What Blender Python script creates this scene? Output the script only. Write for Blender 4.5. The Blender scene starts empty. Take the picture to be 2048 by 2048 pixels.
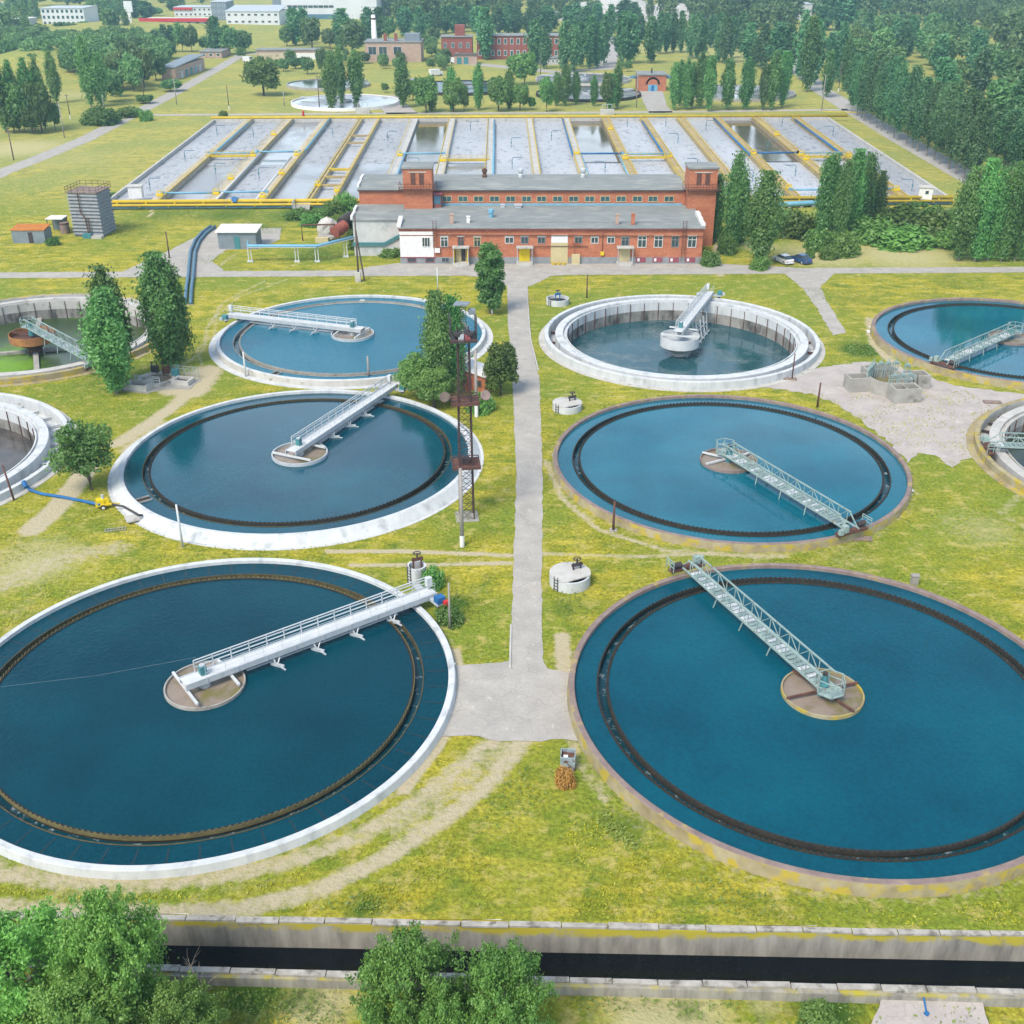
import bpy, math, random
import numpy as np
from mathutils import Vector, Matrix
PI = math.pi
S = bpy.context.scene
# ------------------------------------------------------------------ camera, sky, sun, exposure
TH = math.radians(27.64); CAMZ = 50.0
cam = bpy.data.cameras.new("camera"); cam.sensor_width = 36; cam.lens = 36*2201/2048
cam.clip_start = 0.5; cam.clip_end = 6000
co = bpy.data.objects.new("camera", cam); S.collection.objects.link(co)
co.location = (0, 0, CAMZ); co.rotation_euler = (PI/2-TH, 0, 0); S.camera = co
S.view_settings.view_transform = 'Standard'; S.view_settings.look = 'None'
S.view_settings.gamma = 1; S.view_settings.exposure = 1.18
SUN_EL, SUN_AZ = math.radians(52), math.radians(215)      # azimuth clockwise from +Y
W = bpy.data.worlds.new("World"); S.world = W; W.use_nodes = True
def world():
    nt = W.node_tree; N = nt.nodes; L = nt.links
    bg = N['Background']; bg.inputs['Strength'].default_value = 0.1
    sky = N.new('ShaderNodeTexSky'); sky.sky_type = 'NISHITA'; sky.sun_disc = False
    sky.sun_elevation = SUN_EL; sky.sun_rotation = SUN_AZ
    sky.air_density = 1.0; sky.dust_density = 1.0; sky.ozone_density = 1.5
    tc = N.new('ShaderNodeTexCoord'); mp = N.new('ShaderNodeMapping'); mp.inputs['Scale'].default_value = (1.3, 1.3, 3.2)
    mp.inputs['Location'].default_value = (0.35, 0.1, 0.2)
    no = N.new('ShaderNodeTexNoise'); no.inputs['Scale'].default_value = 1.25; no.inputs['Detail'].default_value = 7; no.inputs['Roughness'].default_value = .58
    L.new(tc.outputs['Generated'], mp.inputs['Vector']); L.new(mp.outputs[0], no.inputs['Vector'])
    rp = N.new('ShaderNodeValToRGB'); rp.color_ramp.elements[0].position = .43; rp.color_ramp.elements[1].position = .57
    L.new(no.outputs['Fac'], rp.inputs['Fac'])
    sp = N.new('ShaderNodeSeparateXYZ'); L.new(tc.outputs['Generated'], sp.inputs[0])
    mr = N.new('ShaderNodeMapRange'); mr.inputs['From Min'].default_value = .12; mr.inputs['From Max'].default_value = .62
    mr.inputs['To Min'].default_value = .72; mr.inputs['To Max'].default_value = .12
    L.new(sp.outputs['Z'], mr.inputs['Value'])
    mx = N.new('ShaderNodeMath'); mx.operation = 'MULTIPLY'; L.new(rp.outputs['Color'], mx.inputs[0]); L.new(mr.outputs[0], mx.inputs[1])
    ad = N.new('ShaderNodeMath'); ad.operation = 'ADD'; ad.inputs[1].default_value = .06; ad.use_clamp = True; L.new(mx.outputs[0], ad.inputs[0])
    mc = N.new('ShaderNodeMixRGB'); mc.inputs['Color2'].default_value = (9.0, 10.2, 11.2, 1)
    L.new(ad.outputs[0], mc.inputs['Fac']); L.new(sky.outputs[0], mc.inputs['Color1']); L.new(mc.outputs[0], bg.inputs['Color'])
world()
sl = bpy.data.lights.new("sun", 'SUN'); sl.energy = 2.1; sl.angle = math.radians(25); sl.color = (1, .90, .76)
so = bpy.data.objects.new("sun", sl); S.collection.objects.link(so)
sd = Vector((math.sin(SUN_AZ)*math.cos(SUN_EL), math.cos(SUN_AZ)*math.cos(SUN_EL), math.sin(SUN_EL)))
so.rotation_euler = sd.to_track_quat('Z', 'Y').to_euler()

# ------------------------------------------------------------------ helpers
FPX, CPX = 2201/2048*1932, 966.0
def D(x, y, z=0.0):
    u = (x-CPX)/FPX; v = (CPX-y)/FPX
    d = (u, math.cos(TH)+v*math.sin(TH), -math.sin(TH)+v*math.cos(TH)); s = (z-CAMZ)/d[2]
    return Vector((s*d[0], s*d[1], z))
def Hat(x, y0, y1, z0=0.0):                                # height above z=0 of a point straight over D(x,y0)
    p = D(x, y0, z0); v = (CPX-y1)/FPX
    return CAMZ + p.y*(-math.sin(TH)+v*math.cos(TH))/(math.cos(TH)+v*math.sin(TH))
def ppm(p): return FPX/(p.y*math.cos(TH)+(CAMZ-p.z)*math.sin(TH))
def Z(i, x, y):                                            # enlargement tile -> working pixels
    ox, oy = ((0,0),(512,0),(1024,0),(1536,0),(0,350),(512,300),(1024,300),(1536,300))[i]
    return (ox+x/3.7734)*1932/2048, (oy+y/3.7734)*1932/2048
rng = random.Random(7)
def newmat(name):
    m = bpy.data.materials.new(name); m.use_nodes = True
    return m, m.node_tree.nodes, m.node_tree.links, m.node_tree.nodes['Principled BSDF']
def c4(c): return (c[0], c[1], c[2], 1)
def noise(N, L, vec, scale, detail=4, rough=.55):
    n = N.new('ShaderNodeTexNoise'); n.inputs['Scale'].default_value = scale; n.inputs['Detail'].default_value = detail; n.inputs['Roughness'].default_value = rough
    if vec is not None: L.new(vec, n.inputs['Vector'])
    return n.outputs['Fac']
def ramp(N, L, fac, p0, p1, c0=(0,0,0), c1=(1,1,1)):
    r = N.new('ShaderNodeValToRGB'); e = r.color_ramp.elements
    e[0].position = p0; e[1].position = p1; e[0].color = c4(c0); e[1].color = c4(c1); L.new(fac, r.inputs['Fac']); return r.outputs['Color']
def mixc(N, L, fac, a, b):
    m = N.new('ShaderNodeMixRGB')
    for s, v in (('Fac', fac), ('Color1', a), ('Color2', b)):
        if isinstance(v, (int, float)): m.inputs[s].default_value = v
        elif isinstance(v, tuple): m.inputs[s].default_value = c4(v)
        else: L.new(v, m.inputs[s])
    return m.outputs[0]
def coords(N, L, scale=(1,1,1), world=False):
    if world:
        g = N.new('ShaderNodeNewGeometry'); o = g.outputs['Position']
    else:
        g = N.new('ShaderNodeTexCoord'); o = g.outputs['Object']
    m = N.new('ShaderNodeMapping'); m.inputs['Scale'].default_value = scale; L.new(o, m.inputs['Vector']); return m.outputs[0]
def pm(name, c1, c2=None, scale=1.0, rough=.85, metal=0, spec=.3, bump=0, bscale=8, stretch=(1,1,1), c3=None, s3=3, t3=(.58,.7), lo=.35, hi=.65):
    m, N, L, b = newmat(name); b.inputs['Roughness'].default_value = rough; b.inputs['Metallic'].default_value = metal
    b.inputs['Specular IOR Level'].default_value = spec
    v = coords(N, L, stretch)
    if c2 is None: c2 = tuple(x*.78 for x in c1)
    col = mixc(N, L, ramp(N, L, noise(N, L, v, scale, 6, .62), lo, hi), c1, c2)
    if c3 is not None: col = mixc(N, L, ramp(N, L, noise(N, L, v, s3, 5, .6), *t3), col, c3)
    L.new(col, b.inputs['Base Color'])
    if bump:
        bp = N.new('ShaderNodeBump'); bp.inputs['Strength'].default_value = bump; bp.inputs['Distance'].default_value = .05
        L.new(noise(N, L, v, bscale, 4), bp.inputs['Height']); L.new(bp.outputs[0], b.inputs['Normal'])
    return m
class MB:
    def __init__(s): s.v = []; s.f = []; s.m = []
    def quad(s, *p, mi=0):
        n = len(s.v); s.v += [tuple(q) for q in p]; s.f.append(tuple(range(n, n+len(p)))); s.m.append(mi); return s
    def box(s, c, d, rz=0.0, mi=0, taper=1.0):
        n = len(s.v); x, y, z = d[0]/2, d[1]/2, d[2]/2; ca, sa = math.cos(rz), math.sin(rz)
        for zz in (-z, z):
            k = taper if zz > 0 else 1
            for a, b in ((-x,-y),(x,-y),(x,y),(-x,y)):
                a *= k; b *= k; s.v.append((c[0]+a*ca-b*sa, c[1]+a*sa+b*ca, c[2]+zz))
        for q in ((3,2,1,0),(4,5,6,7),(0,1,5,4),(1,2,6,5),(2,3,7,6),(3,0,4,7)): s.f.append(tuple(n+i for i in q)); s.m.append(mi)
        return s
    def bb(s, x0, x1, y0, y1, z0, z1, mi=0): return s.box(((x0+x1)/2,(y0+y1)/2,(z0+z1)/2), (x1-x0,y1-y0,z1-z0), 0, mi)
    def bar(s, p, q, w, h=None, mi=0):
        p, q = Vector(p), Vector(q); h = h or w; d = (q-p)
        if d.length < 1e-6: return s
        d.normalize(); u = d.cross(Vector((0,0,1)))
        if u.length < 1e-3: u = Vector((1,0,0))
        u.normalize(); t = u.cross(d); n = len(s.v)
        for e in (p, q):
            for a, b in ((-1,-1),(1,-1),(1,1),(-1,1)): s.v.append(tuple(e+u*(a*w/2)+t*(b*h/2)))
        for k in ((0,1,2,3),(7,6,5,4),(0,4,5,1),(1,5,6,2),(2,6,7,3),(3,7,4,0)): s.f.append(tuple(n+i for i in k)); s.m.append(mi)
        return s
    def tube(s, pts, r, n=8, mi=0, cap=True):
        pts = [Vector(p) for p in pts]; rr = r if isinstance(r, (list, tuple)) else [r]*len(pts); base = len(s.v)
        for i, p in enumerate(pts):
            d = (pts[min(i+1, len(pts)-1)]-pts[max(i-1, 0)]).normalized(); u = d.cross(Vector((0,0,1)))
            if u.length < 1e-3: u = Vector((1,0,0))
            u.normalize(); t = u.cross(d)
            for k in range(n):
                a = 2*PI*k/n; s.v.append(tuple(p+(u*math.cos(a)+t*math.sin(a))*rr[i]))
        for i in range(len(pts)-1):
            for k in range(n):
                k2 = (k+1) % n; s.f.append((base+i*n+k, base+i*n+k2, base+(i+1)*n+k2, base+(i+1)*n+k)); s.m.append(mi)
        if cap:
            s.f.append(tuple(base+k for k in range(n))[::-1]); s.m.append(mi)
            e = base+(len(pts)-1)*n; s.f.append(tuple(e+k for k in range(n))); s.m.append(mi)
        return s
    def lathe(s, prof, n=48, c=(0,0,0), mi=0, closed=False, a0=0, a1=2*PI, mis=None):
        base = len(s.v); full = abs(a1-a0-2*PI) < 1e-6; m = len(prof); cols = n if full else n+1
        for i in range(cols):
            a = a0+(a1-a0)*i/n; ca, sa = math.cos(a), math.sin(a)
            for r, z in prof: s.v.append((c[0]+r*ca, c[1]+r*sa, c[2]+z))
        for i in range(n):
            j = (i+1) % cols
            for k in range(m if closed else m-1):
                k2 = (k+1) % m; s.f.append((base+i*m+k, base+j*m+k, base+j*m+k2, base+i*m+k2)); s.m.append(mis[k] if mis else mi)
        return s
    def disc(s, r, z, n=64, c=(0,0), mi=0):
        b = len(s.v); s.v += [(c[0]+r*math.cos(2*PI*i/n), c[1]+r*math.sin(2*PI*i/n), z) for i in range(n)]
        s.f.append(tuple(range(b, b+n))); s.m.append(mi); return s
    def ring(s, r0, r1, z, n=160, mi=0): return s.lathe([(r1, z), (r0, z)], n, mi=mi)
    def prism(s, poly, z0, z1, mi=0):
        n = len(poly); b = len(s.v); s.v += [(p[0], p[1], z0) for p in poly]+[(p[0], p[1], z1) for p in poly]
        s.f.append(tuple(range(b+n-1, b-1, -1))); s.m.append(mi); s.f.append(tuple(range(b+n, b+2*n))); s.m.append(mi)
        for i in range(n):
            j = (i+1) % n; s.f.append((b+i, b+j, b+n+j, b+n+i)); s.m.append(mi)
        return s
    def build(s, name, mat, parent=None, loc=None, rz=0, smooth=False):
        me = bpy.data.meshes.new(name); me.from_pydata(s.v, [], s.f)
        mats = mat if isinstance(mat, (list, tuple)) else [mat]
        for m in mats: me.materials.append(m)
        if len(mats) > 1: me.polygons.foreach_set('material_index', s.m)
        if smooth: me.polygons.foreach_set('use_smooth', [True]*len(s.f))
        me.update(); return link(name, me, parent, loc, rz)
def link(name, me, parent=None, loc=None, rz=0):
    o = bpy.data.objects.new(name, me); S.collection.objects.link(o)
    if parent: o.parent = parent
    if loc is not None: o.location = loc
    if rz: o.rotation_euler = (0, 0, rz)
    return o
def tag(o, label, cat=None, group=None, kind=None):
    o['label'] = label
    if cat: o['category'] = cat
    if group: o['group'] = group
    if kind: o['kind'] = kind
    return o
def thing(name, label, cat, loc=(0,0,0), rz=0, group=None):
    o = link(name, None, None, loc, rz); return tag(o, label, cat, group)
def struct(name, mb, mat, label, loc=None, smooth=False):
    o = mb.build(name, mat, None, loc, 0, smooth); return tag(o, label, name.replace('_', ' ').split('.')[0], None, 'structure')
def copy_tree(root, loc, rz, scale=(1,1,1), label=None, group=None):
    r = root.copy(); S.collection.objects.link(r); r.location = loc; r.rotation_euler = (0, 0, rz); r.scale = scale
    if label: r['label'] = label
    if group: r['group'] = group
    for ch in root.children:
        c = ch.copy(); S.collection.objects.link(c); c.parent = r
        for g in ch.children:
            d = g.copy(); S.collection.objects.link(d); d.parent = c
    return r
ORD = 'first second third fourth fifth sixth seventh eighth ninth tenth eleventh twelfth thirteenth fourteenth fifteenth sixteenth seventeenth eighteenth nineteenth twentieth'.split()
ORD += ['twenty-'+o for o in ORD[:9]]+['thirtieth']+['thirty-'+o for o in ORD[:9]]+['fortieth']+['forty-'+o for o in ORD[:9]]+['fiftieth']
# ------------------------------------------------------------------ materials
def grass_mat():
    m, N, L, b = newmat('grass_ground'); b.inputs['Roughness'].default_value = .95; b.inputs['Specular IOR Level'].default_value = .1
    v = coords(N, L, world=True); at = N.new('ShaderNodeVertexColor'); at.layer_name = 'mask'
    sep = N.new('ShaderNodeSeparateColor'); L.new(at.outputs['Color'], sep.inputs[0])
    fine = noise(N, L, v, 3.2, 6, .68); mid = noise(N, L, v, .33, 5, .6); big = noise(N, L, v, .05, 3, .5)
    vs = coords(N, L, (.12, .5, 1), True); stre = noise(N, L, vs, 1.0, 6, .66)
    g = mixc(N, L, ramp(N, L, mid, .36, .64), (.140, .188, .018), (.335, .30, .030))
    g = mixc(N, L, ramp(N, L, stre, .50, .63), g, (.40, .345, .045))
    g = mixc(N, L, ramp(N, L, big, .44, .60), g, (.175, .225, .026))
    gf = N.new('ShaderNodeMixRGB'); gf.blend_type = 'OVERLAY'; gf.inputs['Fac'].default_value = .5
    L.new(g, gf.inputs['Color1']); L.new(ramp(N, L, fine, .3, .7), gf.inputs['Color2']); g = gf.outputs[0]
    g = mixc(N, L, ramp(N, L, noise(N, L, v, .75, 6, .72), .56, .70), g, (.085, .145, .020))
    g = mixc(N, L, ramp(N, L, noise(N, L, coords(N, L, (1.0, 1.3, 1), True), .55, 6, .74), .52, .68), g, (.44, .37, .12))
    def thr(ch, lo, hi, nz):
        a = N.new('ShaderNodeMath'); a.operation = 'MULTIPLY_ADD'; a.inputs[1].default_value = .75; a.inputs[2].default_value = 0
        s_ = N.new('ShaderNodeMath'); s_.operation = 'SUBTRACT'; s_.inputs[1].default_value = .5; L.new(nz, s_.inputs[0]); L.new(s_.outputs[0], a.inputs[0])
        ad = N.new('ShaderNodeMath'); ad.operation = 'ADD'; L.new(a.outputs[0], ad.inputs[0]); L.new(sep.outputs[ch], ad.inputs[1])
        return ramp(N, L, ad.outputs[0], lo, hi)
    nz2 = noise(N, L, v, 1.4, 6, .7)
    g = mixc(N, L, thr(2, .3, .75, nz2), g, (.40, .37, .18))
    g = mixc(N, L, thr(1, .35, .7, nz2), g, (.06, .125, .018))
    dirt = mixc(N, L, fine, (.37, .32, .20), (.48, .42, .29))
    g = mixc(N, L, thr(0, .38, .62, nz2), g, dirt)
    L.new(g, b.inputs['Base Color'])
    bp = N.new('ShaderNodeBump'); bp.inputs['Strength'].default_value = .9; bp.inputs['Distance'].default_value = .25
    L.new(noise(N, L, v, 2.6, 6, .7), bp.inputs['Height']); L.new(bp.outputs[0], b.inputs['Normal'])
    return m
def asphalt_mat(name, c1, c2, c3):
    m, N, L, b = newmat(name); b.inputs['Roughness'].default_value = .92; b.inputs['Specular IOR Level'].default_value = .2
    v = coords(N, L, world=True)
    col = mixc(N, L, ramp(N, L, noise(N, L, v, .45, 5, .6), .35, .65), c1, c2)
    col = mixc(N, L, ramp(N, L, noise(N, L, v, .8, 6, .7), .60, .70), col, c3)
    vo = N.new('ShaderNodeTexVoronoi'); vo.feature = 'DISTANCE_TO_EDGE'; vo.inputs['Scale'].default_value = .33
    vw = N.new('ShaderNodeVectorMath'); vw.operation = 'MULTIPLY_ADD'; nn = N.new('ShaderNodeTexNoise'); nn.inputs['Scale'].default_value = .8; L.new(v, nn.inputs['Vector'])
    vw.inputs[1].default_value = (1.6, 1.6, 0); L.new(nn.outputs['Color'], vw.inputs[0]); L.new(v, vw.inputs[2]); L.new(vw.outputs[0], vo.inputs['Vector'])
    col = mixc(N, L, ramp(N, L, vo.outputs['Distance'], 0, .016, (.28,.28,.28), (0,0,0)), col, (.16, .15, .14))
    fn = N.new('ShaderNodeMixRGB'); fn.blend_type = 'OVERLAY'; fn.inputs['Fac'].default_value = .28; L.new(col, fn.inputs['Color1']); L.new(noise(N, L, v, 5, 5, .75), fn.inputs['Color2'])
    L.new(fn.outputs[0], b.inputs['Base Color']); return m
def water_mat(name, c, c2=None, rough=.06, bump=.12, bsc=1.6, foam=0.0, foamc=(.5,.52,.55), fsc=.25, spec=.5, stretch=(1,1,1), flo=.5, fhi=.75):
    m, N, L, b = newmat(name); b.inputs['Roughness'].default_value = rough; b.inputs['IOR'].default_value = 1.33; b.inputs['Specular IOR Level'].default_value = spec
    v = coords(N, L, stretch, True)
    col = mixc(N, L, ramp(N, L, noise(N, L, v, .09, 3), .35, .65), c, c2 or tuple(x*.8 for x in c))  # broad colour drift stands in for cloud sheen on the tanks
    wp = ramp(N, L, noise(N, L, coords(N, L, (1,.55,1), True), .06, 4, .6), .42, .58, (rough*.6,)*3, (min(1,rough*2.6),)*3); L.new(wp, b.inputs['Roughness'])
    gr = N.new('ShaderNodeMixRGB'); gr.blend_type = 'OVERLAY'; gr.inputs['Fac'].default_value = .38; L.new(col, gr.inputs['Color1']); L.new(noise(N, L, v, 3.6, 3, .6), gr.inputs['Color2']); col = gr.outputs[0]  # fine grain puts the look of ripples into the colour
    if foam:
        ff = ramp(N, L, noise(N, L, v, fsc, 9, .72), flo, fhi, (0,0,0), (foam,)*3)
        col = mixc(N, L, ff, col, foamc); rr = mixc(N, L, ff, (rough,)*3, (.7,)*3); L.new(rr, b.inputs['Roughness'])
    L.new(col, b.inputs['Base Color'])
    bp = N.new('ShaderNodeBump'); bp.inputs['Strength'].default_value = bump; bp.inputs['Distance'].default_value = .1
    L.new(noise(N, L, v, bsc, 4, .6), bp.inputs['Height']); L.new(bp.outputs[0], b.inputs['Normal']); return m
def leaf_mat(name, c1, c2, c3):
    m, N, L, b = newmat(name); N.remove(b); out = N['Material Output']
    oi = N.new('ShaderNodeObjectInfo'); v = coords(N, L)
    col = mixc(N, L, ramp(N, L, noise(N, L, v, .7, 3), .35, .65), c1, c2)
    col = mixc(N, L, ramp(N, L, noise(N, L, v, 3.5, 3), .55, .75), col, c3)
    vp = coords(N, L, (1,1,.7), True); col = mixc(N, L, ramp(N, L, noise(N, L, vp, .055, 3, .6), .38, .62), col, mixc(N, L, .55, col, tuple(min(1, 1.9*x) for x in (c2[0]*1.15, c2[1], c2[2]))))
    hs = N.new('ShaderNodeHueSaturation'); mr = N.new('ShaderNodeMapRange'); mr.inputs['To Min'].default_value = .70; mr.inputs['To Max'].default_value = 1.34
    L.new(oi.outputs['Random'], mr.inputs['Value']); L.new(mr.outputs[0], hs.inputs['Value'])
    mr2 = N.new('ShaderNodeMapRange'); mr2.inputs['To Min'].default_value = .478; mr2.inputs['To Max'].default_value = .528
    L.new(oi.outputs['Random'], mr2.inputs['Value']); L.new(mr2.outputs[0], hs.inputs['Hue']); L.new(col, hs.inputs['Color'])
    d = N.new('ShaderNodeBsdfDiffuse'); t = N.new('ShaderNodeBsdfTranslucent'); g = N.new('ShaderNodeBsdfGlossy'); g.inputs['Roughness'].default_value = .5
    mx = N.new('ShaderNodeMixShader'); mx.inputs[0].default_value = .33; L.new(hs.outputs[0], d.inputs[0]); L.new(hs.outputs[0], t.inputs[0])
    L.new(d.outputs[0], mx.inputs[1]); L.new(t.outputs[0], mx.inputs[2])
    m2 = N.new('ShaderNodeMixShader'); m2.inputs[0].default_value = .03; L.new(mx.outputs[0], m2.inputs[1]); L.new(g.outputs[0], m2.inputs[2])
    L.new(m2.outputs[0], out.inputs['Surface']); return m
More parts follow.
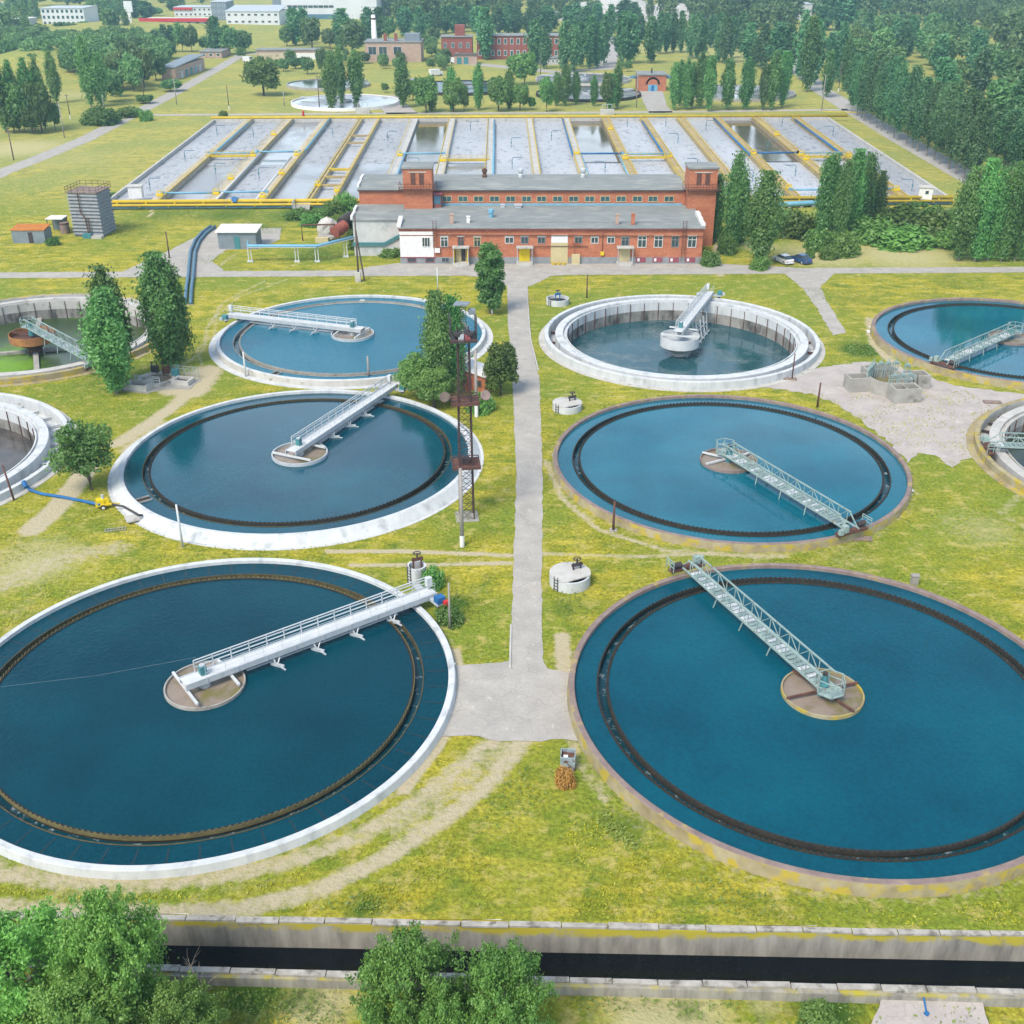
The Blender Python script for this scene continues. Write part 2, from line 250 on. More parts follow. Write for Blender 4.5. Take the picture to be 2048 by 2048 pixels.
M = dict(
 grass=grass_mat(),
 road=asphalt_mat('worn_asphalt', (.365,.345,.31), (.295,.28,.255), (.46,.43,.385)),
 gravel=asphalt_mat('grey_gravel', (.40,.365,.335), (.33,.30,.28), (.53,.50,.45)),
 white=pm('white_painted_concrete', (.52,.54,.545), (.43,.455,.465), 1.2, c3=(.27,.295,.30), s3=.7, t3=(.53,.74), stretch=(1,1,.35)),
 whiteap=pm('white_apron', (.52,.53,.53), (.40,.42,.42), .8, c3=(.24,.26,.24), s3=1.2, t3=(.6,.75)),
 conc=pm('grey_concrete', (.34,.33,.30), (.25,.24,.215), .7, c3=(.16,.155,.13), s3=1.0, bump=.2),
 pconc=pm('pale_concrete', (.46,.45,.42), (.36,.355,.33), .6, c3=(.22,.21,.18), s3=.9),
 rust=pm('rusty_rim', (.24,.185,.165), (.17,.125,.115), 1.0, c3=(.32,.25,.10), s3=.7, t3=(.56,.68)),
 lichen=pm('lichen_concrete', (.34,.30,.19), (.22,.18,.10), .6, c3=(.37,.29,.04), s3=.8, t3=(.5,.62)),
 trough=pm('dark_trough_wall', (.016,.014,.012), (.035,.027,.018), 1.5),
 blackweir=pm('black_weir_plate', (.022,.022,.02), (.04,.036,.028), 2.0),
 weir=pm('brown_weir_plate', (.05,.042,.025), (.10,.085,.035), 2.0),
 weirtan=pm('tan_weir_plate', (.16,.14,.06), (.10,.085,.04), 2.0),
 wA=water_mat('deep_teal_water', (.0006,.044,.066), (.0003,.029,.047), bump=.4, bsc=3.0, spec=.25),
 wB=water_mat('clear_teal_water', (.001,.072,.108), (.0006,.05,.08), bump=.35, bsc=3.0, spec=.3),
 wC=water_mat('blue_teal_water', (.0008,.064,.098), (.0004,.040,.065), bump=.10, spec=1.0),
 wE=water_mat('bright_blue_water', (.001,.115,.18), (.001,.10,.16), bump=.7, bsc=4.0, spec=.3),
 wD=water_mat('calm_blue_water', (.003,.115,.165), (.0015,.075,.115), rough=.03, bump=.03, spec=1.0),
 wF=water_mat('murky_teal_water', (.022,.075,.09), (.016,.058,.072), foam=.6, foamc=(.20,.225,.215), fsc=.16, flo=.50, fhi=.72),
 wH=water_mat('murky_brown_water', (.07,.068,.066), (.05,.048,.046), foam=.5, foamc=(.22,.17,.15), fsc=.18),
 wI=water_mat('algae_water', (.045,.072,.02), (.03,.055,.022), rough=.3, foam=.8, foamc=(.15,.31,.012), fsc=.06, flo=.48, fhi=.62),
 wJ=water_mat('olive_water', (.035,.05,.03), (.025,.04,.028), rough=.1),
 wT=water_mat('trough_water', (.003,.045,.065), (.003,.035,.05), rough=.15, foam=.8, foamc=(.42,.48,.50), fsc=1.1, flo=.55, fhi=.68, bump=.3),
 wcan=water_mat('black_canal_water', (.004,.006,.008), (.004,.005,.007), rough=.05, bump=.05, spec=.35),
 foam=water_mat('foaming_water', (.34,.35,.365), (.27,.28,.295), rough=.45, foam=.9, foamc=(.15,.16,.18), fsc=1.0, flo=.53, fhi=.63, bump=.5, stretch=(.8,.32,1)),
 foam2=water_mat('pale_foaming_water', (.40,.41,.43), (.33,.345,.365), rough=.4, foam=.85, foamc=(.20,.21,.23), fsc=1.0, flo=.54, fhi=.64, bump=.4, stretch=(.8,.32,1)),
 still=water_mat('still_grey_water', (.20,.205,.215), (.17,.175,.185), rough=.12, bump=.1),
 dark=water_mat('still_dark_reflection', (.10,.082,.065), (.085,.07,.058), rough=.06, bump=.06),  # dark reflection in the still lanes, put into the water colour
 sludge=pm('brown_sludge', (.25,.205,.165), (.19,.15,.12), .5, rough=.25, c3=(.15,.135,.05), s3=.5, t3=(.52,.64)),
 grey=pm('pale_grey_steel', (.45,.48,.50), (.36,.40,.43), 1.5, rough=.5, metal=.1),
 wsteel=pm('white_steel', (.54,.56,.57), (.45,.48,.49), 1.0, rough=.5, c3=(.38,.36,.33), s3=2, t3=(.62,.75)),
 green=pm('pale_green_steel', (.27,.36,.34), (.20,.27,.26), 1.4, rough=.6, c3=(.17,.10,.065), s3=2.0, t3=(.6,.7)),
 teal=pm('teal_paint', (.06,.22,.24), (.045,.16,.18), 2, rough=.5),
 rustorange=pm('orange_rusty_drum', (.36,.17,.05), (.24,.10,.045), .8, c3=(.16,.07,.05), s3=1.2),
 rsteel=pm('rusty_steel', (.13,.06,.042), (.075,.035,.03), 2, rough=.8, c3=(.20,.11,.06)),
 maststeel=pm('dark_rusty_mast', (.048,.028,.032), (.07,.04,.038), 1.5, rough=.7),
 dsteel=pm('dark_steel', (.035,.033,.038), (.06,.045,.045), 2, rough=.6),
 yellow=pm('yellow_paint', (.52,.38,.022), (.42,.30,.03), .6, rough=.6, c3=(.33,.26,.09), s3=.5, t3=(.55,.75)),
 cream=pm('cream_concrete', (.48,.43,.32), (.38,.33,.24), .5, c3=(.30,.22,.10), s3=.35, t3=(.55,.7)),
 ochre=pm('ochre_walkway', (.36,.285,.155), (.27,.21,.12), .4, c3=(.42,.34,.10), s3=.3, t3=(.52,.68)),
 blue=pm('light_blue_pipe', (.16,.36,.48), (.12,.29,.41), .8, rough=.5),
 dblue=pm('strong_blue_paint', (.02,.13,.33), (.015,.10,.26), 1, rough=.5),
 sblue=pm('slate_blue_pipe', (.09,.18,.25), (.06,.13,.19), .6, rough=.6),
 brick=pm('orange_brick', (.42,.155,.080), (.32,.105,.055), .55, c3=(.47,.21,.13), s3=3.2, t3=(.5,.7), stretch=(1,1,2.4)),
 brickd=pm('dark_red_brick', (.26,.075,.055), (.19,.055,.042), .8, c3=(.33,.14,.10), s3=3, t3=(.5,.7)),
 plaster=pm('white_plaster', (.50,.51,.51), (.40,.42,.43), .5, c3=(.30,.33,.345), s3=.45, t3=(.55,.72)),
 wtile=pm('white_tile', (.68,.68,.67), (.60,.60,.60), 1.5, rough=.5),
 plinth=pm('grey_plinth', (.25,.26,.27), (.19,.20,.21), .8),
 felt=pm('grey_roof_felt', (.215,.232,.225), (.17,.19,.187), .35, c3=(.27,.28,.265), s3=.25, t3=(.5,.7), stretch=(1,2,1)),
 glass=pm('dark_window_glass', (.03,.045,.055), (.05,.075,.085), 1.2, rough=.08, spec=.6),
 tglass=pm('teal_window_glass', (.04,.11,.125), (.03,.07,.08), .7, rough=.15, spec=.6),
 wframe=pm('white_window_frame', (.66,.66,.65), (.58,.58,.58), 1, rough=.5),
 mauve=pm('mauve_boards', (.28,.075,.09), (.22,.06,.08), 1.2),
 yellowd=pm('bright_yellow_paint', (.66,.49,.01), (.58,.42,.012), 1, rough=.5),
 creamd=pm('cream_paint', (.50,.43,.24), (.44,.37,.21), 1),
 bark=pm('bark', (.11,.085,.06), (.07,.055,.042), 3, stretch=(1,1,.3)),
 pbark=pm('pale_bark', (.24,.22,.19), (.15,.135,.12), 2, stretch=(1,1,.3)),
 poleg=pm('grey_concrete_pole', (.30,.28,.26), (.23,.215,.20), 1),
 wood=pm('weathered_wood', (.13,.10,.085), (.085,.07,.06), 2),
 orange=pm('orange_roof', (.45,.17,.02), (.34,.12,.03), 1),
 slate=pm('blue_grey_sheet', (.19,.23,.26), (.15,.18,.21), 1, rough=.6),
 louvre=pm('grey_louvre', (.24,.25,.26), (.17,.18,.195), 1),
 pink=pm('pinkish_brick', (.42,.30,.24), (.34,.24,.19), .6),
 red=pm('bright_red_paint', (.50,.03,.03), None, 1, rough=.5),
 farwhite=pm('white_cladding', (.60,.62,.64), (.54,.56,.58), .1, rough=.6),
 pop=leaf_mat('poplar_leaves', (.062,.158,.042), (.092,.21,.052), (.15,.275,.066)),
 popfar=leaf_mat('dark_poplar_leaves', (.046,.128,.050), (.068,.165,.060), (.105,.21,.068)),
 dec=leaf_mat('broadleaf_leaves', (.070,.155,.036), (.105,.205,.048), (.16,.26,.064)),
 decfar=leaf_mat('far_broadleaf_leaves', (.068,.150,.048), (.105,.195,.058), (.155,.24,.075)),
 acacia=leaf_mat('fresh_green_leaves', (.090,.215,.046), (.14,.29,.06), (.22,.38,.085)),
 hedge=leaf_mat('hedge_leaves', (.075,.165,.034), (.11,.21,.045), (.15,.26,.06)),
 tuft=leaf_mat('grass_tufts', (.145,.195,.012), (.26,.26,.016), (.34,.305,.03)),
 weed=leaf_mat('weed_leaves', (.10,.18,.03), (.15,.22,.04), (.22,.26,.05)),
 drybush=leaf_mat('dry_brown_leaves', (.24,.10,.04), (.30,.14,.05), (.36,.20,.08)),
)
# ------------------------------------------------------------------ ground
def lerp_line(p, q, x): return p[1]+(q[1]-p[1])*(x-p[0])/(q[0]-p[0])
CF = (D(310,1735), D(1932,1765)); CN = (D(400,1825,-.5), D(1932,1866,-.5)); ZN = -1.3
TANKS = {'A':(-23.23,67.69,.6), 'B':(23.22,66.69,1.0), 'C':(-23.2,109.54,.9), 'D':(23.36,107.87,.8), 'E':(-22.66,150.32,.8),
         'F':(23.87,150.06,1.0), 'G':(70.3,148.8,.9), 'J':(70.5,108.1,.8), 'I':(-68.5,150.9,.8), 'H':(-68.4,108.9,.8)}
TC = {k:(x*(50-z)/50, y*(50-z)/50, z) for k,(x,y,z) in TANKS.items()}
BACK = [('a',D(652,196),17.5),('b',D(620,162),15),('c',D(870,168),19),('d',D(1100,152),18.0),('e',D(1110,180),18.0),('f',D(1390,178),20)]
def pl(pts): return [tuple(D(x,y))[:2] for x,y in pts]
TRACKS = [  # polyline, half width, strength
 (pl([(-60,1640),(100,1660),(260,1668),(400,1655),(540,1628),(680,1578),(790,1510),(870,1445),(930,1400)]), 1.0, .58),
 (pl([(-60,1708),(120,1722),(300,1724),(460,1715),(600,1680),(740,1610),(860,1530),(930,1470),(985,1400)]), .95, .62),
 (pl([(760,1560),(850,1490),(920,1430),(950,1400)]), 1.5, .5),
 (pl([(-40,1120),(60,1080),(140,1045),(220,1035)]), 2.2, .5), (pl([(-40,1010),(40,960),(100,900)]), 1.2, .3),
 (pl([(60,1000),(110,955),(150,905),(165,880)]), 1.3, .9), (pl([(220,838),(280,800),(330,765),(360,735)]), 1.3, .7), (pl([(240,850),(300,800)]), 1.3, .6),
 (pl([(356,745),(345,690),(385,660),(390,620),(420,570),(500,530)]), .5, .5), (pl([(385,700),(372,660),(405,630),(410,595),(450,560),(540,528)]), .45, .5),
 (pl([(330,735),(390,700),(360,740)]), 2.4, .8),
 (pl([(620,1040),(760,1040),(965,1048)]), .45, .75), (pl([(660,1066),(800,1066),(965,1062)]), .45, .7),
 (pl([(1015,1045),(1200,1050),(1330,1046),(1480,1050)]), .5, .55), (pl([(1018,742),(1150,748),(1260,750)]), .4, .5),
 (pl([(1640,1020),(1720,960),(1740,900),(1700,850)]), .9, .35), (pl([(1700,1050),(1810,960),(1840,930)]), .9, .35),
 (pl([(1932,930),(1890,965),(1935,1000)]), .9, .45),
 (pl([(1075,1290),(1065,1360),(1090,1440),(1140,1510)]), .6, .5), (pl([(1140,1510),(1240,1600),(1400,1668),(1600,1700),(1800,1690),(1960,1640)]), .45, .38),
 (pl([(1030,870),(1060,940),(1130,1000),(1260,1040),(1430,1050)]), .5, .6), (pl([(1060,1200),(1065,1290)]), .8, .7),
 (pl([(858,1230),(868,1300),(830,1400),(760,1490)]), .6, .8), (pl([(400,510),(430,490),(445,478)]), .8, .5), (pl([(1420,1060),(1640,1010)]), .6, .4),
 (pl([(1440,735),(1500,690),(1560,640),(1560,600)]), .7, .4), (pl([(1640,600),(1648,650),(1700,700),(1800,735)]), .8, .7),
 (pl([(480,390),(520,400),(560,420)]), 1.2, .4), (pl([(290,392),(282,410)]), .5, .8), (pl([(1350,470),(1360,520)]), .9, .6), (pl([(1370,440),(1352,470)]), 1.0, .7)]
LUSH = [((1625,660),3.6,1.0),((300,405),9,.5),((430,405),9,.6),((560,405),9,.7),((480,430),6,.6),((640,410),5,.8),((600,480),7,.55),((680,480),4,.5),((250,440),6,.35),
 ((1080,830),3,.5),((1060,1150),2.5,.5),((1230,610),3,.4),((860,1140),2,.8),((215,700),4,.5),((1400,1700),4,.35),((1090,1230),2,.5),((960,1500),3,.25),((1180,1560),2.5,.55),
 ((500,1700),2,.5),((690,1715),1.6,.7),((700,1450),3,.5),((850,1500),2.5,.4),((1580,1700),3,.35),((930,560),2.5,.7),((900,740),3,.6),((1440,520),4,.4),((1800,530),9,.45),((1600,560),6,.4),
 ((1900,480),6,.4),((1380,470),5,.6),((1330,470),3,.6),((180,720),4,.4),((220,330),14,.3),((1700,640),5,.4),((960,1460),3,.4),((1030,1000),2,.4),((1800,1900),2,.7),((480,1870),3,.8),((1100,1858),2,.6),
 ((570,1880),2,.6),((1300,1905),1.2,.6),((1560,1890),2.5,.9),((400,500),4,.3)]
DRY = [((600,1890),2.6,.9),((1250,1900),4,1.0),((1450,1880),2.2,.6),((60,1060),6,.7),((40,1150),4,.4),((1560,480),12,.8),((1700,480),14,.8),((120,300),40,.5),((30,280),22,.8),((220,360),16,.4),
 ((1600,1050),5,.4),((1850,1000),6,.5),((820,1100),4,.25),((1300,1075),4,.4),((450,1640),5,.4),((200,1640),6,.5),((1430,465),5,.8),((330,700),5,.4),((1200,1750),7,.3),((1500,640),5,.35),
 ((1280,90),60,.6),((1420,110),60,.6),((1600,140),40,.5),((80,95),60,.6),((550,135),40,.4),((140,180),25,.6),((900,1230),3,.3),((1740,720),7,.3)]
def axis(segs):
    out = []
    for a, b, st in segs:
        n = max(1, round((b-a)/st)); out += [a+(b-a)*i/n for i in range(n)]
    return np.array(out+[segs[-1][1]])
def hill(X, Y):
    z = np.zeros_like(X)
    for (px,py), r, h in (((100,118),26,5),((60,125),22,3),((200,60),60,4),((1060,20),26,3),):
        p = D(px,py); z += h*np.exp(-((X-p.x)**2+(Y-p.y)**2*.6)/(r*r))
    return z
def ground():
    xs = axis([(-2600,-900,170),(-900,-300,40),(-300,-92,7),(-92,-48,.9),(-48,48,.42),(48,92,.9),(92,300,7),(300,900,40),(900,2600,170)])
    ys = axis([(-60,30,6),(30,100,.42),(100,182,.62),(182,240,1.6),(240,420,5),(420,1000,16),(1000,3600,130)])
    X, Y = np.meshgrid(xs, ys); shp = X.shape
    farl = CF[0].y+(CF[1].y-CF[0].y)*(X-CF[0].x)/(CF[1].x-CF[0].x); nearl = CN[0].y+(CN[1].y-CN[0].y)*(X-CN[0].x)/(CN[1].x-CN[0].x)
    Zc = np.where(Y < (farl+nearl)/2, ZN, 0.0)+hill(X, Y)
    Zc = Zc+np.where(Y < nearl-1.2, .25*np.sin(X*.7)*np.sin(Y*.9+1), 0)
    def segd(P, Q):
        dx, dy = Q[0]-P[0], Q[1]-P[1]; t = np.clip(((X-P[0])*dx+(Y-P[1])*dy)/(dx*dx+dy*dy+1e-9), 0, 1)
        return np.hypot(X-P[0]-t*dx, Y-P[1]-t*dy)
    dirt = np.zeros(shp)
    for pts, w, s in TRACKS:
        d = np.full(shp, 1e9)
        for a, b in zip(pts, pts[1:]): d = np.minimum(d, segd(a, b))
        dirt = np.maximum(dirt, s*np.clip(1.35-.85*d/w, 0, 1)*(d < w*2.5))
    for k, (cx, cy, z) in TC.items():
        d = np.hypot(X-cx, Y-cy)-19.2; dirt = np.maximum(dirt, np.where(d > -1.5, .40*np.clip(1-d/1.2, 0, 1), 0))
    def blob(lst, asp=1.0):
        a = np.zeros(shp)
        for (px,py), r, s in lst:
            p = D(px, py, 0 if py < 1800 else ZN); a = np.maximum(a, s*np.exp(-(((X-p.x)/r)**2+((Y-p.y)/r*asp)**2)))
        return a
    lush = blob(LUSH); dry = blob(DRY)
    dry = np.maximum(dry, np.clip((Y-120)/330, 0, .42))
    keep = np.ones((shp[0]-1, shp[1]-1), bool)
    cx = (X[:-1,:-1]+X[1:,1:])/2; cy = (Y[:-1,:-1]+Y[1:,1:])/2
    for k, (tx, ty, z) in TC.items(): keep &= np.hypot(cx-tx, cy-ty) > (18.62 if k not in 'FHIJ' else 18.6)
    fl = CF[0].y+(CF[1].y-CF[0].y)*(cx-CF[0].x)/(CF[1].x-CF[0].x); nl = CN[0].y+(CN[1].y-CN[0].y)*(cx-CN[0].x)/(CN[1].x-CN[0].x)
    keep &= ~((cy < fl+.25) & (cy > nl-.35))
    idx = np.arange(shp[0]*shp[1]).reshape(shp)
    f = np.stack([idx[:-1,:-1], idx[:-1,1:], idx[1:,1:], idx[1:,:-1]], -1)[keep]
    me = bpy.data.meshes.new('ground'); nv = X.size
    me.vertices.add(nv); me.vertices.foreach_set('co', np.stack([X, Y, Zc], -1).ravel())
    me.loops.add(f.size); me.loops.foreach_set('vertex_index', f.ravel())
    me.polygons.add(len(f)); me.polygons.foreach_set('loop_start', np.arange(len(f))*4)
    ca = me.color_attributes.new('mask', 'FLOAT_COLOR', 'POINT')
    ca.data.foreach_set('color', np.stack([dirt, lush, dry, np.ones(shp)], -1).ravel())
    me.update(); me.validate(); me.materials.append(M['grass'])
    tag(link('ground', me), 'yellow green mown grass with worn dirt tracks all round the tanks', 'ground', None, 'structure')
ground()
# ------------------------------------------------------------------ roads and paving (sheets 2 cm above the ground)
def rough(poly, step=.7, j=.13, z=.02):
    out = []
    for i in range(len(poly)):
        a, b = Vector(poly[i]), Vector(poly[(i+1) % len(poly)]); n = max(1, int((b-a).length/step))
        for k in range(n): out.append(a+(b-a)*(k/n)+Vector((rng.uniform(-j,j), rng.uniform(-j,j))))
    return [(p.x, p.y, z) for p in out]
def sheet(name, poly, mat, label, j=.13, z=.02):
    from mathutils.geometry import tessellate_polygon
    pts = rough(poly, .7, j, z); tri = tessellate_polygon([[Vector(p) for p in pts]])
    mb = MB(); mb.v = pts
    for t in tri:
        a, b, c = (pts[i] for i in t)
        if (b[0]-a[0])*(c[1]-a[1])-(b[1]-a[1])*(c[0]-a[0]) < 0: t = (t[0], t[2], t[1])
        mb.f.append(tuple(t)); mb.m.append(0)
    return struct(name, mb, mat, label)
def strip(pts, w):
    P = [Vector(p) for p in pts]; Lf, Rt = [], []
    for i, p in enumerate(P):
        d = (P[min(i+1,len(P)-1)]-P[max(i-1,0)]).normalized(); n = Vector((-d.y, d.x)); Lf.append(tuple(p+n*w/2)); Rt.append(tuple(p-n*w/2))
    return Lf+Rt[::-1]
def ext(x, y): p = D(x, y); return (p.x, p.y)
a, b, c, d = ext(0,514), ext(1932,503.5), ext(1932,514), ext(0,525)
def push(p, q, k): return (p[0]+(p[0]-q[0])*k, p[1]+(p[1]-q[1])*k)
sheet('road', [push(a,b,.6), push(b,a,.6), push(c,d,.6), push(d,c,.6)][::-1], M['road'], 'grey asphalt road crossing the site in front of the long brick building')
sheet('forecourt', pl([(660,513),(700,503),(757,496),(1330,496),(1400,500),(1500,505),(1500,512),(1100,516),(1040,521),(1000,540),(957,540),(900,522),(860,519)]), M['road'], 'worn asphalt forecourt along the foot of the long brick building', z=.026)
sheet('path', pl([(957,532),(958,600),(967,720),(974,900),(968,1100),(962,1262),(1025,1262),(1022,1100),(1024,900),(1018,720),(1001,640),(995,532)]), M['road'], 'straight asphalt path running away between the two columns of round tanks', .08, z=.032)
sheet('plaza', pl([(850,1256),(962,1248),(1026,1248),(1036,1262),(1085,1272),(1105,1396),(1020,1398),(960,1400),(885,1388),(820,1392)]), M['road'], 'asphalt yard between the two nearest round tanks', z=.038)
sheet('side_path', pl([(1480,516),(1575,515),(1548,540),(1560,570),(1597,628),(1572,633),(1540,580),(1515,545)]), M['road'], 'short asphalt spur running down from the cross road on the right', z=.030)
sheet('gravel_yard', pl([(1440,730),(1520,700),(1565,690),(1640,682),(1720,700),(1800,728),(1940,745),(1940,752),(1860,790),(1842,860),(1790,880),(1765,858),(1735,855),(1712,875),(1680,835),(1600,775),(1540,745)]), M['gravel'], 'cracked grey hardstanding round the concrete chamber on the right', .3)
sheet('yard', pl([(215,520),(325,470),(398,432),(530,430),(528,452),(490,470),(428,471),(398,492),(425,512),(520,512),(525,519)]), M['road'], 'grey asphalt yard beside the small white hut on the left', z=.028)
sheet('left_road', strip(pl([(-120,385),(0,327),(80,296),(160,263),(215,235),(260,212),(330,175),(410,130),(455,104),(520,98)]), 5.2), M['road'], 'long grey road climbing diagonally across the field on the left')
sheet('right_road', strip(pl([(1488,80),(1500,125),(1550,170),(1622,215),(1700,262),(1830,335),(1900,375)]), 7.5), M['road'], 'grey road behind the right hand row of poplars')
sheet('back_road', strip(pl([(285,217),(450,216),(700,214),(1000,213),(1300,211),(1500,208),(1600,207)]), 3.4), M['gravel'], 'narrow pale track along the back edge of the basins')
sheet('back_yard', pl([(1205,170),(1250,170),(1258,200),(1270,212),(1225,214),(1215,195)]), M['road'], 'pale forecourt of the small brick pump house behind the basins')
sheet('back_lane', strip(pl([(1152,70),(1150,100),(1140,130),(1050,136),(870,118)]), 9), M['road'], 'pale lane passing the far red brick building')
sheet('far_left_lane', strip(pl([(760,215),(735,195),(742,180)]), 10), M['gravel'], 'short gravel lane between the far tanks')
sheet('far_right_road', strip(pl([(1825,85),(1895,130)]), 9), M['road'], 'bit of pale road showing between the trees far right')
sheet('rubble_paving', [tuple(D(x,y,ZN))[:2] for x,y in ((1660,1885),(1760,1878),(1850,1895),(1870,1945),(1640,1945))], M['gravel'], 'broken pale concrete paving below the canal in the corner', .12, ZN+.33)
# kerbs of the path
kb = MB()
for e in (pl([(995,560),(1001,640),(1016,700)]), pl([(962,1262),(964,1180)])):
    for p, q in zip(e, e[1:]): kb.bar((p[0],p[1],.06), (q[0],q[1],.06), .14, .14)
struct('kerb', kb, M['pconc'], 'pale concrete kerb stones edging the central path')
# ------------------------------------------------------------------ canal
def lichen_wall():
    m, N, L, b = newmat('stained_canal_wall'); b.inputs['Roughness'].default_value = .95
    v = coords(N, L, (1.1, 1.1, .22)); v2 = coords(N, L, (.42, .42, .5)); v3 = coords(N, L)
    col = mixc(N, L, ramp(N, L, noise(N, L, v, 1.0, 6, .65), .35, .68), (.33,.315,.27), (.15,.142,.125))
    sp = N.new('ShaderNodeSeparateXYZ'); L.new(v3, sp.inputs[0])
    mr = N.new('ShaderNodeMapRange'); mr.inputs['From Min'].default_value = -1.9; mr.inputs['From Max'].default_value = -.2; L.new(sp.outputs['Z'], mr.inputs['Value'])
    nz = N.new('ShaderNodeMath'); nz.operation = 'MULTIPLY'; L.new(mr.outputs[0], nz.inputs[0]); L.new(noise(N, L, v2, 1.1, 6, .7), nz.inputs[1])
    col = mixc(N, L, ramp(N, L, nz.outputs[0], .34, .46), col, (.36,.31,.025))
    col = mixc(N, L, ramp(N, L, noise(N, L, v3, .9, 7, .75), .66, .72), col, (.33,.32,.29))
    L.new(col, b.inputs['Base Color']); return m
M['canalwall'] = lichen_wall(); M['boxpaint'] = pm('faded_blue_paint', (.30,.37,.40), (.20,.26,.29), 2, c3=(.12,.07,.05), s3=2.5, t3=(.52,.62)); M['coping'] = pm('weathered_coping', (.40,.38,.345), (.26,.245,.215), 1.2, c3=(.15,.14,.115), s3=1.4, t3=(.52,.66))
def canal():
    fx = lambda x: CF[0].y+(CF[1].y-CF[0].y)*(x-CF[0].x)/(CF[1].x-CF[0].x)
    nx = lambda x: CN[0].y+(CN[1].y-CN[0].y)*(x-CN[0].x)/(CN[1].x-CN[0].x)
    for nm, fn, sgn, zt, lab in (('far', fx, 1, 0, 'tall concrete canal wall streaked with yellow lichen'), ('near', nx, -1, -.5, 'low concrete canal wall nearest the camera with broken coping')):
        t = thing('canal_wall', lab, 'wall', (0,0,0)); x0, x1 = -70, 75
        a, b = (x0, fn(x0)), (x1, fn(x1)); w = .55*sgn
        mb = MB(); mb.prism([(a[0],a[1]),(b[0],b[1]),(b[0],b[1]+w),(a[0],a[1]+w)][::sgn], -3.8, zt-.13)
        mb.build('wall', M['canalwall'], t)
        cp = MB(); x = x0
        while x < x1:
            l = rng.uniform(2.2, 3.0); y = fn(x+l/2)
            cp.box((x+l/2, y+w*.28+rng.uniform(-.05,.05), zt-.05+rng.uniform(-.015,.02)), (l-.06, .36+rng.uniform(-.07,.07), .13), rng.uniform(-.012,.012)-.0246); x += l
        cp.build('coping', M['coping'], t)
    mb = MB(); mb.quad((-70,nx(-70)-.2,-2.1),(75,nx(75)-.2,-2.1),(75,fx(75)+.2,-2.1),(-70,fx(-70)+.2,-2.1))
    struct('canal_water', mb, M['wcan'], 'black water in the concrete canal')
canal()
# ------------------------------------------------------------------ round tanks
def serr(R, z, h, n, th=.04):
    mb = MB(); m = n*4; pr = (0, .09, .09, 0)
    for i in range(m):
        a = 2*PI*i/m; zt = z+(.10 if i % 4 in (1, 2) else -.04)
        for r, zz in ((R, z-h), (R, zt), (R+th, zt), (R+th, z-h)): mb.v.append((r*math.cos(a), r*math.sin(a), zz))
    for i in range(m):
        j = (i+1) % m
        for k in range(4):
            k2 = (k+1) % 4; mb.f.append((i*4+k, j*4+k, j*4+k2, i*4+k2)); mb.m.append(0)
    return mb
def rim_prof(Ri, Ro, zr, skirt): return [(Ri,-1.6),(Ri,zr-.03),(Ri+.05,zr),(Ro-.05,zr),(Ro,zr-.04),(Ro+skirt,-.05),(Ro+skirt,-1.6)]
def clarifier(key, label, cat, rimm, skirtm, watm, weirm, Ri, Ro, skirt, apron, Rt, well_z=.32, wellm='conc', wellR=2.85, beams=None, sludge='sludge', group=None, seg=192):
    x, y, zr = TC[key]; zw = zr-.34
    t = thing('settling_tank', label, cat, (x, y, 0), 0, group)
    mb = MB(); mb.lathe(rim_prof(Ri, Ro, zr, skirt), seg, closed=True, mis=[0,0,0,0,1,1,1]); mb.build('rim_wall', [M[rimm], M[skirtm]], t)
    if apron: MB().lathe([(Ro+skirt-.1,.055),(Ro+skirt+apron,.045),(Ro+skirt+apron,-.1)][::-1], seg).build('apron', M['whiteap' if rimm == 'white' else 'pconc'], t)
    R2, R1 = Rt
    MB().lathe([(R2,-1.2),(R2,zw+.05),(R2+.07,zw+.05),(R2+.07,-1.2)][::-1], seg, closed=True).build('outer_trough_wall', M['weir' if key in 'AC' else 'trough' if key in 'BDG' else 'conc'], t)
    MB().lathe([(R1-.14,-1.2),(R1-.14,zw+.06),(R1,zw+.06),(R1,-1.2)][::-1], seg, closed=True).build('inner_trough_wall', M['trough' if key != 'E' else 'conc'], t)
    serr(R1+.005, zw+.10, .34, int(2*PI*R1/.42)).build('weir_plate', M[weirm], t)
    if key in 'BDG': serr(R2-.05, zw+.10, .34, int(2*PI*R2/.42)).build('weir_plate', M[weirm], t)
    wl = MB().lathe([(wellR,-.8),(wellR,zw+well_z),(wellR+.13,zw+well_z),(wellR+.13,-.8)][::-1], 96, closed=True).build('inlet_well', M[wellm], t, (0,0,0))
    MB().disc(wellR+.05, zw+.07, 96).build('sludge', M[sludge], wl)
    if beams:
        for ang, bm in beams:
            c, s = math.cos(ang), math.sin(ang); MB().bar((-c*wellR*1.04,-s*wellR*1.04,zw+well_z+.1),(c*wellR*1.04,s*wellR*1.04,zw+well_z+.1),.15,.16).build('cross_beam', M[bm], wl)
    mb = MB(); mb.ring(R2+.06, Ri+.05, zw, seg); mb.disc(R1-.07, zw, seg); mb.ring(R1-.05, R2+.05, zw-.45, seg, 1)
    wo = struct('water', mb, [M[watm], M['wT']], 'still water filling '+label.replace('round ', 'the ')[:70], (x, y, 0))
    if key == 'A':
        me = None
        for i in range(56):
            a = 2*PI*i/56
            if me is None:
                o = MB().bb(R2+.3, Ri-.15, -.07, .07, zw+.004, zw+.012).build('submerged_beam', M['subm'], t, None, a); me = o.data
            else: link('submerged_beam', me, t, None, a)
    return t, zw
M['subm'] = pm('submerged_beam', (.008,.034,.046), (.014,.03,.036), 1.5, rough=.2)
RA = 18.41*.988
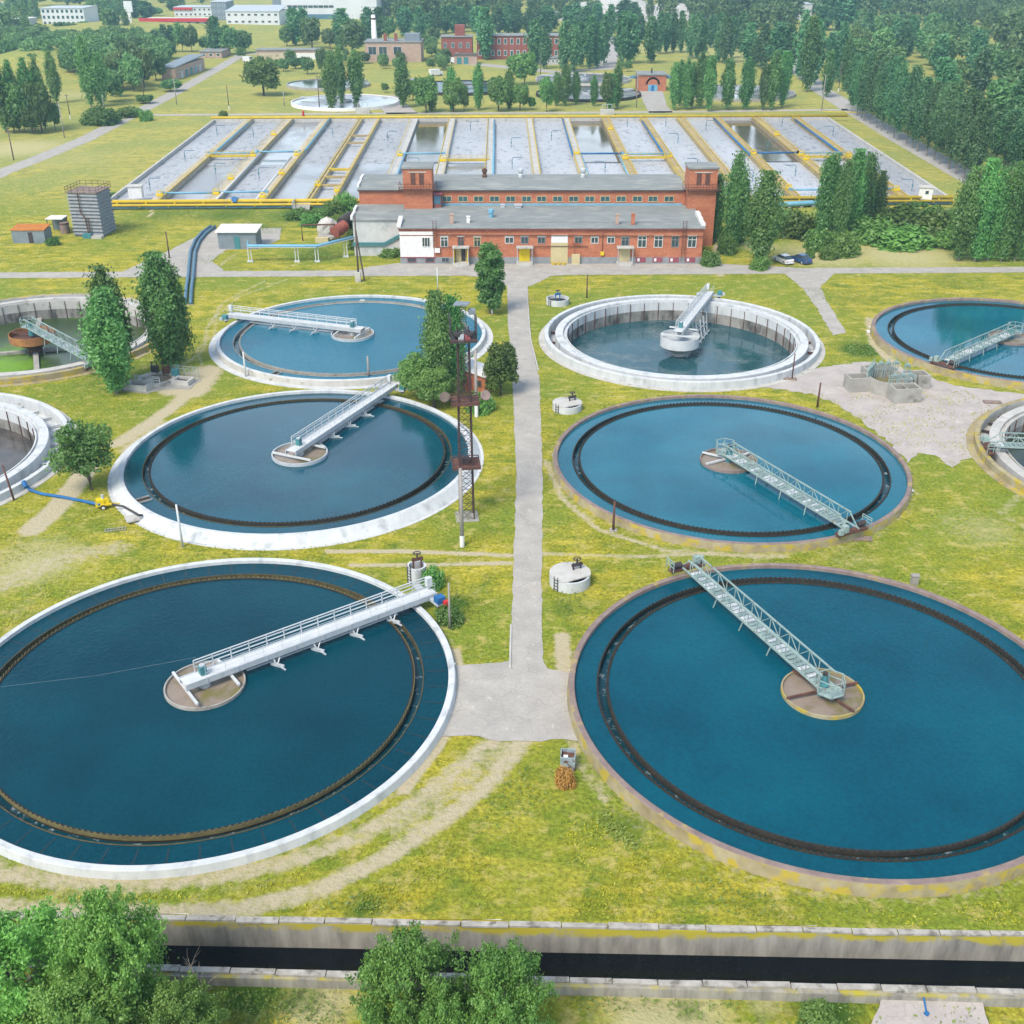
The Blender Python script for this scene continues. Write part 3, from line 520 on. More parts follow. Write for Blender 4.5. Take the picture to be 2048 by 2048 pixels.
clarifier('A', 'round tank of dark teal water with a smooth white rim, front left', 'settling tank', 'white', 'white', 'wA', 'weirtan', RA, RA+.5, .12, .0, (16.25, 15.6), .25)
clarifier('B', 'round tank of dark teal water with a rusty lichened rim, front right', 'settling tank', 'rust', 'lichen', 'wB', 'blackweir', 18.15, 18.60, .1, 0, (16.45, 15.75), .28, 'lichen', 2.85, [(.32,'rsteel'),(-1.0,'rsteel')])
clarifier('C', 'round tank with a broad white sloping rim beside the lattice mast', 'settling tank', 'white', 'white', 'wC', 'blackweir', 18.08, 18.55, .95, .25, (16.2, 15.55), .35, 'grey')
clarifier('D', 'round tank of pale blue water with a rusty rim beside the grey hardstanding', 'settling tank', 'rust', 'lichen', 'wD', 'blackweir', 18.15, 18.60, .1, 0, (16.5, 15.85), .30, 'rust', 2.85, [(.5,'wsteel'),(2.6,'wsteel')])
clarifier('E', 'round tank of bright blue water with a white rim, behind the broad rimmed one', 'settling tank', 'white', 'pconc', 'wE', 'conc', 18.1, 18.6, .15, .9, (16.3, 15.5), .4, 'grey')
clarifier('G', 'round dark blue tank with a yellow lichened rim at the right edge', 'settling tank', 'rust', 'lichen', 'wD', 'blackweir', 18.0, 18.55, .1, 0, (16.25, 15.55), .3, 'rust')
def deep(key, label, rimm, wallm, watm, depth, well, beams=44, ribs=44, rdark='dsteel', midw=(17.35,16.3), troughz=-.6, lip=.4, seg=160):
    x, y, zr = TC[key]; t = thing('deep_tank', label, 'settling tank', (x, y, 0))
    Ro = 18.88; a, b = midw
    prof = [(Ro,-1.0),(Ro,zr-.03),(Ro-.04,zr),(Ro-.5,zr),(Ro-.55,zr-.04),(Ro-.55,troughz),(a,troughz),(a,zr-.12),(a-.05,zr-.1),(b,zr-.1),(b,zr-.45),(b-lip,zr-.45),(b-lip,zr-.25),(b-lip-.15,zr-.25),(b-lip-.15,zr-1.55),(b-lip-.15,-depth-1),(Ro,-depth-1)]
    mis = [0,0,0,0,1,1,1,1,1,1,1,1,1,1,2,2,0]
    MB().lathe(prof[::-1], seg, closed=True, mis=(mis[::-1][1:]+[mis[-1]])).build('ring_wall', [M[rimm], M[wallm], M['deepwall']], t)
    MB().lathe([(Ro-.05,.05),(Ro+.8,.045),(Ro+.8,-.1)][::-1], seg).build('apron', M['pconc' if rimm != 'lichen' else 'lichen'], t)
    me = None
    for i in range(beams):
        an = 2*PI*i/beams
        if me is None: me = MB().bb(a-.1, Ro-.5, -.09, .09, troughz+.12, troughz+.40).build('radial_beam', M[wallm if rdark == 'w' else rdark], t, None, an).data
        else: link('radial_beam', me, t, None, an)
    me = None; rr = b-lip-.15
    for i in range(ribs):
        an = 2*PI*(i+.5)/ribs
        if me is None: me = MB().bb(rr-.12, rr+.05, -.028, .028, -depth, zr-.35).build('wall_rib', M['rsteel'], t, None, an).data
        else: link('wall_rib', me, t, None, an)
    struct('water', MB().disc(rr+.1, -depth, seg), M[watm], 'sunken water inside '+label.replace('round ', 'the ')[:70], (x, y, 0))
    if well:
        r, z0, z1, m, cr = well
        wl = MB().lathe([(r,z0),(r,z1),(r+.1,z1),(r+.1,z0)][::-1], 64, closed=True).build('inlet_drum', M[m], t)
        cn = MB().lathe([(r+.1,z0),(cr*1.25,z0-.9),(cr,z0-1.0),(cr,-depth-.5)], 48); cn.build('column', M['pconc' if m == 'wsteel' else 'rsteel'], wl)
        dk = MB().disc(r+.02, z0+(z1-z0)*.35, 48); dk.build('drum_floor', M['grey' if m == 'wsteel' else 'rsteel'], wl)
        MB().bar((-r,.3,z1-.1),(r,-.3,z1-.1),.2).build('cross_beam', M['wsteel' if m == 'wsteel' else 'rsteel'], wl)
    return t
M['deepwall'] = pm('stained_deep_wall', (.30,.29,.27), (.15,.145,.13), .6, c3=(.06,.06,.055), s3=.5, t3=(.5,.65), stretch=(1,1,.5))
deep('F', 'round drawn-down tank with white double rim and a white drum on a column', 'white', 'white', 'wF', 2.1, (2.6,-.65,.75,'wsteel',1.0), beams=26, rdark='rsteel')
deep('J', 'round drawn-down tank with lichened rim and olive water at the right edge', 'lichen', 'pconc', 'wJ', 1.6, None)
deep('I', 'round derelict tank covered with bright green algae at the left edge', 'lichen', 'pconc', 'wI', 2.2, (3.0,-.4,.7,'rustorange',1.0), rdark='w')
deep('H', 'round drawn-down tank with wide white beams and brown water at the left edge', 'white', 'white', 'wH', 2.0, None, 40, 40, 'w', (16.6,15.7))
# channels standing in the algae tank
x, y, zr = TC['I']; ti = [o for o in S.objects if o.name.startswith('deep_tank') and 'algae' in o.get('label','')][0]
for an in (.25, 1.9, 3.4, 5.1): MB().bb(1.2, 15.6, -.35, .35, -2.2, -1.85).build('floor_channel', M['conc'], ti, None, an)
# outlet boxes cut in the rims
for key, ang, lab in (('C', math.radians(218), 'tank with the pump hose'), ('E', math.radians(243), '')):
    x, y, zr = TC[key]; o = MB(); r = 17.3
    o.bb(-.75,.75,-.5,-.38,-.1,.16); o.bb(-.75,.75,.38,.5,-.1,.16)
    root = [q for q in S.objects if q.name.startswith('settling_tank') and abs(q.location.x-x) < .1 and abs(q.location.y-y) < .1][0]
    o.build('outlet_box', M['conc'], root, (r*math.cos(ang), r*math.sin(ang), zr-.35), ang)
    MB().bb(-.7,.7,-.36,.36,-.2,.03).build('outlet_sludge', M['trough'], root, (r*math.cos(ang), r*math.sin(ang), zr-.34), ang)
# ------------------------------------------------------------------ scraper bridges
def ends(key, ex, ey, z):
    x, y, zr = TC[key]; p = D(ex, ey, z); return (x, y), math.atan2(p.y-y, p.x-x), math.hypot(p.x-x, p.y-y)
def rail(mb, x0, x1, y, z0, h=1.05, n=None, r=.032, rails=(.45,.78,1.0)):
    n = n or max(2, round((x1-x0)/1.5))
    for i in range(n+1):
        x = x0+(x1-x0)*i/n; mb.bar((x,y,z0), (x,y,z0+h), r*2)
    for k in rails: mb.bar((x0,y,z0+h*k), (x1,y,z0+h*k), r*2)
def bridge_modern(key, ex, ey, side, label, zr_off=.75, deckmat='wsteel', nsc=4, pole=True, legs=0):
    (x, y), ang, L = ends(key, ex, ey, TC[key][2]+zr_off); zt = TC[key][2]+zr_off; zw = TC[key][2]-.34
    t = thing('scraper_bridge', label, 'scraper bridge', (x, y, 0), ang)
    d = MB().bb(-1.6, L+.6, -.62, .62, zt-.06, zt)
    k = -1.6
    d.build('deck', M[deckmat], t)
    for s in (-1, 1):
        g = MB().bb(-1.6, L+.6, s*.62-.04, s*.62+.04, zt-.42, zt+.06)
        q = 0
        while q < L: g.bb(q, q+.06, s*.68-.025, s*.68+.025, zt-.42, zt+.04); q += 2.4
        g.build('girder', M['grey'], t)
    for s, r_ in ((side, .036), (-side, .012)):
        rb = MB(); rail(rb, -.4 if s == side else 0, L+.4, s*.60, zt, 1.05, None, r_); rb.build('railing', M['wsteel'], t)
    eb = MB(); rail(eb, 0, .01, 0, zt, 1.05, 1); 
    for i in range(nsc):
        q = L*(.27+.175*i); s = -side
        sc = MB().bar((q,s*.5,zt-.4),(q+.15,s*.9,zw+.12),.10).bar((q+.7,s*.5,zt-.4),(q+.15,s*.9,zw+.12),.08).bar((q-.1,s*.35,zw+.1),(q+.5,s*1.35,zw+.1),.20,.26).bar((q+.3,s*1.2,zw+.1),(q+.45,s*1.75,zw+.05),.10)
        sc.build('scraper', M['grey'], t)
    if nsc: MB().bar((3.2,-side*.35,zw+.32),(L*.84,-side*.35,zw+.32),.12).build('scraper_beam', M['grey'], t)
    pv = MB().lathe([(.0,zt+.9),(.22,zt+.9),(.22,zt),(.42,zt-.4),(.42,zw-.1)][::-1], 16).build('pivot', M['grey'], t)
    MB().box((0,0,zt+.45),(.5,.5,.7)).build('pivot_motor', M['teal'], pv)
    sk = MB().bar((-1.5,-2.4,zw+.5),(-1.5,2.4,zw+.5),.18).bar((1.9,-2.0,zw+.5),(1.9,2.0,zw+.5),.18); sk.build('skimmer_arm', M['wsteel'], t)
    zc = TC[key][2]
    dr = MB().bb(L-.2, L+.35, -1.9, 1.9, zc+.28, zc+.5); dr = dr.build('drive_carriage', M['grey'], t)
    for s in (-1.6, 1.6): MB().lathe([(.0,-.1),(.26,-.1),(.26,.1),(.0,.1)], 16).build('wheel', M['dsteel'], dr, (L+.05, s, zc+.26)).rotation_euler = (PI/2, 0, PI/2)
    MB().box((L+.2,-side*1.6,zc+.8),(.75,.65,.55)).build('drive_motor', M['dblue' if key == 'A' else 'teal'], dr)
    MB().box((L+.5,-side*2.15,zc+.6),(.4,.4,.35)).build('gearbox', M['red' if key == 'A' else 'grey'], dr)
    if pole: MB().box((L+.35,side*.3,zt+.75),(.5,.4,.8)).box((L+.35,side*.3,zt+.2),(.1,.1,.5)).build('control_box', M['wsteel'], t)
    return t
bridge_modern('A', 806, 1117, 1, 'white walkway bridge with four hanging scrapers across the front left tank', .75)
bridge_modern('C', 737, 727, 1, 'white walkway bridge with tubular rails beside the lattice mast', .8, nsc=3)
bridge_modern('E', 438, 592, -1, 'white walkway bridge pointing left across the bright blue tank', .8, nsc=3)
tf = bridge_modern('F', 1338, 551, 1, 'white walkway bridge resting on the white drum of the drawn-down tank', .8, nsc=0)
lt = MB()
zt = TC['F'][2]+.8
for q in (5.5, 7.5, 9.5):
    for s in (-.5, -1.6): lt.bar((q,s,zt-.3),(q+.6,s*1.2,-2.7),.09)
    lt.bar((q,-.5,zt-1.2),(q+2,-1.7,-1.8),.08); lt.bar((q+2,-.5,zt-1.2),(q,-1.7,-1.8),.08)
lt.bar((3.4,-1.0,-.6),(11.8,-1.3,-.6),.09).bar((3.4,-1.6,-1.9),(11.8,-1.8,-1.9),.12)
lt.build('scraper_frame', M['wsteel'], tf)
def bridge_truss(key, ex, ey, label, zr_off=.55, mat='green', h=1.15, half=.62, cage=True, x0=-.9, patches=True):
    (x, y), ang, L = ends(key, ex, ey, TC[key][2]+zr_off); zt = TC[key][2]+zr_off; zw = TC[key][2]-.34; zc = TC[key][2]
    t = thing('truss_bridge', label, 'scraper bridge', (x, y, 0), ang); n = round((L-1.5)/1.25)
    for s in (-1, 1):
        mb = MB(); yy = s*half
        mb.bar((x0,yy,zt),(L+.3,yy,zt),.13,.14).bar((x0+.5,yy,zt+h),(L-1.0,yy,zt+h),.11,.11)
        for i in range(n+1):
            q = .2+(L-1.6)*i/n; mb.bar((q,yy,zt),(q,yy,zt+h),.06)
            if i < n:
                q2 = .2+(L-1.6)*(i+1)/n; mb.bar((q,yy,zt if i % 2 else zt+h),(q2,yy,zt+h if i % 2 else zt),.055)
        mb.bar((L-1.2,yy,zt+h),(L+.1,yy,zt),.09); mb.build('truss', M[mat], t)
    dk = MB()
    for i in range(int(L/.5)): dk.bb(x0+i*.5, x0+i*.5+.40, -half+.06, half-.06, zt-.03, zt+.02, 1 if rng.random() < .33 else 0)
    dk.build('deck', [M[mat], M['wsteel'] if patches else M['grey']], t)
    MB().bar((1.5,0,zt-.35),(L-1,0,zt-.35),.16).build('suction_pipe', M['dsteel'], t)
    sc = MB()
    for q in (L*.3, L*.5, L*.7): sc.bar((q,-half,zt),(q+.1,-half-.25,zw-.05),.08).bar((q,half,zt),(q+.1,half+.25,zw-.05),.08)
    sc.build('scraper_posts', M[mat], t)
    if cage:
        pts = [(-1.5+1.3*math.cos(a), 1.3*math.sin(a)) for a in [2*PI*k/6+.5 for k in range(6)]]
        MB().prism([(p[0]*.8+.5,p[1]*.8) for p in pts], zt-.1, zt-.04).build('platform', M[mat], t)
        cg = MB()
        for (a, b) in zip(pts, pts[1:]+pts[:1]):
            a = (a[0]*.8+.5,a[1]*.8); b = (b[0]*.8+.5,b[1]*.8)
            cg.bar((a[0],a[1],zt),(a[0],a[1],zt+1.1),.07)
            for k in (.55, 1.1): cg.bar((a[0],a[1],zt+k),(b[0],b[1],zt+k),.06)
        cg.build('platform_rail', M[mat], t)
    pv = MB().lathe([(0,zt+.85),(.2,zt+.85),(.25,zt+.2),(.42,zt+.1),(.42,zw-.2)][::-1], 16).build('pivot', M['teal'], t)
    MB().lathe([(0,zt+1.1),(.17,zt+1.1),(.17,zt+.75)][::-1], 12).build('pivot_motor', M['dsteel'], pv)
    dr = MB().bb(L-.3, L+.35, -1.7, 1.7, zc+.22, zc+.46).bb(L-.2,L+.25,-.8,.8,zc+.46,zt).build('drive_carriage', M['rsteel' if mat == 'green' else mat], t)
    for s in (-1.4, 1.4): MB().lathe([(.0,-.1),(.25,-.1),(.25,.1),(.0,.1)], 16).build('wheel', M['dsteel'], dr, (L+.02, s, zc+.25)).rotation_euler = (PI/2, 0, PI/2)
    MB().tube([(L-.1,.75,zc+.85),(L-.1,1.55,zc+.85)], .26, 12).build('drive_motor', M['dsteel'], dr)
    MB().box((L+.1,-.95,zc+.85),(.55,.5,.7)).box((L+.3,-1.55,zc+.7),(.35,.4,.5)).build('gearbox', M['green'], dr)
    cr = MB(); rail(cr, 0, 1.2, 0, 0, 1.0, 2, .03); cr.build('carriage_rail', M[mat], dr, (L-.6, 1.75, zc+.46), 0)
    return t
bridge_truss('B', 1297, 1066, 'pale green truss bridge reaching to the top left rim of the front right tank')
bridge_truss('D', 1607, 998, 'pale green truss bridge reaching to the lower right rim of the pale blue tank')
bridge_truss('G', 1780, 684, 'weathered green truss bridge over the dark tank at the right edge')
bridge_truss('J', 1866, 838, 'pale turquoise truss bridge at the right edge over olive water', .7)
bridge_truss('I', 182, 684, 'grey green truss bridge over the algae covered tank', .7, patches=False)
# ------------------------------------------------------------------ aeration basin
ZB = 1.2
def basin():
    t = thing('aeration_basin', 'huge rectangular concrete basin of many foaming lanes with yellow walkways', 'aeration basin')
    FL, FR, BL, BR = D(196,383,ZB), D(1795,374,ZB), D(404,225,ZB), D(1562,221,ZB)
    bx = [433,503,583,655,724,758,830,904,981,1057,1130,1208,1285,1358,1431,1509,1589,1656]
    us = [(b-433)/(1656-433) for b in bx]
    def P(u, v): return FL.lerp(FR, u).lerp(BL.lerp(BR, u), v)
    zw = ZB-.85
    w = MB()
    for a, b, th in ((P(0,0),P(0,1),.5),(P(1,0),P(1,1),.6),(P(0,1),P(1,1),.6),(P(0,0),P(1,0),.6)): w.bar((a.x,a.y,ZB/2-.5),(b.x,b.y,ZB/2-.5), th, ZB+1)
    w.build('outer_wall', M['pconc'], t)
    for i in range(1, len(us)-1):
        a, b = P(us[i], .004), P(us[i], .996); ww = {4:1.0, 5:1.0, 8:1.9, 9:1.9}.get(i, 2.0)
        d = (b-a).normalized(); n = Vector((d.y, -d.x, 0))
        m = 'cream' if i < 6 else ('pconc' if i in (6,7,8,9,10) else 'ochre')
        wk = MB().bar((a.x,a.y,ZB-.5),(b.x,b.y,ZB-.5), ww, 1.24); dv = wk.build('walkway', M[m], t)
        for s in (-1, 1):
            if i < 7 and s < 0 and i not in (4,): continue
            if i in (6, 7, 8) and s > 0: continue
            e = n*(s*(ww/2-.12))
            pr = MB().bar((a.x+e.x,a.y+e.y,ZB+.28),(b.x+e.x,b.y+e.y,ZB+.22), .17, .17)
            pr.build('edge_pipe', M['yellow'], dv)
        rl = MB(); nn = 26
        for s in ((1,) if i % 2 else (-1,)):
            e = n*(s*(ww/2-.1))
            for k in range(nn+1):
                q = a.lerp(b, k/nn)+e; rl.bar((q.x,q.y,ZB+.1),(q.x,q.y,ZB+1.05), .06)
            for h in (.6, 1.05): rl.bar((a.x+e.x,a.y+e.y,ZB+h),(b.x+e.x,b.y+e.y,ZB+h), .05)
        rl.build('railing', M['yellow'], dv)
    kinds = ['foam','foam','still','foam','foam2','foam','dark','foam2','foam2','foam2','dark','foam2','foam2','foam2','dark','foam','foam']
    front = ['foam','still','foam','still','foam2','still','foam2','still','foam2','foam2','foam2','foam2','foam2','foam2','foam2','foam2','foam']
    mid = .40
    for i in range(len(us)-1):
        mb = MB()
        for (v0, v1, mi) in ((.0, mid, 0), (mid, 1.0, 1)):
            q = [P(us[i],v0), P(us[i+1],v0), P(us[i+1],v1), P(us[i],v1)]; mb.quad(*[(p.x,p.y,zw) for p in q], mi=mi)
        if kinds[i] == front[i]: mb.m = [0, 0]
        struct('water', mb, [M[front[i]], M[kinds[i]]], 'water of the %s lane from the left in the big rectangular basin' % ORD[i])
    def thingpipe(name, lab, cat, pts, r, m, grp=None, br=True):
        tt = thing(name, lab, cat, (0,0,0), 0, grp); MB().tube(pts, r, 10).build('pipe', M[m], tt, smooth=True)
        if br:
            for k in range(1, 6):
                a, b = Vector(pts[0]), Vector(pts[-1]); q = a.lerp(b, k/6)
                if len(pts) == 2: MB().bb(q.x-.25,q.x+.25,q.y-.25,q.y+.25,q.z-r-.6,q.z-r+.1).build('support', M['conc'], tt)
    a, b = P(0,0), P(1,0)
    fp = thing('gas_main', 'thick yellow pipe running the whole front edge of the big basin', 'pipe')
    MB().tube([(a.x-1,a.y-.5,ZB+.35),(b.x,b.y-.5,ZB+.35)], .38, 10).build('pipe', M['yellow'], fp, smooth=True)
    for k in range(30):
        q = a.lerp(b, (k+.5)/30); MB().bb(q.x-.15,q.x+.15,q.y-.9,q.y-.1,ZB-.1,ZB+.2).build('saddle', M['yellowd'], fp)
    fp = thing('gas_main', 'lower yellow ledge pipe along the front wall of the big basin', 'pipe')
    MB().tube([(a.x-1,a.y-1.25,ZB-.25),(b.x,b.y-1.25,ZB-.25)], .26, 10).build('pipe', M['yellow'], fp, smooth=True)
    for k in range(30):
        q = a.lerp(b, (k+.3)/30); MB().bb(q.x-.12,q.x+.12,q.y-1.5,q.y-.3,ZB-.6,ZB-.5).build('bracket', M['yellowd'], fp)
    fp = thing('air_main', 'dark blue pipe under the yellow pipes on the basin front', 'pipe')
    MB().tube([(a.x,a.y-1.0,.42),(b.x,b.y-1.0,.42)], .28, 8).build('pipe', M['sblue'], fp, smooth=True)
    bk = thing('gas_main', 'yellow pipe running along the far edge of the big basin', 'pipe'); a2, b2 = P(0,1), P(1,1)
    MB().tube([(a2.x-1,a2.y+.6,ZB+.35),(b2.x+6,b2.y+.6,ZB+.35)], .38, 8).build('pipe', M['yellow'], bk, smooth=True)
    for k in range(16):
        q = a2.lerp(b2, (k+.5)/16); MB().bb(q.x-.2,q.x+.2,q.y+.2,q.y+1.0,0,ZB+.1).build('support', M['conc'], bk)
    for (x0,y0,x1,y1,lab) in ((445,386,680,381,'thick light blue pipe in front of the basin left of the brick building'),(1455,387,1590,380,'thick light blue pipe in front of the basin right of the brick building')):
        p, q = D(x0,y0,.8), D(x1,y1,.8); tt = thing('air_main', lab, 'pipe'); pts = [(p.x,p.y+1.6,1.5),(p.x,p.y+.6,1.3),(p.x,p.y,.8),(q.x,q.y,.8)]
        MB().tube(pts, .55, 12).build('pipe', M['blue'], tt, smooth=True)
        for k in range(6):
            m_ = p.lerp(q, (k+.5)/6); MB().bb(m_.x-.3,m_.x+.3,m_.y-.5,m_.y+.5,0,.35).build('support', M['conc'], tt)
        MB().tube([(p.x-.1,p.y+.8,1.4),(p.x-.1,p.y-.6,2.0)], .62, 12).build('valve_drum', M['dblue'], tt)
    # gantries and cross pipes between the walkways
    for i, v, m, lab in ((1,.46,'yellow','the second lane from the left'),(7,.40,'yellow','the eighth lane from the left'),(11,.42,'yellow','the twelfth lane from the left'),(15,.42,'yellow','the second lane from the right'),
                    (4,.30,'yellow','the narrow lane, nearest the front'),(4,.14,'ochre','the narrow lane, right at its front end'),(4,.72,'ochre','the narrow lane, far half'),(4,.62,'ochre','the narrow lane, middle'),(4,.22,'ochre','the narrow lane, second from its front')):
        a, b = P(us[i], v), P(us[i+1], v); g = thing('crosswalk', m.replace('ochre','dull yellow')+' cross beam bridging '+lab, 'crosswalk', (0,0,0), 0, 'crosswalks over the basin lanes')
        MB().bar((a.x,a.y,ZB+.1),(b.x,b.y,ZB+.1), 1.0 if m == 'yellow' else .8, .5).build('beam', M[m], g)
        if i != 4:
            r_ = MB(); n_ = 8
            for k in range(n_+1): q = a.lerp(b, k/n_); r_.bar((q.x,q.y-.4,ZB+.3),(q.x,q.y-.4,ZB+1.3), .08)
            for h in (.8, 1.3): r_.bar((a.x,a.y-.4,ZB+h),(b.x,b.y-.4,ZB+h), .08)
            r_.build('railing', M['yellow'], g)
    for i, v, m, lab in ((2,.50,'blue','third lane from the left'),(6,.47,'blue','seventh lane from the left'),(10,.46,'dblue','eleventh lane, past the brick building'),(11,.455,'blue','twelfth lane, past the brick building'),(14,.46,'dblue','fifteenth lane, by the right clump of poplars'),(15,.46,'blue','second lane from the right'),
                    (1,.07,'blue','front of the second lane'),(2,.075,'blue','front of the third lane'),(14,.07,'blue','front of the fifteenth lane'),(15,.075,'blue','front of the sixteenth lane'),(1,.485,'blue','middle of the second lane')):
        a, b = P(us[i], v), P(us[i+1], v); g = thing('cross_pipe', 'thin %s pipe crossing the %s' % ('dark blue' if m == 'dblue' else 'light blue', lab), 'pipe', (0,0,0), 0, 'cross pipes over the basin lanes')
        MB().tube([(a.x,a.y,ZB+.3),(b.x,b.y,ZB+.3)], .22, 8).build('pipe', M[m], g, smooth=True)
        MB().box((a.x,a.y,ZB+.35),(.6,.6,.7)).box((b.x,b.y,ZB+.35),(.6,.6,.7)).build('flange', M[m], g)
    for i, v0, v1, s, m, lab in ((1,.50,.93,1,'blue','left edge'),(3,.52,1.0,1,'blue','third gap'),(6,.08,.48,1,'blue','roof'),(8,.1,.95,1,'blue','middle'),(10,.45,.98,-1,'dblue','centre right'),(10,.02,.44,1,'blue','brick roof'),(11,.04,.44,-1,'blue','twelfth lane'),(12,.45,.93,-1,'dblue','thirteenth lane'),(14,.44,.98,-1,'dblue','right poplars'),(16,.44,.95,-1,'dblue','last lane'),(2,.0,.48,1,'wsteel','second lane'),(3,.0,.44,-1,'wsteel','third lane')):
        a, b = P(us[i], v0), P(us[i], v1); d = (b-a).normalized(); n = Vector((d.y,-d.x,0))*(s*1.05)
        g = thing('lane_pipe', 'long %s pipe lying along the %s walkway from the left, its %s half' % ({'blue':'light blue','dblue':'dark blue','wsteel':'white'}[m], ORD[i-1], 'far' if v0 > .3 else 'near'), 'pipe', (0,0,0), 0, 'pipes along the basin walkways')
        a, b = a+n, b+n; MB().tube([(a.x,a.y,ZB+.15),(b.x,b.y,ZB+.15)], .26, 8).build('pipe', M[m], g, smooth=True)
        for k in range(5):
            q = a.lerp(b, (k+.5)/5); MB().bb(q.x-.35,q.x+.35,q.y-.12,q.y+.12,ZB-.2,ZB-.05).build('bracket', M['grey'], g)
    proto = None; k = 0
    for (i, v, s) in ((0,.15,1),(0,.45,1),(0,.8,1),(1,.75,-1),(2,.25,1),(3,.75,-1),(5,.7,1),(6,.35,-1),(7,.85,1),(8,.6,1),(8,.35,1),(9,.7,1),(10,.3,-1),(11,.9,1),(12,.9,-1),(12,.65,-1),(12,.33,-1),(13,.85,1),(14,.55,1),(14,.25,-1),(15,.9,1),(16,.75,-1),(16,.1,-1),(15,.35,1),(13,.2,-1),(1,.3,1)):
        q = P((us[i]+us[i+1])/2, v); lab = 'thin inverted-U standpipe in the %s basin lane from the left, %s' % (ORD[i], 'near end' if v < .34 else 'middle' if v < .6 else 'far end' if v < .82 else 'very back')
        if proto is None:
            proto = thing('standpipe', lab, 'standpipe', (q.x,q.y,zw), 0, 'air standpipes in the basin lanes')
            MB().tube([(0,0,0),(0,0,2.2),(.25,0,2.5),(2.6,0,2.5)], .09, 6).build('pipe', M['sblue'], proto)
            MB().box((0,0,1.2),(.3,.3,.3)).build('valve', M['teal'], proto)
        else: copy_tree(proto, (q.x,q.y,zw), 0 if s > 0 else PI, (1,1,1), lab)
    proto = None
    for (i, v, what) in ((2,.2,1),(2,.73,1),(2,.45,1),(3,.25,1),(3,.46,1),(3,.03,1),(1,.05,1),(2,.06,1),(7,.38,1),(6,.45,1),(5,.08,1),(10,.05,1),(10,.46,1),(11,.8,1),(11,.4,1),(12,.42,1),(14,.45,1),(14,.08,1),(15,.7,1),(15,.43,1),(15,.38,1),(16,.42,1),(16,.06,1),(13,.05,1),(4,.13,1)):
        q = P(us[i], v); lab = 'yellow valve stand on the %s basin walkway from the left, %s' % (ORD[i-1], 'front end' if v < .15 else 'near part' if v < .37 else 'just before midway' if v < .41 else 'midway' if v < .6 else 'far part')
        if proto is None:
            proto = thing('valve_stand', lab, 'valve', (q.x,q.y,ZB), 0, 'yellow valve stands on the basin walkways')
            MB().box((0,0,.45),(1.3,.7,.5)).bar((-.5,0,0),(-.5,0,1.2),.16).bar((.5,0,0),(.5,0,1.2),.16).build('body', M['yellowd'], proto)
            MB().lathe([(.35,1.15),(.42,1.15),(.42,1.25),(.35,1.25)], 12, closed=True).bar((-.36,0,1.2),(.36,0,1.2),.07).build('handwheel', M['yellowd'], proto)
        else: copy_tree(proto, (q.x,q.y,ZB), 0, (1,1,1), lab)
    # white kiosks, ramp, red post, gauge gates
    for px, py, lab, m in ((258,372,'white windowless cabin on the left front corner of the basin','wtile'),(1744,374,'white cabin with one small dark window on the basin front, right','wtile')):
        q = D(px,py,ZB); tt = thing('kiosk', lab, 'cabin', (q.x,q.y,ZB), .12 if px < 900 else -.25)
        MB().bb(-1.35,1.35,-1.2,1.2,0,2.3).build('wall', M[m], tt); MB().bb(-1.5,1.5,-1.35,1.35,2.3,2.45).build('roof', M['pconc'], tt)
        if px > 900: MB().bb(-.1,.55,-1.24,-1.19,1.1,1.75).build('window', M['glass'], tt)
        else: MB().bb(.2,1.0,1.19,1.24,.1,1.9).build('door', M['pconc'], tt)
    p = D(567,400,0); tt = thing('ramp', 'grey concrete ramp climbing to the basin walkway', 'ramp', (p.x,p.y,0))
    r = MB(); r.v = [(-1.7,0,0),(1.7,0,0),(1.7,4.5,0),(-1.7,4.5,0),(1.7,4.5,1.6),(-1.7,4.5,1.6),(1.7,0,.25),(-1.7,0,.25)]
    r.f = [(3,2,1,0),(0,1,6,7),(7,6,4,5),(1,2,4,6),(3,0,7,5),(2,3,5,4)]; r.m = [0]*6; r.build('slab', M['conc'], tt)
    rr = MB(); rail(rr, 0, 4.6, 0, .9, 1.0, 3, .05); rr.build('handrail', M['grey'], tt, (-1.6,0,.0), PI/2)
    tag(MB().lathe([(0,3.3),(.25,3.2),(.35,2.9),(.3,2.2),(.45,2.1),(.45,1.9),(.35,1.8),(.5,.2),(.7,0)][::-1], 14).build('valve_post', M['red'], None, tuple(P(us[2]+.02,1.02))[:2]+(.0,)), 'red cast valve post standing at the back edge of the basin', 'valve post')
    for px, py, lab in ((685,214,'left of the nearest tall poplar'),(1145,217,'by the birch row'),(1608,205,'at the back right')):
        q = D(px,py,0); tt = thing('sluice_stand', 'grey sluice gate frame at the basin back edge, '+lab, 'sluice', (q.x,q.y,0))
        MB().bb(-2.2,2.2,-.8,.8,0,1.7).build('plinth', M['pconc'], tt); f = MB()
        for x in (-1.5,0,1.5): f.bar((x,0,1.7),(x,0,3.2),.15)
        f.bar((-1.5,0,3.2),(1.5,0,3.2),.15); f.build('frame', M['grey'], tt)
    # yellow pipe on stilts beside the road right of the basin
    tt = thing('gas_pipe', 'thin yellow pipe on stilts in the grass right of the basin', 'pipe'); a, b = D(1650,212,.9), D(1915,352,.9)
    MB().tube([(a.x-16,a.y+1,.9),(a.x,a.y,.9),(b.x,b.y,.9)], .13, 8).build('pipe', M['yellowd'], tt)
    for k in range(14):
        q = a.lerp(b, k/13); MB().bb(q.x-.08,q.x+.08,q.y-.08,q.y+.08,0,.85).build('stilt', M['yellow'], tt)
    tt = thing('gas_marker', 'yellow hoop of pipe standing between basin and poplar row', 'pipe'); a, b = D(1808,300,0), D(1826,310,0)
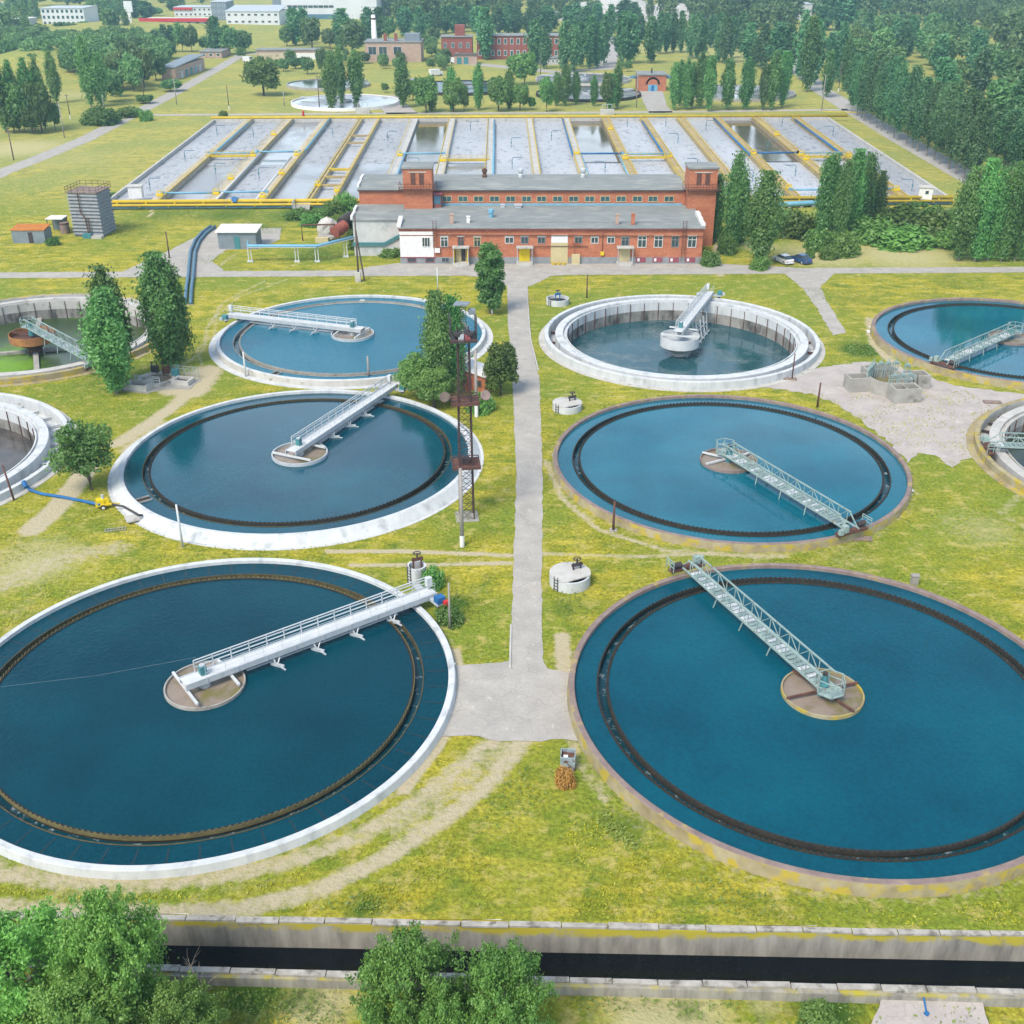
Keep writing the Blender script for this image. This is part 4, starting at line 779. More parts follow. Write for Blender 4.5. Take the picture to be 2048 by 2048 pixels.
    MB().tube([(a.x,a.y,0),(a.x,a.y,2.4),(b.x,b.y,2.4),(b.x,b.y,0)], .12, 8).build('pipe', M['yellow'], tt)
basin()
# ------------------------------------------------------------------ window / door helpers (walls facing the camera, -Y)
def window(par, x, y, z, w, h, glass='glass', frame='wframe', mull=1, trans=True, name='window', fw=.09, face='y'):
    """x,z centre; y = wall face; protrudes towards -Y"""
    g = MB().bb(x-w/2+.02,x+w/2-.02,y-.03,y+.05,z-h/2+.02,z+h/2-.02).build(name, M[glass], par)
    f = MB().bb(x-w/2,x-w/2+fw,y-.08,y+.02,z-h/2,z+h/2).bb(x+w/2-fw,x+w/2,y-.08,y+.02,z-h/2,z+h/2).bb(x-w/2+fw,x+w/2-fw,y-.08,y+.02,z+h/2-fw,z+h/2).bb(x-w/2+fw,x+w/2-fw,y-.08,y+.02,z-h/2,z-h/2+fw)
    for k in range(mull):
        q = x-w/2+w*(k+1)/(mull+1); f.bb(q-fw*.4,q+fw*.4,y-.07,y,z-h/2+fw,z+h/2-fw)
    if trans: f.bb(x-w/2+fw,x+w/2-fw,y-.065,y,z+h*.18,z+h*.18+fw*.8)
    f.build('frame', M[frame], g)
    return g
def wx(xd, yd, Y):                                   # working pixel -> world x,z on the plane y=Y
    v = (CPX-yd)/FPX; u = (xd-CPX)/FPX; dy = math.cos(TH)+v*math.sin(TH); s = Y/dy
    return s*u, CAMZ+s*(-math.sin(TH)+v*math.cos(TH))
def main_building():
    t = thing('pump_house', 'long orange brick building with grey roofs, clerestory and two towers', 'building')
    Y0, Y1, Y2 = 187.6, 202.5, 215.7
    x0, x1 = -19.1, 32.5; zr = 6.1
    mb = MB().bb(x0,x1,Y0,Y1,1.15,zr-.25); mb.build('front_wall', M['brick'], t)
    MB().bb(x0-.06,x1+.06,Y0-.08,Y1,-.3,1.15).build('plinth', M['plinth'], t)
    c = MB().bb(x0-.1,x1+.1,Y0-.16,Y0+.2,zr-.55,zr-.25).bb(x0-.2,x1+.2,Y0-.28,Y0+.25,zr-.25,zr-.05); c.build('cornice', M['brickd'], t)
    rf = MB(); a, b = zr, zr+.55
    rf.v = [(x0-.3,Y0-.35,a-.06),(x1+.3,Y0-.35,a-.06),(x1+.3,Y1,b),(x0-.3,Y1,b),(x0-.3,Y0-.35,a+.08),(x1+.3,Y0-.35,a+.08),(x1+.3,Y1,b+.12),(x0-.3,Y1,b+.12)]
    rf.f = [(3,2,1,0),(4,5,6,7),(0,1,5,4),(1,2,6,5),(2,3,7,6),(3,0,4,7)]; rf.m = [0]*6
    front = rf.build('roof', M['felt'], t)
    # stepped white parapets at both ends
    for xx, ya, yb in ((x0-.1,Y0,Y0+5.0),(x1+.1,Y0+1,Y0+9)):
        pp = MB(); n = 3
        for k in range(n): pp.bb(xx-.35,xx+.35,ya+(yb-ya)*k/n,ya+(yb-ya)*(k+.9)/n,zr+.1,zr+.55+.22*k)
        pp.build('parapet', M['wtile'], t)
    # tall block with clerestory
    tx0, tx1, tz = -27.6, 31.3, 9.45
    MB().bb(tx0,tx1,Y1+.05,Y2,-.3,tz).build('clerestory_wall', M['brick'], t)
    MB().bb(tx0-.2,tx1,Y1-.3,Y1+.04,tz-.25,tz-.02).build('eaves_gutter', M['rsteel'], t)
    rf = MB(); rf.v = [(tx0-.3,Y1-.4,tz),(tx1,Y1-.4,tz),(tx1,Y2-6,tz+.75),(tx0-.3,Y2-6,tz+.75),(tx1,Y2+.3,tz+.1),(tx0-.3,Y2+.3,tz+.1),(tx0-.3,Y1-.4,tz+.12),(tx1,Y1-.4,tz+.12),(tx1,Y2-6,tz+.87),(tx0-.3,Y2-6,tz+.87),(tx1,Y2+.3,tz+.22),(tx0-.3,Y2+.3,tz+.22)]
    rf.f = [(6,7,8,9),(9,8,10,11),(0,1,7,6),(5,11,10,4),(0,6,9,3),(3,9,11,5),(1,2,8,7),(2,4,10,8)]; rf.m = [0]*8; rf.build('roof', M['felt'], t)
    for k in range(2): MB().bb(tx0-.45,tx0-.05,Y1+1+k*4.5,Y1+4.8+k*4.5,tz+.1,tz+.75+.3*k).build('parapet', M['wtile'], t)
    MB().bb(-13.0,30.8,Y1-.25,Y1+.05,zr+.62,zr+.95).build('flashing', M['blue'], t)
    for px in (893.7,926,957,989,1021,1053,1083,1115,1147,1179,1210,1242,1274.5,1305.5,1337.5):
        X, z = wx(px/1.06, 380, Y1+.05); window(t, X, Y1+.04, zr+1.75, 1.75, 1.05, 'tglass', 'creamd', 1, False)
    # plastered left wing
    lx0, lx1, ly = -27.7, -19.3, 192.8
    MB().bb(lx0,lx1,ly,Y1,-.3,6.2).build('plaster_wall', M['plaster'], t)
    rf = MB(); rf.v = [(lx0-.2,ly-.25,6.2),(lx1,ly-.25,6.2),(lx1,Y1,6.75),(lx0-.2,Y1,6.75),(lx0-.2,ly-.25,6.34),(lx1,ly-.25,6.34),(lx1,Y1,6.9),(lx0-.2,Y1,6.9)]
    rf.f = [(3,2,1,0),(4,5,6,7),(0,1,5,4),(1,2,6,5),(2,3,7,6),(3,0,4,7)]; rf.m = [0]*6; rf.build('roof', M['felt'], t)
    for k in range(2): MB().bb(lx0-.4,lx0,ly+.3+k*4,ly+3.8+k*4,6.2,6.9+.3*k).build('parapet', M['wtile'], t)
    for k in range(3):
        zz = 2.35-.25*k
        MB().tube([(lx0-.2,ly-.2,zz),(-22.4,ly-.2,zz),(-19.4,ly-.2,zz+1.55)], .10, 8).build('wall_pipe', M['teal'], t)
    # white tiled corner
    X0, X1 = x0-.02, -13.35
    MB().bb(X0,X1,Y0-.12,Y0-.01,1.2,4.75).bb(X0,X1,Y0-.14,Y0-.01,4.95,5.75).build('tiled_front', M['wtile'], t)
    MB().bb(X0,X1+.2,Y0-.16,Y0-.0,1.05,1.2).build('red_band', M['mauve'], t)
    window(t, -14.65, Y0-.12, 3.75, 1.4, 1.65, 'glass', 'wframe', 2, False)
    for px in (1173, 1310): X, z = wx(Z(5,px,830)[0], 470, Y0); window(t, X, Y0-.08, .68, 1.5, .8, 'glass', 'mauve', 0, False)
    X, z = wx(Z(5,1427,830)[0], 470, Y0); window(t, X, Y0-.08, .68, 1.3, .8, 'glass', 'plinth', 1, False)
    # front windows
    W6 = [(5,1422,1.3,1.75,'wframe',1),(5,1547,1.1,1.7,'brickd',1),(5,1670,1.2,1.7,'creamd',1),(5,1912,1.5,1.1,'wframe',1),
          (6,95,1.3,1.2,'plinth',1),(6,222,1.3,1.1,'plinth',1),(6,500,1.3,1.1,'plinth',1),(6,622,1.3,1.1,'wframe',1),(6,745,1.3,1.1,'wframe',1),
          (6,853,1.35,1.7,'plinth',1),(6,980,1.5,1.9,'wframe',1),(6,1103,1.5,1.9,'wframe',1),(6,1229,1.3,1.8,'plinth',1),(6,1356,1.5,1.9,'wframe',1)]
    for i, px, w, h, fr, mu in W6:
        X, z = wx(Z(i,px,700)[0], 463, Y0); zc = 4.25-h/2+.45 if h < 1.3 else 3.75
        window(t, X, Y0-.01, zc if h > 1.3 else 4.05, w, h, 'glass', fr, mu, h > 1.3)
        MB().bb(X-w/2-.1,X+w/2+.1,Y0-.1,Y0-.005,(zc+h/2 if h > 1.3 else 4.05+h/2)+.01,(zc+h/2 if h > 1.3 else 4.05+h/2)+.2).build('lintel', M['pconc'], t)
    for px in (972,1098,1222,1345):
        X, z = wx(Z(6,px,830)[0], 488, Y0); MB().bb(X-.85,X+.85,Y0-.13,Y0-.07,.28,1.12).build('boarded_window', M['mauve'], t)
        MB().bb(X-.6,X-.2,Y0-.15,Y0-.12,.45,.95).build('pane', M['wtile'], t)
    # big loading door, doors with canopies
    X, z = wx(Z(6,357,700)[0], 470, Y0); d = MB().bb(X-1.45,X+1.45,Y0-.1,Y0-.01,.1,3.6).build('loading_door', M['creamd'], t); MB().bb(X-1.4,X+1.4,Y0-.11,Y0-.01,3.62,4.95).build('transom', M['wtile'], d)
    for q in (-1.5,1.46): MB().bb(X+q,X+q+.08,Y0-.16,Y0-.02,.05,1.3).build('guard_rail', M['yellow'], d)
    for k in range(3): MB().lathe([(.28,.0),(.36,.0),(.36,.3),(.28,.3)], 16, closed=True).build('tyre_planter', M['yellow'], t, (X-.9+k*.85,Y0-.7,0))
    def porch(px, i, col, side, lab):
        X, z = wx(Z(i,px,800)[0], 480, Y0); d = MB().bb(X-.9,X+.9,Y0-.1,Y0-.01,.45,2.75).build('door', M[col], t)
        MB().bb(X-1.45,X+1.45,Y0-1.5,Y0-.02,2.95,3.12).build('canopy', M['pconc'], d)
        st = MB().bb(X-1.4,X+1.4,Y0-1.5,Y0-.02,-.05,.42).bb(X-1.0,X+1.0,Y0-1.9,Y0-1.5,-.05,.2); st.build('step', M['pconc'], d)
        for s in (-1.3, 1.2): MB().bb(X+s,X+s+.1,Y0-1.45,Y0-1.35,.42,2.95).build('post', M['grey'], d)
        if side:
            for s in (-1.2, 1.05): MB().bb(X+s,X+s+.12,Y0-1.2,Y0-.1,.42,2.95).build('side_panel', M[side], d)
        return X, d
    X, d = porch(1548, 5, 'creamd', 'yellowd', 'l'); MB().bb(X+.05,X+.75,Y0-.14,Y0-.1,.45,2.7).build('opening', M['dsteel'], d)
    porch(95, 6, 'yellowd', None, 'm'); porch(850, 6, 'creamd', None, 'r')
    X, z = wx(Z(6,480,840)[0], 488, Y0); MB().bb(X-.7,X+.7,Y0-.6,Y0-.2,0,1.75).build('panel', M['creamd'], t)
    X, z = wx(Z(5,1370,770)[0], 480, Y0); MB().bb(X-.45,X+.45,Y0-.45,Y0-.02,2.0,2.75).build('air_conditioner', M['wtile'], t)
    X, z = wx(Z(6,680,795)[0], 480, Y0); MB().bb(X-.3,X+.3,Y0-.3,Y0-.02,1.5,2.1).build('gas_box', M['yellowd'], t)
    MB().bb(X-.05,X+.05,Y0-.12,Y0-.02,2.1,5.4).build('downpipe', M['rsteel'], t)
    MB().tube([(-13,Y0-.2,5.0),(x1,Y0-.2,4.75)], .07, 6).tube([(-13,Y0-.25,2.9),(-2,Y0-.25,2.95)], .06, 6).tube([(1,Y0-.2,3.05),(13,Y0-.2,3.05)], .06, 6).build('wall_pipe', M['rsteel'], t)
    X, z = wx(Z(6,490,700)[0], 470, Y0); MB().bb(X-.9,X+.4,Y0-.5,Y0-.3,3.55,3.65).bb(X-.5,X-.42,Y0-.3,Y0-.2,1.2,3.55).build('cable_box', M['brickd'], t)
    # roof ladders
    for px in (1350, 1300):
        i = 5 if px == 1350 else 6; X, z = wx(Z(i,px,600)[0], 440, Y0); l = MB()
        for s in (-.3,.3): l.bar((X+s,Y0-.35,.6 if i == 6 else 2.8),(X+s,Y0-.35,zr+1.3),.08)
        for k in range(9 if i == 5 else 14): zz = zr+1.2-.4*k; l.bar((X-.3,Y0-.35,zz),(X+.3,Y0-.35,zz),.05)
        l.build('ladder', M['rsteel'], t)
    # towers
    def tower(X0, X1, ya, yb, zt, zb):
        MB().bb(X0,X1,ya,yb,zb,zt).build('tower_wall', M['brick'], t); MB().bb(X0-.2,X1+.2,ya-.2,yb+.2,zt,zt+.3).build('tower_roof', M['felt'], t)
        xm = (X0+X1)/2
        for s in (-.75,.75): MB().bb(xm+s-.42,xm+s+.42,ya-.06,ya-.005,zt-2.75,zt-.75).build('louvred_opening', M['rsteel'], t)
        MB().bb(xm-1.6,xm+1.6,ya-.1,ya-.004,zt-.65,zt-.5).build('lintel', M['pconc'], t)
        bl = MB(); z0 = zt-3.5; bl.bb(X0-.7,X1+.7,ya-.8,ya-.01,z0-.12,z0); 
        for k in range(13):
            q = X0-.7+(X1-X0+1.4)*k/12; bl.bar((q,ya-.77,z0),(q,ya-.77,z0+1.0),.06)
        for h in (.5,1.0): bl.bar((X0-.7,ya-.77,z0+h),(X1+.7,ya-.77,z0+h),.07)
        for xx in (X0-.7,X1+.7): bl.bar((xx,ya-.8,z0+1),(xx,ya+2.2,z0+1),.07).bar((xx,ya-.8,z0),(xx,ya+2.2,z0),.1).bar((xx,ya+2.2,z0),(xx,ya+2.2,z0+1),.06)
        bl.build('balcony', M['rsteel'], t)
    tower(-19.35,-14.2,199.9,205,13.6,-.2); tower(31.35,36.4,199.9,205,13.55,-.3)
    # glazed lean-to beside the left tower
    MB().bb(-14.1,-12.7,200.6,202.4,6.3,9.0).build('lean_to', M['brickd'], t); MB().bb(-14.0,-12.8,200.52,200.59,7.3,8.8).build('lean_to_window', M['sblue'], t); MB().bb(-14.15,-12.5,200.3,202.5,9.0,9.1).build('lean_to_roof', M['mauve'], t)
    # things on the roofs
    def stack(px, py, i, w, h, m, rnd=False):
        xd, yd = Z(i, px, py); p = D(xd, yd, zr+.4); o = MB()
        if rnd: o.lathe([(w/2,0),(w/2,h*.6),(w*.7,h*.62),(w*.7,h),(0,h*1.1)], 14).build('roof_vent', M[m], t, (p.x,p.y,zr+.3))
        else: o.bb(-w/2,w/2,-w/2,w/2,0,h).bb(-w*.62,w*.62,-w*.62,w*.62,h,h+.12).build('chimney', M[m], t, (p.x,p.y,zr+.2))
    stack(1478,545,5,.65,1.5,'pink'); stack(1602,540,5,.55,1.0,'wtile'); stack(1775,505,5,.75,1.4,'blue',True); stack(793,550,6,.55,1.6,'pink'); stack(912,552,6,.6,1.7,'brick')
    stack(1862,440,5,.7,.8,'grey'); stack(45,440,6,1.2,.8,'grey')
    for i, px in ((5,1725),(6,66),(6,536)):
        xd, yd = Z(i, px, 215); X = wx(xd, yd, Y2-6)[0]; MB().lathe([(.45,0),(.45,.7),(.3,.9),(.5,1.3),(.5,1.7),(0,2.0)], 12).build('ridge_vent', M['rsteel'] if i == 5 else M['grey'], t, (X,Y2-6,tz+.6))
    MB().bar((-5,Y0+3,zr+.3),(x1-2,Y0+3,zr+.3),.02).build('roof_cable', M['dsteel'], t)
main_building()
# ------------------------------------------------------------------ other near structures
def mast():
    p = D(881, 975); t = thing('lattice_mast', 'tall rusty lattice floodlight mast standing beside the white rimmed tank', 'mast', (p.x,p.y,0), .12)
    H = 21.2; w0, w1 = .66, .5
    mb = MB(); hw = lambda z: w0+(w1-w0)*z/H
    for sx in (-1,1):
        for sy in (-1,1): mb.bar((sx*w0,sy*w0,0),(sx*w1,sy*w1,H-2.2),.09)
    mb.build('leg_frame', M['maststeel'], t)
    br = MB(); n = 17
    for k in range(n):
        z0, z1 = (H-2.4)*k/n, (H-2.4)*(k+1)/n; a, b = hw(z0), hw(z1)
        for (x0,y0),(x1,y1) in (((-1,-1),(1,-1)),((1,-1),(1,1)),((1,1),(-1,1)),((-1,1),(-1,-1))):
            br.bar((x0*a,y0*a,z0),(x1*b,y1*b,z1),.035).bar((x1*a,y1*a,z0),(x0*b,y0*b,z1),.035).bar((x0*a,y0*a,z0),(x1*a,y1*a,z0),.035)
    br.build('bracing', M['maststeel'], t)
    def plat(yd, r, m):
        z = Hat(881, 975, yd); o = MB().bb(-r,r,-r,r,z,z+.12).build('platform', M[m], t); q = MB()
        for sx in (-1,1):
            for sy in (-1,1): q.bar((sx*r,sy*r,z),(sx*r,sy*r,z+.3),.07)
        for (a,b) in (((-r,-r),(r,-r)),((r,-r),(r,r)),((r,r),(-r,r)),((-r,r),(-r,-r))): q.bar((a[0],a[1],z+.3),(b[0],b[1],z+.3),.07)
        q.build('edge_rail', M['rsteel'], o); return z, o
    z, o = plat(876, 1.3, 'rsteel'); MB().bb(-.35,.35,-.35,.35,z+.12,z+.75).build('lamp_box', M['dsteel'], o)
    z, o = plat(757, 1.25, 'rsteel')
    for s, m in ((-1,'orange'),(1,'pink')):
        f = MB().lathe([(.06,0),(.22,.1),(.40,.6),(.50,.95),(.42,1.0),(0,.9)], 14); q = f.build('floodlight', M['rust' if s > 0 else 'wood'], o, (s*1.65,-.4,z+.35)); q.rotation_euler = (.9,0,s*.3)
        MB().bar((0,0,.2),(-s*.75,.35,-.1),.1).build('bracket', M['rsteel'], q)
    z, o = plat(640, 1.15, 'dsteel')
    fr = MB()
    for s in (-1,1):
        for y in (-.9,.9): fr.bar((s*1.15,y,z),(s*1.15,y,z+2.2),.07)
        for k in range(6): fr.bar((s*1.15,-.9,z+.3+.38*k),(s*1.15,.9,z+.3+.38*k),.07)
    fr.build('lamp_rack', M['dsteel'], o)
    for x in (-.55,.55):
        MB().lathe([(.12,0),(.42,.35),(.42,.6),(0,.62)][::-1], 12).build('floodlight', M['dsteel'], o, (x,-.5,z+.2))
    MB().bb(-.5,.0,-.85,-.5,z+.1,z+.7).build('control_box', M['grey'], o); MB().bb(.1,.6,-.85,-.5,z+.1,z+.65).build('control_box', M['mauve'], o)
    zt = Hat(881,975,572); lb = MB()
    for k in range(18): lb.bar((-.25,-.62,z+.2+k*(zt-z)/18),(.25,-.62,z+.2+k*(zt-z)/18),.04)
    lb.bar((-.25,-.62,z),(-.25,-.62,zt),.05).bar((.25,-.62,z),(.25,-.62,zt),.05).build('ladder', M['dsteel'], t)
    c = MB().prism([(-.9,-.5),(.35,-.8),(.75,.35),(-.5,.65)], zt-.05, zt+.02); c.build('top_shade', M['slate'], t)
    MB().bb(.5,1.1,-.6,.1,zt-.9,zt-.5).build('top_floodlight', M['slate'], t)
    MB().bb(-1.1,1.1,-1.1,1.1,-.2,.06).build('footing', M['conc'], t)
mast()
def pole(xd, yb, yt, r, m, label, cat='pole', base=None, name='pole', lean=(0,0), extra=None):
    p = D(xd, yb); h = Hat(xd, yb, yt); t = thing(name, label, cat, (p.x,p.y,0))
    MB().tube([(0,0,-.2),(lean[0],lean[1],h)], [r,r*.75], 10).build('shaft', M[m], t, smooth=True)
    if base: MB().lathe([(r*1.1,0),(r*1.08,base)], 12).build('painted_base', M['wtile'], t)
    if extra == 'cross': MB().bar((-.7,0,h-.4),(.7,0,h-.4),.1).build('crossarm', M[m], t)
    if extra == 'foot': MB().bb(-.35,.35,-.35,.35,-.1,.1).build('footing', M['conc'], t)
    if extra == 'stay': MB().tube([(.9,.3,0),(.0,0,h*.8)], r*.8, 8).build('strut', M[m], t); MB().bb(-.5,.4,-.6,.2,0,1.6).build('concrete_stub', M['pconc'], t)
    return t
pole(872,1031,884,.20,'poleg','thick concrete pole with white painted foot in front of the lattice mast','pole',1.2)
pole(899,786,660,.20,'poleg','concrete pole with white painted foot beside the brick hut','pole',1.5)
pole(927,592,470,.20,'poleg','concrete pole with white foot beside the tree at the head of the path','pole',1.5)
pole(677,531,408,.17,'wood','dark wooden pole with concrete stub in front of the brick building','pole',None,extra='stay')
pole(320,487,437,.14,'rsteel','thin brown pole beside the asphalt yard on the left')
pole(464,711,664,.13,'wsteel','short white post on the near rim of the bright blue tank','post')
pole(696,716,672,.15,'poleg','grey post behind the bridge of the broad rimmed tank','post')
pole(345,1032,952,.12,'wsteel','thin white post at the near left of the broad rimmed tank','post')
pole(849,1186,1100,.10,'poleg','thin grey post in the grass beside the nearest white tank','post')
pole(1157,1001,946,.13,'rsteel','rusty post beside the pale blue tank, near side','post',extra='foot')
pole(1494,716,667,.10,'rsteel','thin rusty post below the white drawn-down tank','post')
pole(1542,768,722,.13,'rsteel','rusty post at the far rim of the pale blue tank','post')
pole(1107,562,518,.11,'rsteel','ochre rusted post on the lawn left of the white drawn-down tank','post')
pole(826,549,504,.10,'wsteel','thin white post on the lawn left of the path head','post')
pole(27,944,880,.11,'rsteel','leaning rusty post beside the pump hose at the left edge','post',lean=(-.5,.3))
for n,(i,x,yb,yt,lab) in enumerate(((0,105,1210,955,'at the left edge near the field road'),(0,487,1040,780,'in front of the left edge clump of trees'),(0,532,900,710,'with white foot between clump and field road'),(0,788,830,710,'by the dark bushes on the field road'),(0,1085,720,590,'by the branch of the field road'),
    (0,1335,790,590,'standing alone on the grass below the field road'),(0,1730,830,640,'with white foot above the basin corner'),(1,215,800,690,'left of the far pale tank'),(1,480,822,570,'in front of the far pale tank'),(3,405,830,560,'behind the back right basin corner'),(3,530,695,470,'with white foot beside the right road'),(2,938,815,560,'left of the small brick pump house'),(2,215,560,400,'beside the far lane'),(1,985,460,300,'by the chimney building'))):
    xd, ybd = Z(i,x,yb); _, ytd = Z(i,x,yt); pole(xd, ybd, ytd, .16, 'wood' if n % 2 == 0 else 'poleg', 'slim utility pole '+lab, 'pole', 1.3 if 'white' in lab else None, 'utility_pole', extra='cross' if n % 3 else None)
def chamber(xd, yd, r, h, lab, wall, top, valve, off=(.35,.3)):
    p = D(xd, yd); t = thing('valve_chamber', lab, 'manhole', (p.x,p.y,0))
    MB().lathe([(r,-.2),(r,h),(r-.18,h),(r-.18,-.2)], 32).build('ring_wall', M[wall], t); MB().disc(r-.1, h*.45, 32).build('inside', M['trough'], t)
    a0, a1 = -.3, 4.4; cv = MB(); n = 24; b = [((r+.02)*math.cos(a0+(a1-a0)*k/n),(r+.02)*math.sin(a0+(a1-a0)*k/n)) for k in range(n+1)]
    if top: cv.prism(b, h+.005, h+.1); cv.build('cover_slab', M[top], t)
    v = MB().bar((-.35,0,h*.4),(-.35,0,h+.75),.12).bar((.35,0,h*.4),(.35,0,h+.75),.12).bar((-.5,0,h+.55),(.5,0,h+.55),.2,.25).bar((0,0,h+.5),(0,0,h+1.15),.12); v.build('valve', M[valve], t, (off[0]*r,off[1]*r,0), .4)
    MB().lathe([(.3,0),(.36,0),(.36,.06),(.3,.06)], 14, closed=True).bar((-.3,0,.03),(.3,0,.03),.05).build('handwheel', M['dsteel'], t, (off[0]*r,off[1]*r,h+1.1))
    l = MB()
    for s in (-.2,.2): l.bar((s,0,0),(s,0,h+.4),.05)
    for k in range(int(h/.3)+1): l.bar((-.2,0,.2+.3*k),(.2,0,.2+.3*k),.04)
    l.build('ladder', M['dsteel'], t, (-r*.72,-r*.75,0), -.75)
chamber(1075,1100,1.78,1.0,'white round concrete chamber beside the path, nearest the camera','white','pconc','dsteel')
chamber(1070,772,1.75,.8,'white round chamber right of the path with a dark valve','white','pconc','dsteel')
chamber(1052,573,1.75,.9,'peeling white and blue round chamber near the head of the path','white',None,'dblue',(0,.1))
chamber(787,1096,.85,1.6,'narrow tall round chamber with rusty valve behind the nearest white bridge','white',None,'rsteel',(.1,.1))
def dist_chamber(xd, yd, lab, s=1.0, rz=0, full=True):
    p = D(xd, yd); t = thing('distribution_chamber', lab, 'concrete chamber', (p.x,p.y,0), rz); h = 1.7*s
    w = MB(); th = .22
    def tank(x0,x1,y0,y1): w.bb(x0,x1,y0,y0+th,-.2,h).bb(x0,x1,y1-th,y1,-.2,h).bb(x0,x0+th,y0+th,y1-th,-.2,h).bb(x1-th,x1,y0+th,y1-th,-.2,h)
    arms = [(-4.0,-1.9,.6,2.2),(1.9,4.0,.6,2.2),(-1.0,1.6,-2.6,-.9),(-1.5,1.5,2.6,4.2)]
    for a in arms: tank(*a)
    w.lathe([(2.05,-.2),(2.05,h-.05),(1.8,h-.05),(1.8,-.2)], 32, (0,1.0,0)); w.bb(.2,.36,-2.38,-1.12,-.2,h-.04)
    w.build('wall', M['conc'], t)
    f = MB()
    for a in arms: f.bb(a[0]+th,a[1]-th,a[2]+th,a[3]-th,.05,h*.22)
    f.build('chamber_floor', M['dsteel'], t); MB().disc(1.85, h*.5, 32, (0,1.0)).build('central_basin', M['sludge'], t)
    for (x,y,n) in ((-1.7,1.6,3),(0,2.4,4),(1.9,1.6,1),(.3,-.9,3)):
        g = MB()
        for k in range(n):
            q = (k-(n-1)/2)*.75
            g.bar((q-.25,0,h*.5),(q-.25,0,h+.9),.08).bar((q+.25,0,h*.5),(q+.25,0,h+.9),.08).bar((q-.32,0,h+.9),(q+.32,0,h+.9),.14,.2).bar((q,0,h+.2),(q,0,h+1.6),.06).box((q,0,h+1.05),(.3,.3,.25))
        g.build('sluice_gate', M['green'], t, (x,y,0), .9 if x < -1 else 0)
    pr = MB(); rail(pr,-1.0,1.6,0,h,1.0,3,.035); pr.build('guard_rail', M['green'], t, (0,-.95,0))
    l = MB()
    for q in (-.22,.22): l.bar((q,-.5,0),(q,0,h+.3),.06)
    for k in range(6): l.bar((-.22,-.5+.08*k,.25*k+.2),(.22,-.5+.08*k,.25*k+.2),.05)
    l.build('ladder', M['wood'], t, (2.3,.5,0)); return t
dist_chamber(1683,742,'grey cross shaped concrete chamber with green sluice gates on the hardstanding',1.0,.12).scale = (1.3,1.3,1.05)
def dist_left():
    p = D(290,725); t = thing('distribution_chamber', 'half sunken concrete chamber with rusty gates between the two near poplars', 'concrete chamber', (p.x,p.y,0), -.25)
    w = MB().bb(-2.6,.6,-2.7,-2.4,-.2,.75).bb(-2.6,-2.3,-2.4,-1.2,-.2,.75).bb(.3,.6,-2.4,-1.2,-.2,.75).bb(-2.6,.6,-1.2,-.95,-.2,.8).bb(2.2,4.6,.4,.7,-.2,.6).bb(2.2,4.6,1.9,2.2,-.2,.6).bb(2.2,2.5,.7,1.9,-.2,.6).bb(4.3,4.6,.7,1.9,-.2,.6)
    w.lathe([(2.3,-.2),(2.3,.5),(2.0,.5),(2.0,-.2)], 32, (-.2,1.0,0)); w.build('wall', M['pconc'], t)
    MB().disc(2.1,.2,32,(-.2,1.0)).build('basin_water', M['sludge'], t); MB().bb(-2.3,.3,-2.4,-1.2,0,.3).bb(2.5,4.3,.7,1.9,0,.25).build('pit_floor', M['dsteel'], t)
    MB().prism(rough([(-3,-3.0),(1,-3.1),(2.2,-1.4),(5.2,-.4),(5.0,3.0),(-2,3.4)],.6,.15),-.3,.05).build('slab', M['conc'], t)
    for x, y, m in ((-1.4,2.9,'dsteel'),(.2,2.9,'rsteel'),(1.8,2.4,'teal')):
        MB().box((0,0,.9),(.9,.5,.8)).bar((-.4,0,0),(-.4,0,1.9),.09).bar((.4,0,0),(.4,0,1.9),.09).build('sluice_gate', M[m], t, (x,y,0))
    g = MB(); rail(g,0,3.4,0,0,1.5,5,.03); g.build('guard_rail', M['green'], t, (1.2,3.2,0)); g2 = MB(); rail(g2,-2,1.5,0,.5,.9,4,.03); g2.build('guard_rail', M['grey'], t, (0,-.9,0))
dist_left()
def shed_simple(name, lab, cat, p, rz, w, d, h, wall, roof, slope=0, ov=.2):
    t = thing(name, lab, cat, (p.x,p.y,p.z), rz); MB().bb(-w/2,w/2,0,d,-.3,h).build('wall', M[wall], t); r = MB()
    r.v = [(-w/2-ov,-ov,h),(w/2+ov,-ov,h),(w/2+ov,d+ov,h+slope),(-w/2-ov,d+ov,h+slope),(-w/2-ov,-ov,h+.14),(w/2+ov,-ov,h+.14),(w/2+ov,d+ov,h+slope+.14),(-w/2-ov,d+ov,h+slope+.14)]
    r.f = [(3,2,1,0),(4,5,6,7),(0,1,5,4),(1,2,6,5),(2,3,7,6),(3,0,4,7)]; r.m = [0]*6; r.build('roof', M[roof], t); return t
t = shed_simple('hut','low white flat roofed hut with a teal door on the asphalt yard','hut',D(449,470),0,6.8,4.6,3.0,'slate','wtile',.25,.35)
MB().bb(-.5,.5,-.06,0,0,2.3).build('door', M['teal'], t)
t = shed_simple('shed','blue grey sheet metal shed with an orange rusted roof','shed',D(56,459),0,6.0,3.4,2.3,'slate','orange',.35,.1)
MB().bb(.0,.8,-.05,0,0,2.0).build('doorway', M['dsteel'], t)
p = D(106,440); t = thing('shelter','white topped open shelter beside the blue grey shed','shelter',(p.x,p.y,0))
MB().bb(-1.6,1.6,0,3,2.55,2.7).build('roof', M['wtile'], t)
for x in (-1.4,1.4):
    for y in (.2,2.8): MB().bb(x-.06,x+.06,y-.06,y+.06,0,2.55).build('post', M['dsteel'], t)
MB().bb(-1.3,1.3,2.7,2.78,0,2.5).build('back_panel', M['slate'], t)
